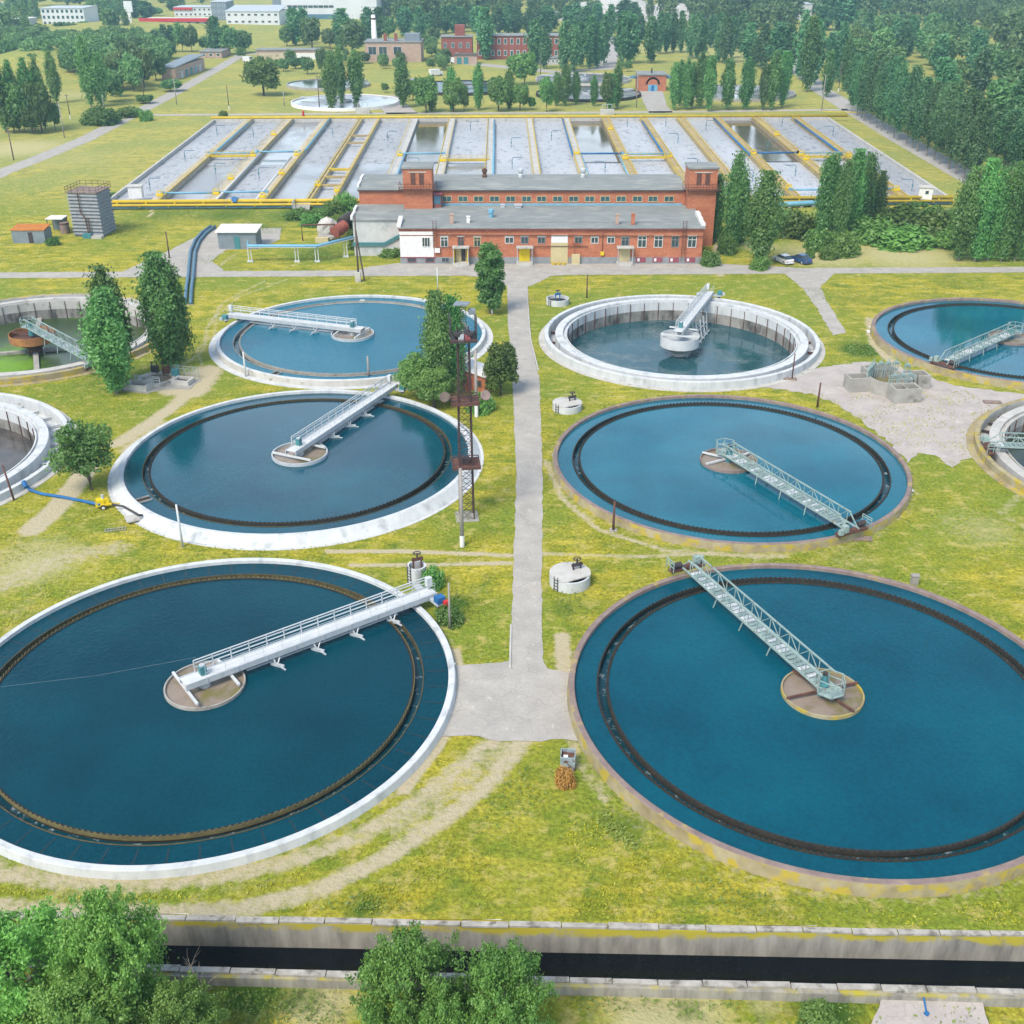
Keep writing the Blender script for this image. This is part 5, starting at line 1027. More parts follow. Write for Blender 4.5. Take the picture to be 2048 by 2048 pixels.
p = D(124,440); t = thing('rusty_tank','small upright rusty tank beside the white topped shelter','tank',(p.x,p.y,0)); MB().lathe([(.85,0),(.85,2.0),(0,2.1)],16).build('shell', M['rust'], t); MB().lathe([(.9,1.75),(.9,2.05)],16).build('lid_band', M['rsteel'], t)
# louvred cooling tower
p = D(167,447); t = thing('cooling_tower', 'square grey louvred cooling tower with rusty railing on the left lawn', 'cooling tower', (p.x,p.y,0), -.12)
w, d, h = 3.0, 3.0, 8.0
MB().bb(-w+.25,w-.25,.25,2*d-.25,0,h).build('core', M['slate'], t)
for k in range(12):
    z = .4+k*.64; l = MB()
    l.v = [(-w,0,z),(w,0,z),(w,2*d,z),(-w,2*d,z),(-w+.4,.4,z+.55),(w-.4,.4,z+.55),(w-.4,2*d-.4,z+.55),(-w+.4,2*d-.4,z+.55)]
    l.f = [(3,2,1,0),(4,5,6,7),(0,1,5,4),(1,2,6,5),(2,3,7,6),(3,0,4,7)]; l.m = [0]*6; l.build('louvre', M['louvre'], t)
MB().bb(-w,w,0,2*d,h,h+.15).build('deck', M['rust'], t)
r = MB()
for (a,b) in (((-w,0),(w,0)),((w,0),(w,2*d)),((w,2*d),(-w,2*d)),((-w,2*d),(-w,0))):
    for z in (.6,1.1): r.bar((a[0],a[1],h+z),(b[0],b[1],h+z),.06)
    for k in range(5): q = Vector(a).lerp(Vector(b),k/5); r.bar((q.x,q.y,h),(q.x,q.y,h+1.1),.06)
r.build('railing', M['rsteel'], t); MB().tube([(-.6,-.2,h),(-.6,-.2,4.5),(.1,-.25,3.6),(.3,-.25,0.4)],.12,8).tube([(.7,-.25,3.6),(.7,-.25,.4)],.1,8).build('riser_pipe', M['rsteel'], t)
MB().box((.3,-.8,.4),(1.6,1.0,.8)).build('pump', M['teal'], t); MB().bb(1.2,3.2,-1.4,-.2,0,.5).build('plinth', M['pconc'], t)
# pipes across the yard and pipe rack to the building
t = thing('pipe_pair','pair of slate blue pipes snaking across the asphalt yard','pipe')
pts = [(402,430),(385,442),(372,458),(364,478),(362,500),(360,525),(357,545),(355,575)]
for k, o in enumerate((-.45,.45)): MB().tube([tuple(D(x,y,.0)+Vector((o,-o*.3,.32))) for x,y in pts],.27,8).build('pipe', M['sblue'], t, smooth=True)
for x,y in pts[1::2]: q = D(x,y); MB().bb(q.x-.8,q.x+.8,q.y-.15,q.y+.15,0,.12).build('sleeper', M['conc'], t)
t = thing('pipe_rack','pale blue pipe bridge on white legs leading to the plastered wall','pipe rack')
a, b, c_ = D(470,494), D(600,494), D(668,481); zt = 2.6
A, B_, C_ = Vector((a.x,a.y,zt)), Vector((b.x,b.y,zt)), Vector((-27.7,193.2,3.1))
for o in (-.35,0,.35): MB().tube([tuple(A+Vector((-.6,3.5,.3+o*.0))), tuple(A+Vector((0,o,.2))), tuple(B_+Vector((0,o,.2))), tuple(C_+Vector((0,o,.2)))],.15,8).build('pipe', M['blue'], t, smooth=True)
MB().bar(tuple(A),tuple(B_),.9,.14).bar(tuple(B_),tuple(C_),.9,.14).build('tray', M['grey'], t)
for q in (A.lerp(B_,.02),A.lerp(B_,.70),A.lerp(B_,.99),B_.lerp(C_,.75)):
    l = MB().bar((q.x-.25,q.y,0),(q.x-.25,q.y,q.z-.06),.13).bar((q.x+.25,q.y,0),(q.x+.25,q.y,q.z-.06),.13).box((q.x,q.y,.1),(1.0,.6,.2)); l.build('leg', M['wsteel'], t)
# scrap machinery left of the building
p = D(632,455); t = thing('old_machinery','rusty red tank and grey rubble heap beside the plastered wall','machinery',(p.x,p.y,0))
MB().tube([(0,0,1.6),(1.6,2.5,2.2)],[1.1,1.1],16).build('red_tank', M['brickd'], t); MB().tube([(.9,3,2.6),(2.4,6,3.2)],[1.0,1.0],14).build('dark_tank', M['dsteel'], t)
for x in (-.6,.8): MB().bar((x,-.6,0),(x,.3,1.2),.2).build('stand', M['rsteel'], t)
MB().tube([(-6,.3,0),(-6,.3,2.9),(.2,.3,3.0)],.16,8).build('pipe', M['rsteel'], t)
MB().bar((3.2,-1,.2),(4.4,5,3.4),.12).bar((3.9,-1,.2),(5.1,5,3.4),.12).build('conveyor', M['rsteel'], t)
def rock(r, seed, sq=(1,1,.8)):
    rr = random.Random(seed); mb = MB(); prof = [(0.01,-.7)]+[(math.sin(PI*k/6)*1.0,-math.cos(PI*k/6)*.9) for k in range(1,6)]+[(.01,.9)]
    mb.lathe(prof, 10); mb.v = [(v[0]*r*sq[0]*rr.uniform(.8,1.15), v[1]*r*sq[1]*rr.uniform(.8,1.15), v[2]*r*sq[2]*rr.uniform(.85,1.15)) for v in mb.v]; return mb
rock(2.0,3,(1.1,1,1.2)).build('rubble', M['pconc'], t, (-1.8,4,1.2)); 
for k in range(5): rock(.7,20+k).build('rubble', M['conc'], t, (-2.6+k*.5,.8+rng.uniform(-1,1),.6))
MB().bb(-3.4,-1.0,-1.4,-.4,0,.9).build('crate_stack', M['creamd'], t)
for n,(x,y,r,lab,m) in enumerate(((652,563,.7,'pale concrete block lying on the lawn in front of the building','pconc'),(671,563,.35,'small pale stone lying left of the wooden pole','pconc'),(684,572,.8,'flat pale slab at the foot of the wooden pole','pconc'),(823,1088,.6,'pale stone in the grass right of the broad rimmed tank','pconc'),(1155,1108,.0,'','') ,(290,505,.0,'',''))):
    if r: q = D(x,y); o = rock(r,n+50,(1,.8,.45)).build('stone', M[m], None, (q.x,q.y,r*.25)); tag(o, lab, 'stone')
# small brick hut near the mast
p = D(893,742); t = thing('brick_hut','small orange brick hut with white sloped roof half hidden by trees','hut',(p.x,p.y,0),-.45)
MB().bb(-1.7,1.7,0,3.0,-.2,2.5).build('wall', M['brick'], t)
r = MB(); r.v = [(-1.9,-.25,2.95),(1.9,-.25,2.35),(1.9,3.25,2.35),(-1.9,3.25,2.95),(-1.9,-.25,3.08),(1.9,-.25,2.48),(1.9,3.25,2.48),(-1.9,3.25,3.08)]; r.f = [(3,2,1,0),(4,5,6,7),(0,1,5,4),(1,2,6,5),(2,3,7,6),(3,0,4,7)]; r.m = [0]*6; r.build('roof', M['wtile'], t)
MB().bb(-.9,-.1,-.06,-.005,.0,2.0).build('door', M['brickd'], t); window(t,.8,-.005,1.4,.7,.8,'glass','wood',1,False)
# yellow pump trailer, hoses
p = D(197,958); t = thing('pump_trailer','small yellow wheeled pump in the grass by the broad white rim','pump',(p.x,p.y,0),.35); t.scale = (.82,.82,.82)
MB().bb(-.9,.9,-.5,.5,.45,.65).build('chassis', M['yellowd'], t); MB().bb(-.8,.1,-.42,.42,.65,1.25).build('engine_cover', M['yellowd'], t)
MB().tube([(.35,-.3,.95),(.35,.3,.95)],.36,14).build('pump_volute', M['yellowd'], t); MB().tube([(.0,.0,1.25),(.0,.0,1.75)],.17,10).build('filter', M['grey'], t)
for s in (-.62,.62):
    wl = MB().tube([(-.1,s-.09,.32),(-.1,s+.09,.32)],.32,18).build('wheel', M['dsteel'], t); MB().tube([(-.1,s-.10,.32),(-.1,s+.10,.32)],.17,14).build('rim', M['wtile'], wl)
MB().bar((.9,0,.5),(1.9,0,.25),.09).bar((-.9,-.3,.5),(-.9,-.3,1.5),.06).build('towbar', M['yellowd'], t)
t = thing('hose','bright blue lay-flat hose running from the white tank to the yellow pump','hose'); MB().tube([tuple(D(46,912,.85)),tuple(D(58,925,.2)),tuple(D(80,932,.16)),tuple(D(120,938,.16)),tuple(D(160,946,.16)),tuple(D(188,952,.6))],.16,8).build('pipe', M['dblue'], t, smooth=True); q = D(46,912,.85); MB().tube([(q.x-.1,q.y+.1,1.0),(q.x+.3,q.y-.4,.6)],.24,10).build('coupling', M['dblue'], t)
t = thing('hose','black suction hose from the yellow pump over the broad white rim','hose'); MB().tube([tuple(D(212,952,.7)),tuple(D(232,955,.5)),tuple(D(250,965,.8)),tuple(D(262,972,.95)),tuple(D(268,972,.6))],.11,8).build('pipe', M['dsteel'], t, smooth=True)
p = D(256,975,.4); o = MB().box((0,0,0),(1.9,1.3,.16),.5).build('rim_slab', M['pconc'], None, (p.x,p.y,.3)); tag(o,'square white slab under the suction hose on the tank rim','slab')
# open metal box and rubbish
p = D(1071,1446); t = thing('metal_box','open pale blue metal box with rusty inside, near the front right tank','box',(p.x,p.y,0),-.08)
w = MB().bb(-.5,.5,-.5,-.44,0,1.15).bb(-.5,.5,.44,.5,0,1.15).bb(-.5,-.44,-.44,.44,0,1.15).bb(.44,.5,-.44,.44,0,1.15); w.build('side_panel', M['boxpaint'], t); MB().bb(-.44,.44,-.44,.44,.1,.85).build('inside', M['rsteel'], t); MB().box((-.15,-.15,.9),(.3,.3,.2)).build('rubbish', M['wtile'], t)
p = D(1724,1103); tag(MB().bb(-.3,.3,-.2,.2,0,.9).bb(-.36,.36,-.25,.25,.9,.98).build('meter_box', M['poleg'], None, (p.x,p.y,0)),'small grey cabinet on the grass above the front right tank','cabinet')
p = D(218,1000); t = thing('grating','rusty steel ladder grating lying on the grass left of the broad rimmed tank','grating',(p.x,p.y,0),.25); g = MB()
for s in (-.25,.25): g.bar((-1,s,.08),(1,s,.08),.06)
for k in range(8): g.bar((-.9+.26*k,-.25,.08),(-.9+.26*k,.25,.08),.05)
g.build('bars', M['conc'], t)
for x,y,w,lab in ((1625,1018,1.5,'rusty steel sheet lying by the rim under the truss bridge end'),(1872,760,1.6,'rusty orange plank step by the lichened rim on the right'),(1490,716,1.3,'brown plank lying below the white drawn-down tank')):
    p = D(x,y); tag(MB().box((0,0,.12),(w*1.3,w*.5,.14),-.1).box((-w*.5,0,.03),(.1,w*.5,.06)).build('plank', M['rust'], None, (p.x,p.y,0)), lab, 'plank')
p = D(1746,1922,ZN); tag(MB().tube([(0,0,.38),(.1,.9,.6)],.05,8).tube([(-.08,-.05,.4),(.06,.06,.4)],.13,8).build('standpipe_blue', M['dblue'], None, (p.x,p.y,ZN)),'bright blue pipe end lying on the broken paving by the canal','pipe')
# cables over the tanks
for (a, b, lab) in ((D(345,955,3.3),D(565,832,2.2),'thin cable across the broad rimmed tank'),(D(-10,1297,1.6),D(370,1240,2.2),'thin cable across the front left tank')):
    m_ = a.lerp(b,.5); m_.z -= .3; tag(MB().tube([tuple(a),tuple(m_),tuple(b)],.007,4).build('cable', M['slate'], None), lab, 'cable')
# cars
def car(xd, yd, rz, paint, lab):
    p = D(xd, yd); t = thing('parked_car', lab, 'car', (p.x,p.y,0), rz, 'cars parked beside the cross road')
    def loft(st): # stations (x, halfwidth bottom, halfwidth top, z0, z1)
        mb = MB()
        for x,wb,wt,z0,z1 in st: mb.v += [(x,-wb,z0),(x,-wt,z1),(x,wt,z1),(x,wb,z0)]
        for i in range(len(st)-1):
            for k in range(4): k2 = (k+1) % 4; mb.f.append((i*4+k,i*4+k2,(i+1)*4+k2,(i+1)*4+k)); mb.m.append(0)
        e = (len(st)-1)*4; mb.f += [(3,2,1,0),(e,e+1,e+2,e+3)]; mb.m += [0,0]; return mb
    loft([(-2.15,.75,.70,.35,.75),(-2.0,.82,.78,.25,.92),(-1.2,.85,.80,.22,.96),(.8,.85,.80,.22,.94),(1.7,.84,.76,.24,.80),(2.15,.76,.66,.30,.66)]).build('body', M[paint], t, smooth=False)
    loft([(-1.75,.74,.70,.93,.96),(-1.05,.76,.60,.93,1.40),(.25,.76,.60,.93,1.42),(1.05,.74,.68,.93,.97)]).build('window_band', M['glass'], t)
    loft([(-1.1,.62,.58,1.36,1.44),(.2,.62,.58,1.38,1.46)]).build('roof', M[paint], t)
    for x in (-1.3,1.3):
        for s in (-.8,.8):
            w = MB().tube([(x,s-.09,.31),(x,s+.09,.31)],.31,16).build('wheel', M['dsteel'], t); MB().tube([(x,s-.095,.31),(x,s+.095,.31)],.18,12).build('rim', M['grey'], w)
    for s in (-.6,.6): MB().box((-2.14,s,.66),(.06,.22,.16)).build('tail_light', M['red'], t); MB().box((2.08,s,.58),(.12,.26,.14)).build('headlight', M['wtile'], t)
    MB().box((-2.17,0,.38),(.12,1.5,.16)).build('bumper', M[paint], t)
M['carwhite'] = pm('white_car_paint', (.62,.63,.64), (.58,.59,.60), 1, rough=.25, spec=.6); M['carblue'] = pm('blue_car_paint', (.035,.08,.19), (.03,.07,.17), 1, rough=.25, spec=.6)
car(1477,495,math.radians(112),'carwhite','white saloon car parked on the dirt by the cross road'); car(1510,494.5,math.radians(118),'carblue','blue saloon car parked on the dirt by the cross road')
# ------------------------------------------------------------------ far buildings
def block(name, lab, xl, xr, yb, yt, depth, wall, roof, floors=1, nwin=0, glass='glass', frame='wframe', z0=0, slope=.0, winh=1.4, rz=None):
    a, b = D(xl,yb,z0), D(xr,yb,z0); h = Hat((xl+xr)/2, yb, yt, z0)-z0; L = (b-a).length; t = thing(name, lab, 'building', (a.x,a.y,z0), math.atan2(b.y-a.y,b.x-a.x))
    MB().bb(0,L,0,depth,-1,h).build('wall', M[wall], t); r = MB()
    r.v = [(-.4,-.4,h),(L+.4,-.4,h),(L+.4,depth+.4,h+slope),(-.4,depth+.4,h+slope),(-.4,-.4,h+.35),(L+.4,-.4,h+.35),(L+.4,depth+.4,h+slope+.35),(-.4,depth+.4,h+slope+.35)]
    r.f = [(3,2,1,0),(4,5,6,7),(0,1,5,4),(1,2,6,5),(2,3,7,6),(3,0,4,7)]; r.m = [0]*6; r.build('roof', M[roof], t)
    fh = h/floors
    for f in range(floors):
        for k in range(nwin):
            x = L*(k+.5)/nwin; window(t, x, -.02, fh*(f+.55), L/nwin*.5, min(winh, fh*.5), glass, frame, 0, False, fw=.15)
    return t, L, h
t,L,h = block('plant_house','long dark red brick building with white windows behind the far tanks',900,1055,112,68,12,'brickd','felt',2,13,'tglass','wframe',winh=2.4)
MB().bb(-16,-2,-2,8,-1,h-.3).build('side_wing', M['brickd'], t)
sw = MB().bb(-16.4,-1.8,-2.4,8.4,h-.3,h).build('wing_roof', M['felt'], t); MB().bb(-10,-5.5,2,6,h-.3,h+4.5).build('stair_tower', M['brickd'], t)
for k in range(4): window(t,-14.2+3.4*k,-2.02,h*.62,1.4,2.2,'tglass','wframe',1,False)
window(t,-9,-2.02,1.5,1.6,3.0,'sblue','wframe',0,False,'door')
t,L,h = block('annex','low pale annex with teal windows before the far red brick building',977,1055,122,110,6,'plaster','felt',1,10,'tglass','wframe')
t,L,h = block('workshop','beige flat roofed workshop with three windows beside the white chimney',690,795,117,80,16,'pink','felt',1,0)
for x in (.13,.32,.58): window(t,L*x,-.02,h*.58,3.6,3.4,'glass','wframe',1,False)
MB().bb(L*.7,L*.97,4,11,h+.3,h+3.2).build('roof_lantern', M['slate'], t); MB().bb(L*.33,L*.38,3,5,h+.3,h+3.4).bb(L*.52,L*.57,3,5,h+.3,h+3.4).build('roof_vent', M['brickd'], t)
p = D(708,104); hh = Hat(708,104,28); t = thing('chimney_stack','tall tapering white factory chimney standing before the beige workshop','chimney',(p.x,p.y,0)); MB().lathe([(1.55,0),(.95,hh),(.75,hh),(.75,hh-1)],20).build('shaft', M['wtile'], t, smooth=True); MB().lathe([(1.08,hh-2.0),(1.08,hh-1.2)],20).build('band', M['rsteel'], t)
t,L,h = block('gate_hut','small cream shed with green doors beside the far red building',857,900,121,104,6,'pink','wood',1,0)
for x in (.12,.42): MB().bb(L*x,L*x+2,-.1,-.02,0,h*.75).build('door', M['teal'], t)
t,L,h = block('pump_hut','small orange brick pump house with an arched blue door behind the basin',1204,1256,172,142,11,'brick','felt',1,0)
MB().lathe([(1.9,-.3),(1.9,.0),(2.6,.0),(2.6,-.3)],20,closed=True,a0=0,a1=PI).build('arch', M['brickd'], t, (L*.52,0,2.2)).rotation_euler = (PI/2,0,0)
dd = MB().bb(L*.52-1.7,L*.52+1.7,-.12,-.02,0,2.2).build('door', M['blue'], t); MB().bb(L*.52-.5,L*.52+.5,-.16,-.12,0,2.0).build('leaf', M['dblue'], dd)
MB().lathe([(.3,0),(.3,1.6),(0,1.7)],10).build('roof_vent', M['dsteel'], t, (L*.5,4,h+.3)); 
for s in (-1,1): MB().lathe([(1.5,0),(1.5,.5),(0,1.2)],14).build('side_tank', M['sblue'], t, (L/2+s*(L/2+1.4),5,h-1.5))
t,L,h = block('brick_hut','tiny red brick hut with slate roof between the far tanks',772,792,165,152,4,'brick','felt',1,1)
t,L,h = block('garage_row','long low pink garage row with white end, far left of centre',485,606,112,95,9,'pink','felt',1,0)
for k in range(9): MB().bb(L*k/9+.8,L*k/9+4,-.1,-.02,0,h*.7).build('garage_door', M['wtile' if k > 3 else 'cream'], t)
a, b = D(306,150), D(332,152); t,L,h = block('long_barn','long pinkish brick barn with dark slate roof beside the field road',306,333,151,128,38,'pink','slate',1,0,slope=1.2)
t.rotation_euler.z -= .05
MB().bb(L-.02,L+.08,3,36,h*.55,h*.6).build('side_band', M['plaster'], t)
for k,m in enumerate(('plaster','teal','teal','blue','plaster')): MB().bb(L,L+.1,6+k*6,9+k*6,0,h*.6).build('side_door', M[m], t)
t,L,h = block('barn_extension','low brick extension at the far end of the slate roofed barn',378,419,110,98,18,'pink','felt',1,3)
def far(lab, *a, **k): return block('far_building', lab, *a, **k)
t,L,h = far('white three storey building with green window strips, far left',82,162,50,16,26,'farwhite','grey',3,9,'glass','teal',winh=2.6)
far('low white warehouse at the far left corner',0,40,18,6,20,'farwhite','grey',1,6)
far('small cream house by the far left road',26,55,52,36,14,'plaster','wtile',1,4)
t,L,h = far('low white filling station with a red roof edge',268,398,50,38,20,'farwhite','wtile',1,8); MB().bb(-1,L+1,-1.2,-.5,h-.8,h+1.2).build('red_fascia', M['red'], t)
t,L,h = far('two storey white shop with red fascia behind the filling station',330,400,32,14,22,'farwhite','grey',2,8); MB().bb(-.5,L*.5,-.8,-.4,h-1.5,h).build('red_fascia', M['red'], t)
far('white office block with dark blue glass front, far left',401,430,40,4,22,'slate','grey',3,3,'sblue')
t,L,h = far('big white hall with slanting grey roof edges',428,528,48,22,30,'farwhite','grey',2,8,'glass','wframe',slope=2)
t,L,h = far('huge white warehouse with a dark blue base, top of the photo',517,712,36,-6,60,'farwhite','grey',1,0)
MB().bb(0,L*.72,-.3,-.05,0,h*.22).build('blue_base', M['sblue'], t); MB().bb(0,L*.08,-.35,-.06,h*.22,h+.2).build('corner_panel', M['slate'], t)
for k in range(9): MB().bb(L*(.14+.05*k),L*(.14+.05*k)+3,-.25,-.05,h*.52,h*.62).build('window', M['glass'], t)
for (xl,xr,yb,yt,m,lab) in ((1080,1115,40,32,'farwhite','beyond the sand heaps'),(1465,1485,15,8,'farwhite','left of the dark poplar pair'),(1508,1530,38,8,'plaster','between the two tall dark poplars'),(1553,1570,15,0,'farwhite','above the wood, narrow'),(1660,1710,16,4,'farwhite','above the right wood'),(1720,1752,20,5,'farwhite','with pink top above the right wood')):
    far('far white shed '+lab, xl,xr,yb,yt,20,m,'grey',1,3)
p = D(248,55); hh = Hat(248,55,2); t = thing('sign_pylon','tall white advertising pylon by the far left road','sign',(p.x,p.y,0)); MB().bb(-1,1,-.5,.5,0,hh).build('post', M['wtile'], t); MB().bb(-2.4,2.4,-.7,.7,hh-6,hh).build('panel', M['farwhite'], t)
p = D(236,60)
for n,(x,y,c,lab) in enumerate(((192,54,'dblue','dark blue van far left by the filling station'),(214,53,'carwhite','white van parked left of the filling station'),(230,51,'carwhite','white truck by the far pylon'),(150,55,'carblue','blue car before the far white building'),(470,118,'carwhite','white van parked at the end of the field road'),(552,46,'carwhite','white lorry before the huge warehouse'),(862,120,'carwhite','pale car before the small cream shed'),(823,143,'carwhite','white car between the far tanks'))):
    p = D(x,y); s = 1.5 if n in (0,2,5) else 1.1; t = thing('parked_van', lab, 'van', (p.x,p.y,0), rng.uniform(-.6,.6))
    MB().bb(-2.6*s,1.2*s,-1,1,.4,2.3*s).build('body', M[c], t); MB().bb(1.2*s,2.3*s,-.95,.95,.4,1.5*s).build('bonnet', M[c], t); MB().bb(1.1*s,1.35*s,-.9,.9,1.5*s,2.1*s).build('windscreen', M['glass'], t)
    for q in (-1.8,1.5):
        for y_ in (-.95,.95): MB().tube([(q*s,y_-.1,.4),(q*s,y_+.1,.4)],.4,12).build('wheel', M['dsteel'], t)
# far round tanks
for n,(k, p, r) in enumerate(BACK):
    lab = ['pale round tank far behind the left part of the basin','grassy sided round tank behind the far pale one','dark round tank behind the birches','white rimmed round tank with a bridge, far behind the basin','nearer round tank left of the small brick pump house','round tank hidden behind the right hand poplars'][n]
    t = thing('far_tank', lab, 'settling tank', (p.x,p.y,0)); w, m, wm = [('wtile','conc','still'),('conc','conc','wJ'),('trough','trough','wA'),('pconc','pconc','still'),('trough','trough','still'),('conc','conc','still')][n]
    MB().lathe([(r,0),(r+.1,1.0),(r+.5,1.0),(r+.6,0)][::-1],64).build('rim_wall', M[w], t); struct('water', MB().disc(r+.1,.75,64), M[wm], 'water of the '+lab, (p.x,p.y,0))
    b = MB().bar((0,0,1.5),(r*.9*(-1 if n in (0,3) else 1),r*.3,1.5),1.4,.3); b.build('bridge', M['grey' if n != 2 else 'rsteel'], t)
    MB().lathe([(2.2,.5),(2.2,1.3),(2.0,1.3)],24).build('inlet_well', M['grey'], t)
for n,(x,y,r,h) in enumerate(((1165,36,34,15),(1105,30,26,9),(1265,34,30,10))):
    p = D(x,y); rr = random.Random(n); mb = MB().lathe([(1,0),(.8,.22),(.5,.55),(.25,.85),(.08,.97),(0,1)][::-1],28); mb.v = [(v[0]*r*1.4*rr.uniform(.9,1.1),v[1]*r*rr.uniform(.9,1.1),v[2]*h) for v in mb.v]
    struct('sand_heap', mb, M['pconc'], ['largest pale sand heap beyond the far poplars','small pale sand heap left of the largest one','pale sand heap right of the largest one'][n], tuple(p), True)
# ------------------------------------------------------------------ foliage
def leaf_mesh(name, pts, nrm, size, rs, mat, aspect=1.5):
    n = len(pts); d = rs.normal(size=(n,3)); nr = nrm*.9+rs.normal(size=(n,3))*.75; nr /= np.linalg.norm(nr,axis=1)[:,None]+1e-9
    u = np.cross(nr, d); u /= np.linalg.norm(u,axis=1)[:,None]+1e-9; v = np.cross(nr, u)
    sz = (size*rs.uniform(.6,1.3,n))[:,None]/2
    q = np.stack([pts-u*sz*aspect*.9, pts-v*sz*.75, pts+u*sz*aspect, pts+v*sz*.75], 1).reshape(-1,3)
    me = bpy.data.meshes.new(name); me.vertices.add(4*n); me.vertices.foreach_set('co', q.ravel().astype(np.float32))
    me.loops.add(4*n); me.loops.foreach_set('vertex_index', np.arange(4*n)); me.polygons.add(n); me.polygons.foreach_set('loop_start', np.arange(n)*4)
    me.update(); me.materials.append(mat); return me
def poplar_pts(h, w, n, rs, z0=.09):
    K = 70; tz = np.clip(rs.beta(1.25,1.35,K),0,1); ang = rs.uniform(0,2*PI,K)
    def prof(t): return np.interp(t,[0,.08,.22,.45,.65,.82,.93,1],[.14,.42,.84,1.10,1.0,.73,.44,.12])
    tilt = rs.uniform(0,2*PI); lob = lambda a,t: 1+.16*np.sin(2*a+tilt+3*t)+.10*np.sin(5*a+9*t)
    cr = w/2*prof(tz)*lob(ang,tz)*rs.uniform(.5,1.13,K)
    C = np.stack([cr*np.cos(ang), cr*np.sin(ang), h*(z0+(1-z0)*tz)],1)
    m = int(n*.66); k = rs.integers(0,K,m); s = w*.105
    p1 = C[k]+rs.normal(size=(m,3))*np.array([s,s,s*2.1])
    t2 = np.clip(rs.beta(1.2,1.3,n-m),0,1); a2 = rs.uniform(0,2*PI,n-m); r2 = w/2*prof(t2)*lob(a2,t2)*np.sqrt(rs.uniform(.15,.95,n-m))
    p2 = np.stack([r2*np.cos(a2), r2*np.sin(a2), h*(z0+(1-z0)*t2)],1)
    p = np.concatenate([p1,p2]); p[:,2] = np.clip(p[:,2], h*z0*.6, h*1.02)
    nr = p.copy(); nr[:,2] = .35*np.hypot(p[:,0],p[:,1])+.25*w*(p[:,2]/h); nr /= np.linalg.norm(nr,axis=1)[:,None]+1e-9
    return p, nr
def dec_pts(h, w, n, rs, base=.22, lobes=14, droop=0):
    ctr = []; 
    for i in range(lobes):
        t = (i+.5)/lobes; a = i*2.4+rs.uniform(-.4,.4); zz = base+(1-base)*(.16+.68*t); rad = w/2*.60*math.sqrt(max(.04,1-(2*(.16+.68*t)-.95)**2))*rs.uniform(.7,1.1)
        ctr.append((rad*math.cos(a), rad*math.sin(a), h*zz, w*rs.uniform(.15,.25)))
    ctr.append((0,0,h*(base+(1-base)*.5),w*.28)); ctr = np.array(ctr)
    wgt = ctr[:,3]**2; k = rs.choice(len(ctr), n, p=wgt/wgt.sum()); d = rs.normal(size=(n,3)); d /= np.linalg.norm(d,axis=1)[:,None]
    rr = ctr[k,3]*np.cbrt(rs.uniform(.18,1.25,n)); tw = 1+.25*np.sin(d[:,0]*7+k)*np.sin(d[:,1]*6+2*k)
    p = ctr[k,:3]+d*(rr*tw)[:,None]*np.array([1,1,.85]); 
    if droop: p[:,2] -= droop*np.hypot(p[:,0],p[:,1])**2/(w*.5)
    p[:,2] = np.maximum(p[:,2], h*.03); nr = d*.7+p/np.array([w,w,h])*.6; nr[:,2] += .1
    return p, nr/(np.linalg.norm(nr,axis=1)[:,None]+1e-9)
def frond_pts(h, w, n, rs):
    K = 150; t = np.clip(rs.beta(1.5,1.3,K),.02,1); a = rs.uniform(0,2*PI,K); env = np.interp(t,[0,.2,.5,.75,.92,1],[.55,.92,1,.78,.42,.1])
    rad = w/2*env*np.sqrt(rs.uniform(.12,1,K)); C = np.stack([rad*np.cos(a), rad*np.sin(a), h*(.12+.84*t)],1)
    D_ = np.stack([np.cos(a)*rs.uniform(.3,1,K), np.sin(a)*rs.uniform(.3,1,K), rs.uniform(-.25,.8,K)],1); D_ /= np.linalg.norm(D_,axis=1)[:,None]; ln = w*rs.uniform(.07,.17,K)
    k = rs.integers(0,K,n); u = rs.uniform(-1,1,n); s = w*.036*(1.25-np.abs(u))
    p = C[k]+D_[k]*(u*ln[k])[:,None]+rs.normal(size=(n,3))*s[:,None]; p[:,2] -= .05*(np.abs(u)*ln[k]); p[:,2] = np.maximum(p[:,2],.1)
    nr = (p-C[k])/(w*.05)+C[k]/np.array([w,w,h])*.8; nr[:,2] += .25
    return p, nr/(np.linalg.norm(nr,axis=1)[:,None]+1e-9)
def trunk_mesh(h, r, rs, limbs=6, top=.8, spread=.3, m='bark', n=8):
    mb = MB(); pts = [(rs.normal()*.04*k,rs.normal()*.04*k,-.2+h*top*k/4) for k in range(5)]; pts[0] = (0,0,-.3)
    mb.tube(pts, [r*1.25,r,r*.75,r*.5,r*.15], n)
    for i in range(limbs):
        t = .28+.5*i/max(1,limbs); a = i*2.4; b = (0,0,h*top*t); L = h*spread*(1-t*.6)
        mb.tube([b,(L*.5*math.cos(a),L*.5*math.sin(a),b[2]+L*.45),(L*math.cos(a+.3),L*math.sin(a+.3),b[2]+L*1.05)],[r*.45,r*.28,r*.07],6)
    return mb
PROTO = {}
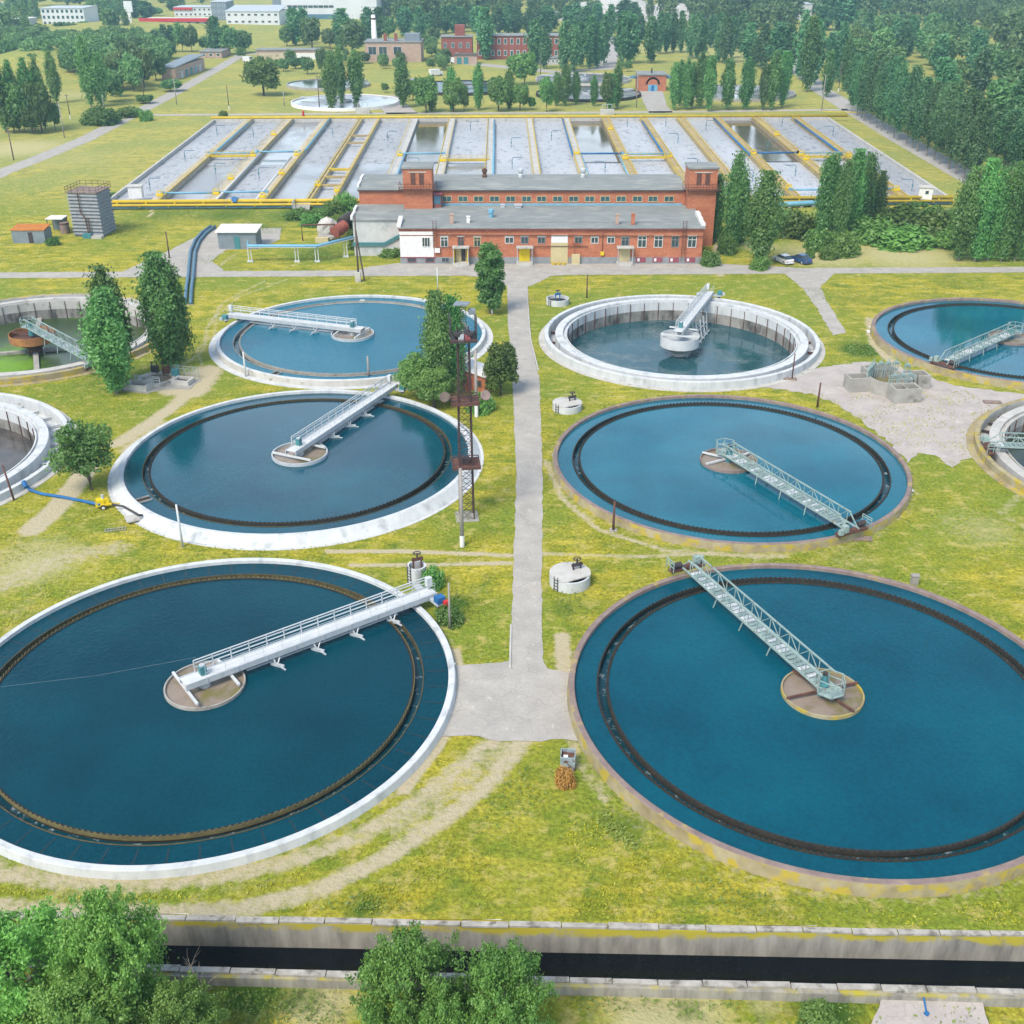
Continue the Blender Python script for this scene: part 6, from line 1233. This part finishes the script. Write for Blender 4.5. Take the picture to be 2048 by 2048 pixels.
def proto(kind, i):
    key = (kind, i)
    if key in PROTO: return PROTO[key]
    rs = np.random.default_rng(hash(kind) % 1 + 100*i + sum(map(ord,kind)))
    cfg = dict(pn=('p',14,4.6,9500,.36,'pop'), pm=('p',16,4.6,5200,.50,'pop'), pa=('q',17,4.8,5600,.46,'popfar'), pf=('p',17,4.8,2200,.85,'popfar'), dn=('d',8,6.0,15000,.24,'dec'), dm=('d',9,7.5,5200,.52,'dec'), df=('d',11,10,2200,1.05,'decfar'),
               ac=('d',7.2,5.4,5200,.25,'dec'), wi=('w',7,5,9000,.26,'dec'), fr=('f',7,8,34000,.15,'acacia'), ir=('i',11,4.4,7000,.36,'dec'), bn=('b',2.2,4,3600,.27,'hedge'), bf=('b',3.5,8,1500,.7,'decfar'))[kind]
    k, h, w, n, ls, m = cfg; 
    if k in 'pq': p, nr = poplar_pts(h, w, n, rs, .09 if k == 'p' else .22); tr = trunk_mesh(h, .24, rs, 5, .85, .12, 'bark'); tm = 'pbark'
    elif k == 'd': p, nr = dec_pts(h, w, n, rs, .22 if kind != 'fr' else .2, 15 if kind != 'fr' else 22); tr = trunk_mesh(h, .2*h/8, rs, 7 if kind != 'fr' else 11, .75, .38); tm = 'bark'
    elif k == 'f': p, nr = frond_pts(h, w, n, rs); tr = trunk_mesh(h, .17, rs, 14, .78, .42); tm = 'pbark'
    elif k == 'w': p, nr = dec_pts(h, w, n, rs, .15, 12, .35); tr = trunk_mesh(h, .2, rs, 5); tm = 'bark'
    elif k == 'i': p, nr = dec_pts(h, w, n, rs, -.02, 24); tr = trunk_mesh(h, .22, rs, 8, .85, .18); tm = 'bark'
    else: p, nr = dec_pts(h, w, n, rs, -.35, 12); p[:,2] = np.abs(p[:,2]); tr = trunk_mesh(h, .08, rs, 4, .5, .3); tm = 'bark'
    me = leaf_mesh('crown', p, nr, ls, rs, M[m]); tmesh = tr.build('trunk', M[tm]); td = tmesh.data; bpy.data.objects.remove(tmesh)
    PROTO[key] = (me, td, h, w); return PROTO[key]
TREE_N = {}
def tree(kind, pos, h, w, label, group=None, name=None, cat='tree'):
    i = rng.randrange({'pn':4,'pm':5,'pa':6,'pf':6,'dn':2,'dm':5,'df':6,'ac':1,'wi':1,'fr':3,'ir':1,'bn':3,'bf':4}[kind]); me, td, ph, pw = proto(kind, i)
    name = name or ('poplar_tree' if kind[0] == 'p' else 'shrub' if kind[0] == 'b' else 'broadleaf_tree')
    r = thing(name, label, cat, pos, rng.uniform(0,6.28), group); r.scale = (w/pw, w/pw, h/ph)
    link('crown', me, r); link('trunk', td, r); return r
def tpx(kind, x, yb, yt, w, label, group=None, **k):
    p = D(x, yb); w *= {'pn':.83,'pm':.95,'pf':1.08,'dm':1.12,'df':1.2,'dn':1.1,'bn':1.4,'ir':1.12}.get(kind,1.1); return tree(kind, p, max(1.0, Hat(x, yb, yt)), w/ppm(p), label, group, **k)
# near trees, one label each
tpx('pn',220,742,548,84,'tall dense poplar between algae tank and broad rimmed tank, in front of its twin')
tpx('pn',226,722,508,66,'narrow poplar rising just behind the front one, left of the concrete chamber')
tpx('pn',318,694,484,74,'tall dense poplar behind the concrete chamber, left stem of the double one'); tpx('pn',338,690,498,60,'shorter right hand poplar of the double one by the bright blue tank')
tpx('ac',172,924,790,112,'airy young tree with open crown between two tanks on the left')
tpx('pn',828,752,556,54,'tall poplar left of the lattice mast, nearest the bright blue tank'); tpx('pn',858,740,560,54,'tall poplar right behind the lattice mast')
tpx('dn',790,752,668,74,'round bushy tree at the foot of the poplars by the mast'); tpx('dn',820,770,690,70,'low leafy tree in front of the mast poplars'); tpx('dn',856,764,712,34,'small leafy tree right behind the mast foot')
tpx('wi',945,745,638,64,'weeping rounded tree between the brick hut and the path'); tpx('ir',926,592,440,50,'ragged tall tree at the head of the path beside a concrete pole')
tpx('bn',908,775,742,40,'small dark bush beside the white footed pole'); tpx('bn',818,1105,1075,34,'small green bush beside the tall round chamber'); tpx('bn',848,1172,1150,40,'sprawling light green bush by the nearest tank rim',name='shrub')
t = tpx('bn',1066,1481,1450,28,'dry orange brown bush below the pale blue metal box'); 
for ch in t.children:
    if ch.name.startswith('crown'): ch.data = ch.data.copy(); ch.data.materials[0] = M['drybush']
tpx('pn',1380,468,290,44,'tall poplar just right of the right brick tower'); tpx('pn',1348,455,330,30,'slim poplar squeezed against the right brick tower'); tpx('pn',1432,503,328,62,'broad poplar beside the two parked cars')
for n,(x,yb,yt,w) in enumerate(((1550,458,292,44),(1580,464,306,34),(1600,450,286,40),(1624,440,291,34),(1568,440,312,34))): tpx('pn',x,yb,yt,w,'%s tree of the poplar clump before the basin, right of the cars' % ['leftmost','front middle','tall centre','rightmost','back'][n],'poplar clump before the basin')
tpx('pn',1651,430,325,30,'single slender young poplar between hedge and basin front')
for n,(x,yb,yt,w) in enumerate(((1808,492,318,52),(1838,494,304,44),(1863,492,320,40),(1888,494,310,40),(1914,492,322,40),(1936,494,313,38))): tpx('pn',x,yb,yt,w,'%s poplar from the left in the dark group at the right edge' % ORD[n],'poplar group at the right edge')
# shrubs in front of the basin and round the building
sh = [(1480,440,30,46,'below the blue pipe'),(1506,446,34,46,'left of the poplar clump'),(1542,470,36,40,'before the poplar clump'),(1562,488,24,26,'nearest the cross road'),(1590,480,40,46,'under the poplar clump'),(1528,486,14,14,'small, beside the blue car'),(1640,455,32,46,'right of the poplar clump'),(1685,440,36,54,'middle of the hedge'),(1715,450,40,60,'broad, in the hedge'),(1750,452,40,56,'right part of the hedge'),(1785,450,44,50,'by the right edge poplars'),(1660,430,24,44,'behind the single slender poplar'),(1730,425,26,60,'back of the hedge'),(1700,463,26,60,'front of the hedge'),(1770,462,26,50,'front right of the hedge'),
      (652,398,32,36,'bright, left of the tall brick wall'),(632,402,24,34,'dark, beside the grey ramp'),(676,440,40,30,'dark, against the plastered wall'),(605,408,16,30,'low, along the blue pipe'),(590,425,20,36,'low, left of the red tank'),(560,412,16,40,'low, below the yellow pipes'),(672,470,36,22,'dark, in the corner under the pipe bridge'),(740,482,16,36,'dark, at the foot of the plastered wall'),
      (1370,478,30,30,'at the foot of the right tower'),(1400,440,40,40,'between the two right tower poplars'),(1432,508,24,26,'at the foot of the broad poplar'),(1378,455,30,40,'behind the right tower poplar'),(1340,500,24,30,'low, by the right end of the brick front'),
      (200,376,14,34,'on the left basin corner'),(192,234,28,54,'by the field road'),(184,226,22,40,'on the far side of the field road'),(238,220,16,44,'dark, beside the field road bend'),(276,228,20,20,'single, on the verge of the field road'),(422,224,14,14,'at the back left basin corner'),(100,462,14,20,'before the blue grey shed'),(1545,1932,30,60,'low, at the broken paving'),]
for x,yb,dh,w,lab in sh:
    k = 'bn'; q_ = 1.35 if 1470 < x < 1800 and yb < 466 else 1
    tpx(k,x,yb,yb-dh*q_,w*q_,'green shrub, '+lab+('' if lab.count(' ') > 2 else ' shrubs'),None,name='shrub',cat='shrub')
# foreground trees below the canal
for n,(X,Y,h,w,lab) in enumerate(((-25.6,38.6,7.6,8.6,'big leafy tree at the bottom left corner, partly cut by the frame'),(-20.4,38.8,9.3,6.6,'tall leafy tree rising above the canal, bottom left'),(-21.3,35.8,7.0,7.5,'leafy tree low at the bottom left, in front of the tall one'),(-16.6,36.4,5.6,5.4,'small leafy tree beside the bare dead one'),
    (-5.0,37.6,8.0,6.4,'leafy tree at the bottom centre, left crown of the pair'),(-.6,37.2,7.5,5.8,'leafy tree at the bottom centre, right crown of the pair'),(-3.2,35.4,6.4,4.5,'lower leafy tree between the bottom centre pair'))):
    tree('fr',Vector((X,Y,ZN)),h,w*.9,lab)
t = thing('dead_tree','bare pale dead tree standing at the near canal wall','tree',(-16.9,38.9,ZN)); mb = MB(); rd = random.Random(4)
def twig(p, d, l, r, dep):
    q = p+d*l; mb.tube([tuple(p),tuple(p.lerp(q,.5)+Vector((rd.uniform(-.05,.05),)*3)),tuple(q)],[r,r*.8,r*.55],5)
    if dep:
        for _ in range(3 if dep > 1 else 2): twig(p+d*l*rd.uniform(.5,1),(d+Vector((rd.uniform(-.9,.9),rd.uniform(-.9,.9),rd.uniform(-.2,.6)))).normalized(),l*rd.uniform(.5,.75),r*.55,dep-1)
twig(Vector((0,0,-.2)),Vector((.02,.05,1)),2.6,.09,4); twig(Vector((.1,0,1.2)),Vector((.4,.1,.9)).normalized(),1.8,.05,3); mb.build('branches', M['pbark'], t)
# poplars and birches behind the basin (tile coordinates)
def clump(fmt, group, items, i):
    it = sorted(items, key=lambda q: q[1])
    for n,(k,x,yb,yt,w) in enumerate(it):
        xd, ybd = Z(i,x,yb); _, ytd = Z(i,x,yt); tpx(k, xd, ybd, ytd, w/3.7734/1.06, fmt % ORD[n], group)
clump('narrow dark poplar, %s from the left beside the far pale tank','poplars beside the far pale tank',[('pm',575,835,415,108),('pm',650,800,360,78),('pm',765,795,385,112),('pm',1110,812,440,112)],1)
clump('green tree %s from the left behind the basin, left of centre','trees behind the basin left of centre',[('dm',1285,850,570,170),('pm',1325,845,600,90),('dm',1490,845,575,150),('pm',1480,840,515,80),('pm',1680,832,490,76),('dm',1830,840,570,165),('pm',1912,832,520,70),('dm',975,700,625,60),('dm',1185,760,600,120),('dm',1570,840,640,80)],1)
clump('green tree %s from the left behind the basin, at centre','trees behind the basin at centre',[('dm',60,835,630,130),('dm',150,830,730,60),('dm',260,845,580,110),('pm',335,800,550,64),('pm',400,800,490,86),('pm',480,790,545,64),('pm',615,800,575,56),('dm',715,832,545,110),('pm',790,815,490,70),('pm',745,830,560,80)],2)
clump('slender poplar %s from the left in the group right of the small brick pump house','poplars right of the small brick pump house',[('pm',1218,832,480,78),('pm',1262,800,460,70),('pm',1312,830,450,80),('pm',1352,815,480,60),('pm',1415,822,400,95),('pm',1480,842,430,90),('pm',1620,832,450,96),('pm',1758,832,440,96),('pm',1890,832,490,76)],2)
clump('green tree %s from the left beside the long brick plant house','trees beside the long brick plant house',[('pf',175,490,150,96),('pf',245,520,230,64),('pf',392,540,160,82),('pf',465,545,200,76),('pf',515,505,180,70),('pf',585,520,130,80),('pf',640,515,180,70),('pf',690,490,120,60),('dm',95,640,390,190),('dm',20,560,420,110)],2)
clump('dark poplar %s from the left behind the far lane','poplars behind the far lane',[('pf',825,485,90,96),('pf',895,480,120,96),('pf',965,330,110,70),('pf',1042,480,130,84),('pf',1105,410,100,62),('pf',1160,400,110,58),('pf',1215,395,100,56),('pf',1270,400,90,56),('pf',1345,440,120,64),('pf',1390,445,110,66),('pf',1435,440,150,60),('pf',740,300,40,70),('pf',1500,360,120,70),('pf',1560,470,110,80),('pf',1605,480,140,74),('pf',1655,440,130,70),('pf',1720,390,90,84),('pf',1780,470,180,90),('pf',1830,500,320,70),('pf',1890,520,190,96)],2)
clump('dark tree %s from the left beyond the back right corner of the basin','trees beyond the back right basin corner',[('pm',20,832,390,100),('pm',105,812,395,92),('pf',60,560,180,110),('pf',150,560,200,90),('pf',240,600,90,90),('pm',290,695,140,110),('pf',345,640,160,100),('pm',440,735,390,84),('pf',530,620,180,90),('pm',575,690,290,90),('pf',430,230,-60,120),('pf',560,260,-60,140),('pf',470,420,250,70)],3)
clump('dark tree %s from the left around the white chimney','trees around the white chimney',[('pf',300,345,65,100),('pf',365,330,60,70),('df',235,350,200,90),('df',425,365,130,140),('df',560,370,220,100),('df',735,405,160,180),('pf',650,330,70,110),('pf',850,340,60,80),('pf',930,300,60,80),('pf',1125,280,55,100),('pf',1240,310,60,72),('df',1000,300,120,110),('df',1345,330,200,90),('df',1420,470,370,100),('df',1490,400,330,80),('pf',1730,452,65,98),('df',960,500,400,80),('df',1090,470,390,60),('df',820,480,400,80),('dm',500,560,360,80),('df',210,540,440,80),('df',300,520,430,100),('df',390,560,440,90)],1)
clump('dark poplar %s from the left behind the red plant house','poplars behind the red plant house',[('pf',1310,260,100,80),('pf',1370,260,60,60),('pf',1430,250,50,70),('pf',1490,250,40,70),('pf',1550,240,60,70),('pf',1610,190,40,70),('pf',1660,250,50,80),('pf',1830,260,60,90),('pf',1900,260,40,80),('pf',1400,60,-40,70),('df',1480,120,30,130)],1)
clump('poplar %s from the left in the stand above the red plant house','poplars above the red plant house',[('pf',30,260,60,90),('pf',130,270,70,70),('pf',270,250,50,110),('pf',430,210,40,90),('pf',490,230,30,90),('pf',560,250,50,90),('pf',640,200,30,80),('pf',850,180,0,110),('pf',920,200,20,80)],2)
tpx('dm',*Z(1,60,722),Z(1,0,440)[1],66,'big round dark green tree on the grass left of the far pale tank')
clump('dark tree %s from the left in the dense clump at the left edge','trees in the left edge clump',[('pm',45,1000,450,100),('pm',150,990,465,90),('pm',265,985,450,110),('pm',345,975,450,80),('pm',430,780,395,84),('dm',60,1000,600,170),('dm',190,1005,620,190),('dm',320,1000,600,180),('dm',420,985,760,100),('dm',110,1005,800,160),('dm',250,1010,800,170)],0)
clump('tall dark poplar, %s of the pair beside the field road','poplar pair beside the field road',[('pm',690,810,280,96),('pm',768,805,400,128)],0)
clump('mixed green tree %s from the left in the thicket behind the field road','trees in the thicket behind the field road',[('df',840,690,420,140),('df',930,660,380,150),('df',1010,690,420,150),('df',1090,660,350,150),('df',1180,610,380,150),('df',960,560,290,140),('df',1060,500,280,130),('df',880,480,260,150),('df',760,440,250,150),('df',620,430,290,130),('df',480,400,280,150),('df',400,390,240,130),('df',1150,480,310,140),('pf',1170,340,230,56),('df',700,330,220,120),('df',540,330,230,120),('df',290,330,190,160),('df',150,330,210,130),('df',60,300,250,100),('df',30,420,340,100),('df',1290,690,600,140),('df',1040,880,820,70),('df',1100,780,715,120)],0)
clump('dark tree %s from the left behind the slate roofed barn','trees behind the slate roofed barn',[('pf',1252,400,190,56),('pf',1308,395,195,58),('df',1380,395,180,90),('df',1450,395,200,100),('pf',1636,415,130,86),('df',1730,415,200,120),('df',1840,400,230,120),('df',1560,390,280,80)],0)
clump('tree %s from the left among the far white buildings','trees among the far white buildings',[('df',40,210,130,100),('df',210,260,180,120),('df',500,240,170,150),('df',640,210,160,70),('df',260,130,70,90),('pf',740,160,10,80),('pf',840,140,30,90),('pf',1020,140,-20,100),('pf',1110,150,10,110),('df',1180,120,60,80),('pf',1295,80,0,56),('df',680,120,30,100)],0)
# poplar avenue on the right
a, b = D(1606,213), D(1838,347); N_ = 20
for k in range(N_):
    q = a.lerp(b, k/(N_-1)); q = Vector((q.x+rng.uniform(-.6,.6), q.y+rng.uniform(-1,1), 0)); tree('pa', q, rng.uniform(15,20), rng.uniform(3.7,4.5), 'tall poplar in the roadside row right of the basin, %s from its far end' % ORD[k], 'poplars in the roadside row')
for k in range(20):
    q = a.lerp(b, (k+.5)/19); q = Vector((q.x+13+rng.uniform(-1.5,1.5), q.y+rng.uniform(-1.5,1.5)+4, 0)); tree('pa', q, rng.uniform(10,14), rng.uniform(4,5.5), 'tall poplar across the road from the row, %s from the far end' % ORD[k], 'poplars across the road')
# wood on the right: individual trees in front, one mass behind
def inpoly(x, y, P):
    c = False
    for i in range(len(P)):
        (x1,y1),(x2,y2) = P[i],P[i-1]
        if (y1 > y) != (y2 > y) and x < (x2-x1)*(y-y1)/(y2-y1)+x1: c = not c
    return c
wood = pl([(1700,205),(1640,160),(1600,120),(1570,90),(1600,60),(1700,40),(1800,70),(1870,130),(1990,190),(2050,330),(1940,345),(1850,275)])
cand = []
while len(cand) < 62:
    x, y = rng.uniform(95,260), rng.uniform(275,760)
    if inpoly(x,y,wood) and all((x-c[0])**2+(y-c[1])**2 > 70 for c in cand): cand.append((x,y))
cand.sort(key=lambda c: c[1])
for n,(x,y) in enumerate(cand):
    k = 'df' if rng.random() < .8 else 'pf'; row = ['nearest','second','third','fourth','fifth','sixth','farthest'][min(6,n//9)]
    tree(k, Vector((x,y,0)), rng.uniform(9,14) if k == 'df' else rng.uniform(15,18), rng.uniform(9,14) if k == 'df' else 5.5, 'crown in the wood right of the poplars, %s rank, %s from its front' % (row, ORD[n % 9]), 'trees of the right hand wood')
def mass(name, label, P, xr, yr, n, kinds, hr, dist=5, cut=lambda x,y: False):
    V = []; fcount = 0; got = []; tries = 0
    while len(got) < n and tries < n*60:
        tries += 1; x, y = rng.uniform(*xr), rng.uniform(*yr)
        if inpoly(x,y,P) and not cut(x,y): got.append((x,y))
    for (x,y) in got:
        k = rng.choice(kinds); me, td, ph, pw = proto(k, rng.randrange(4)); co_ = np.empty(len(me.vertices)*3, np.float32); me.vertices.foreach_get('co', co_); co_ = co_.reshape(-1,4,3)
        co_ = co_[::2]; h = rng.uniform(*hr); w = h*(.85 if k == 'df' else .30); a = rng.uniform(0,6.28); c, s = math.cos(a), math.sin(a); q = co_.reshape(-1,3)*np.array([w/pw*1.1,w/pw*1.1,h/ph])
        V.append(np.stack([q[:,0]*c-q[:,1]*s+x, q[:,0]*s+q[:,1]*c+y, q[:,2]],1))
    V = np.concatenate(V); n4 = len(V)//4; me = bpy.data.meshes.new(name); me.vertices.add(len(V)); me.vertices.foreach_set('co', V.ravel()); me.loops.add(4*n4); me.loops.foreach_set('vertex_index', np.arange(4*n4))
    me.polygons.add(n4); me.polygons.foreach_set('loop_start', np.arange(n4)*4); me.update(); me.materials.append(M['decfar']); tag(link(name, me), label, 'wood', None, 'stuff')
mass('thicket', 'loose green thicket between field road and far white buildings', pl([(120,102),(330,108),(318,124),(300,150),(255,190),(200,195),(165,150),(60,130),(0,125),(0,104)]), (-480,-120), (340,640), 100, ['df'], (6,11))
mass('thicket', 'trees and scrub between the far white buildings, top left', pl([(-40,75),(-40,-10),(420,-10),(640,0),(640,40),(560,80),(420,66),(270,62),(100,60)]), (-620,-120), (560,1250), 110, ['df','df','pf'], (9,15), cut=lambda x,y: any(inpoly(x,y,pl(q)) for q in ([(70,84),(70,14),(172,14),(172,84)],[(255,84),(255,22),(404,22),(404,84)],[(395,90),(395,-10),(735,-10),(735,90)],[(180,60),(180,45),(260,45),(260,60)])))
mass('thicket', 'bushes and trees among the far tanks and workshops', pl([(440,112),(640,88),(850,80),(1050,122),(1200,120),(1200,140),(900,128),(800,140),(640,130),(520,135)]), (-200,120), (380,640), 40, ['df'], (3,6.5), cut=lambda x,y: any(inpoly(x,y,pl(q)) for q in ([(480,115),(480,92),(610,92),(610,115)],[(685,128),(685,78),(800,78),(800,128)],[(850,132),(850,70),(1060,70),(1060,132)],[(855,130),(1130,140),(1165,60),(1145,60),(1120,125),(870,110)])) or any((x-p.x)**2+(y-p.y)**2 < (R_+4)**2 for _,p,R_ in BACK))
road_gap = pl([(1815,80),(1830,70),(1905,135),(1880,140)])
mass('wood', 'distant dark wood filling the top right beyond the poplars', pl([(1560,60),(1500,12),(1560,-18),(2150,-18),(2300,120),(2050,200),(1900,110),(1800,60),(1700,38)]), (120,1100), (380,1500), 480, ['df','df','pf'], (10,20), cut=lambda x,y: inpoly(x,y,road_gap))
mass('wood', 'distant green wood across the top centre of the photo', pl([(600,70),(760,60),(1100,45),(1300,50),(1470,70),(1560,10),(1560,-22),(700,-22),(715,20)]), (-260,420), (600,1700), 520, ['df','pf','pf','df'], (12,21), cut=lambda x,y: any(inpoly(x,y,q) for q in (pl([(495,92),(495,-25),(735,-25),(735,92)]),pl([(1060,40),(1060,12),(1290,12),(1290,44)]),pl([(1140,110),(1140,40),(1165,40),(1165,110)]))))
mass('wood', 'scrubby far thicket behind the field road, top left', pl([(0,78),(110,82),(300,80),(310,98),(240,110),(60,104),(0,92)]), (-480,-180), (480,800), 110, ['df'], (5,9))
# weeds: rank growth in patches, one uncountable mass
def weeds():
    rs = np.random.default_rng(5); P = []
    for (px,py), r, s in LUSH:
        z = 0 if py < 1800 else ZN+.1; p = D(px,py,z); n = int(min(1800, 70*r*r*s))
        if p.y > 260: continue
        q = rs.normal(size=(n,2))*r*.55; X = p.x+q[:,0]; Y = p.y+q[:,1]; P.append(np.stack([X,Y,np.full(n,z)+rs.uniform(0,.45,n)],1))
    for (x0,y0,x1,y1,n) in ((430,1832,640,1842,700),(1060,1868,1400,1882,600),(1050,1850,1500,1862,300),(0,1900,640,1925,600),(1130,1545,1200,1600,300),(560,1716,760,1722,200),(1180,1762,1240,1764,60)):
        z = 0 if y0 < 1800 else ZN+.1; a, b = D(x0,y0,z), D(x1,y1,z); t = rs.uniform(0,1,n); P.append(np.stack([a.x+(b.x-a.x)*t+rs.normal(size=n)*.3, a.y+(b.y-a.y)*t+rs.normal(size=n)*.5, np.full(n,z)+rs.uniform(0,.5,n)],1))
    P = np.concatenate(P); keep = np.ones(len(P),bool)
    for k,(cx,cy,z) in TC.items(): keep &= np.hypot(P[:,0]-cx,P[:,1]-cy) > 19.5
    fl = CF[0].y+(CF[1].y-CF[0].y)*(P[:,0]-CF[0].x)/(CF[1].x-CF[0].x); nl = CN[0].y+(CN[1].y-CN[0].y)*(P[:,0]-CN[0].x)/(CN[1].x-CN[0].x)
    keep &= ~((P[:,1] < fl+.8) & (P[:,1] > nl-.9)); keep &= ~((P[:,0] > -30) & (P[:,0] < 37) & (P[:,1] > 186) & (P[:,1] < 216))
    keep &= ~((P[:,1] > 175) & (P[:,1] < 187)); keep &= ~((np.abs(P[:,0]-1) < 3) & (P[:,1] > 58)); keep &= ~((np.abs(P[:,0]) < 6.5) & (P[:,1] > 59) & (P[:,1] < 71))
    for pts, w, s in TRACKS:
        for a, b in zip(pts, pts[1:]):
            dx, dy = b[0]-a[0], b[1]-a[1]; q = np.clip(((P[:,0]-a[0])*dx+(P[:,1]-a[1])*dy)/(dx*dx+dy*dy+1e-9),0,1); keep &= np.hypot(P[:,0]-a[0]-q*dx,P[:,1]-a[1]-q*dy) > w*1.4
    P = P[keep]; nr = np.tile([0,-.3,1.0],(len(P),1)); me = leaf_mesh('weeds', P, nr, .14, rs, M['weed'], 1.8)
    tag(link('weeds', me), 'rank green weeds growing in patches on the lawns', 'weeds', None, 'stuff')
weeds()
def tufts():
    rs = np.random.default_rng(11); n = 140000; t = rs.uniform(0,1,n); Y = 44+(128-44)*t**1.25; X = rs.uniform(-1,1,n)*(10+Y*.55); keep = np.ones(n,bool)
    f = np.sin(X*.9+np.sin(Y*.7)*2)+np.sin(Y*1.1+np.sin(X*.5)*2.3)+np.sin(X*.23+1)*np.sin(Y*.31); keep &= f+rs.normal(size=n)*.9 > .1
    for k,(cx,cy,z) in TC.items(): keep &= np.hypot(X-cx,Y-cy) > 19.6
    fl = CF[0].y+(CF[1].y-CF[0].y)*(X-CF[0].x)/(CF[1].x-CF[0].x); keep &= Y > fl+.6
    keep &= ~(np.abs(X-1) < 2.3); keep &= ~((np.abs(X) < 7) & (Y > 59) & (Y < 70)); keep &= ~((X > 30) & (Y > 85) & (Y < 131) & (X > 62-.0*Y-(Y-100)*.2))
    for pts, w, s in TRACKS:
        for a, b in zip(pts, pts[1:]):
            dx, dy = b[0]-a[0], b[1]-a[1]; q = np.clip(((X-a[0])*dx+(Y-a[1])*dy)/(dx*dx+dy*dy+1e-9),0,1); keep &= np.hypot(X-a[0]-q*dx,Y-a[1]-q*dy) > w*1.0
    X, Y = X[keep], Y[keep]; P = np.stack([X,Y,np.full(len(X),.05)+rs.uniform(0,.1,len(X))],1); nr = np.stack([rs.normal(size=len(X)),rs.normal(size=len(X))-.6,np.full(len(X),.7)],1); nr /= np.linalg.norm(nr,axis=1)[:,None]
    tag(link('grass', leaf_mesh('grass', P, nr, .12, rs, M['tuft'], 1.8)), 'longer yellow green grass tufts standing between the round tanks', 'grass', None, 'stuff')
tufts()
# ------------------------------------------------------------------ haze: one closed box of thin air round camera and scene
def haze():
    mb = MB().bb(-2700,2700,-90,3700,-6,62); o = mb.build('haze', bpy.data.materials.new('haze'))
    m = o.data.materials[0]; m.use_nodes = True; N = m.node_tree.nodes; N.remove(N['Principled BSDF']); v = N.new('ShaderNodeVolumePrincipled')
    v.inputs['Color'].default_value = (.50,.84,1.0,1); v.inputs['Density'].default_value = .00024; v.inputs['Anisotropy'].default_value = .2
    m.node_tree.links.new(v.outputs[0], N['Material Output'].inputs['Volume']); tag(o, 'thin pale blue haze lying over the whole site', 'haze', None, 'stuff')
haze()
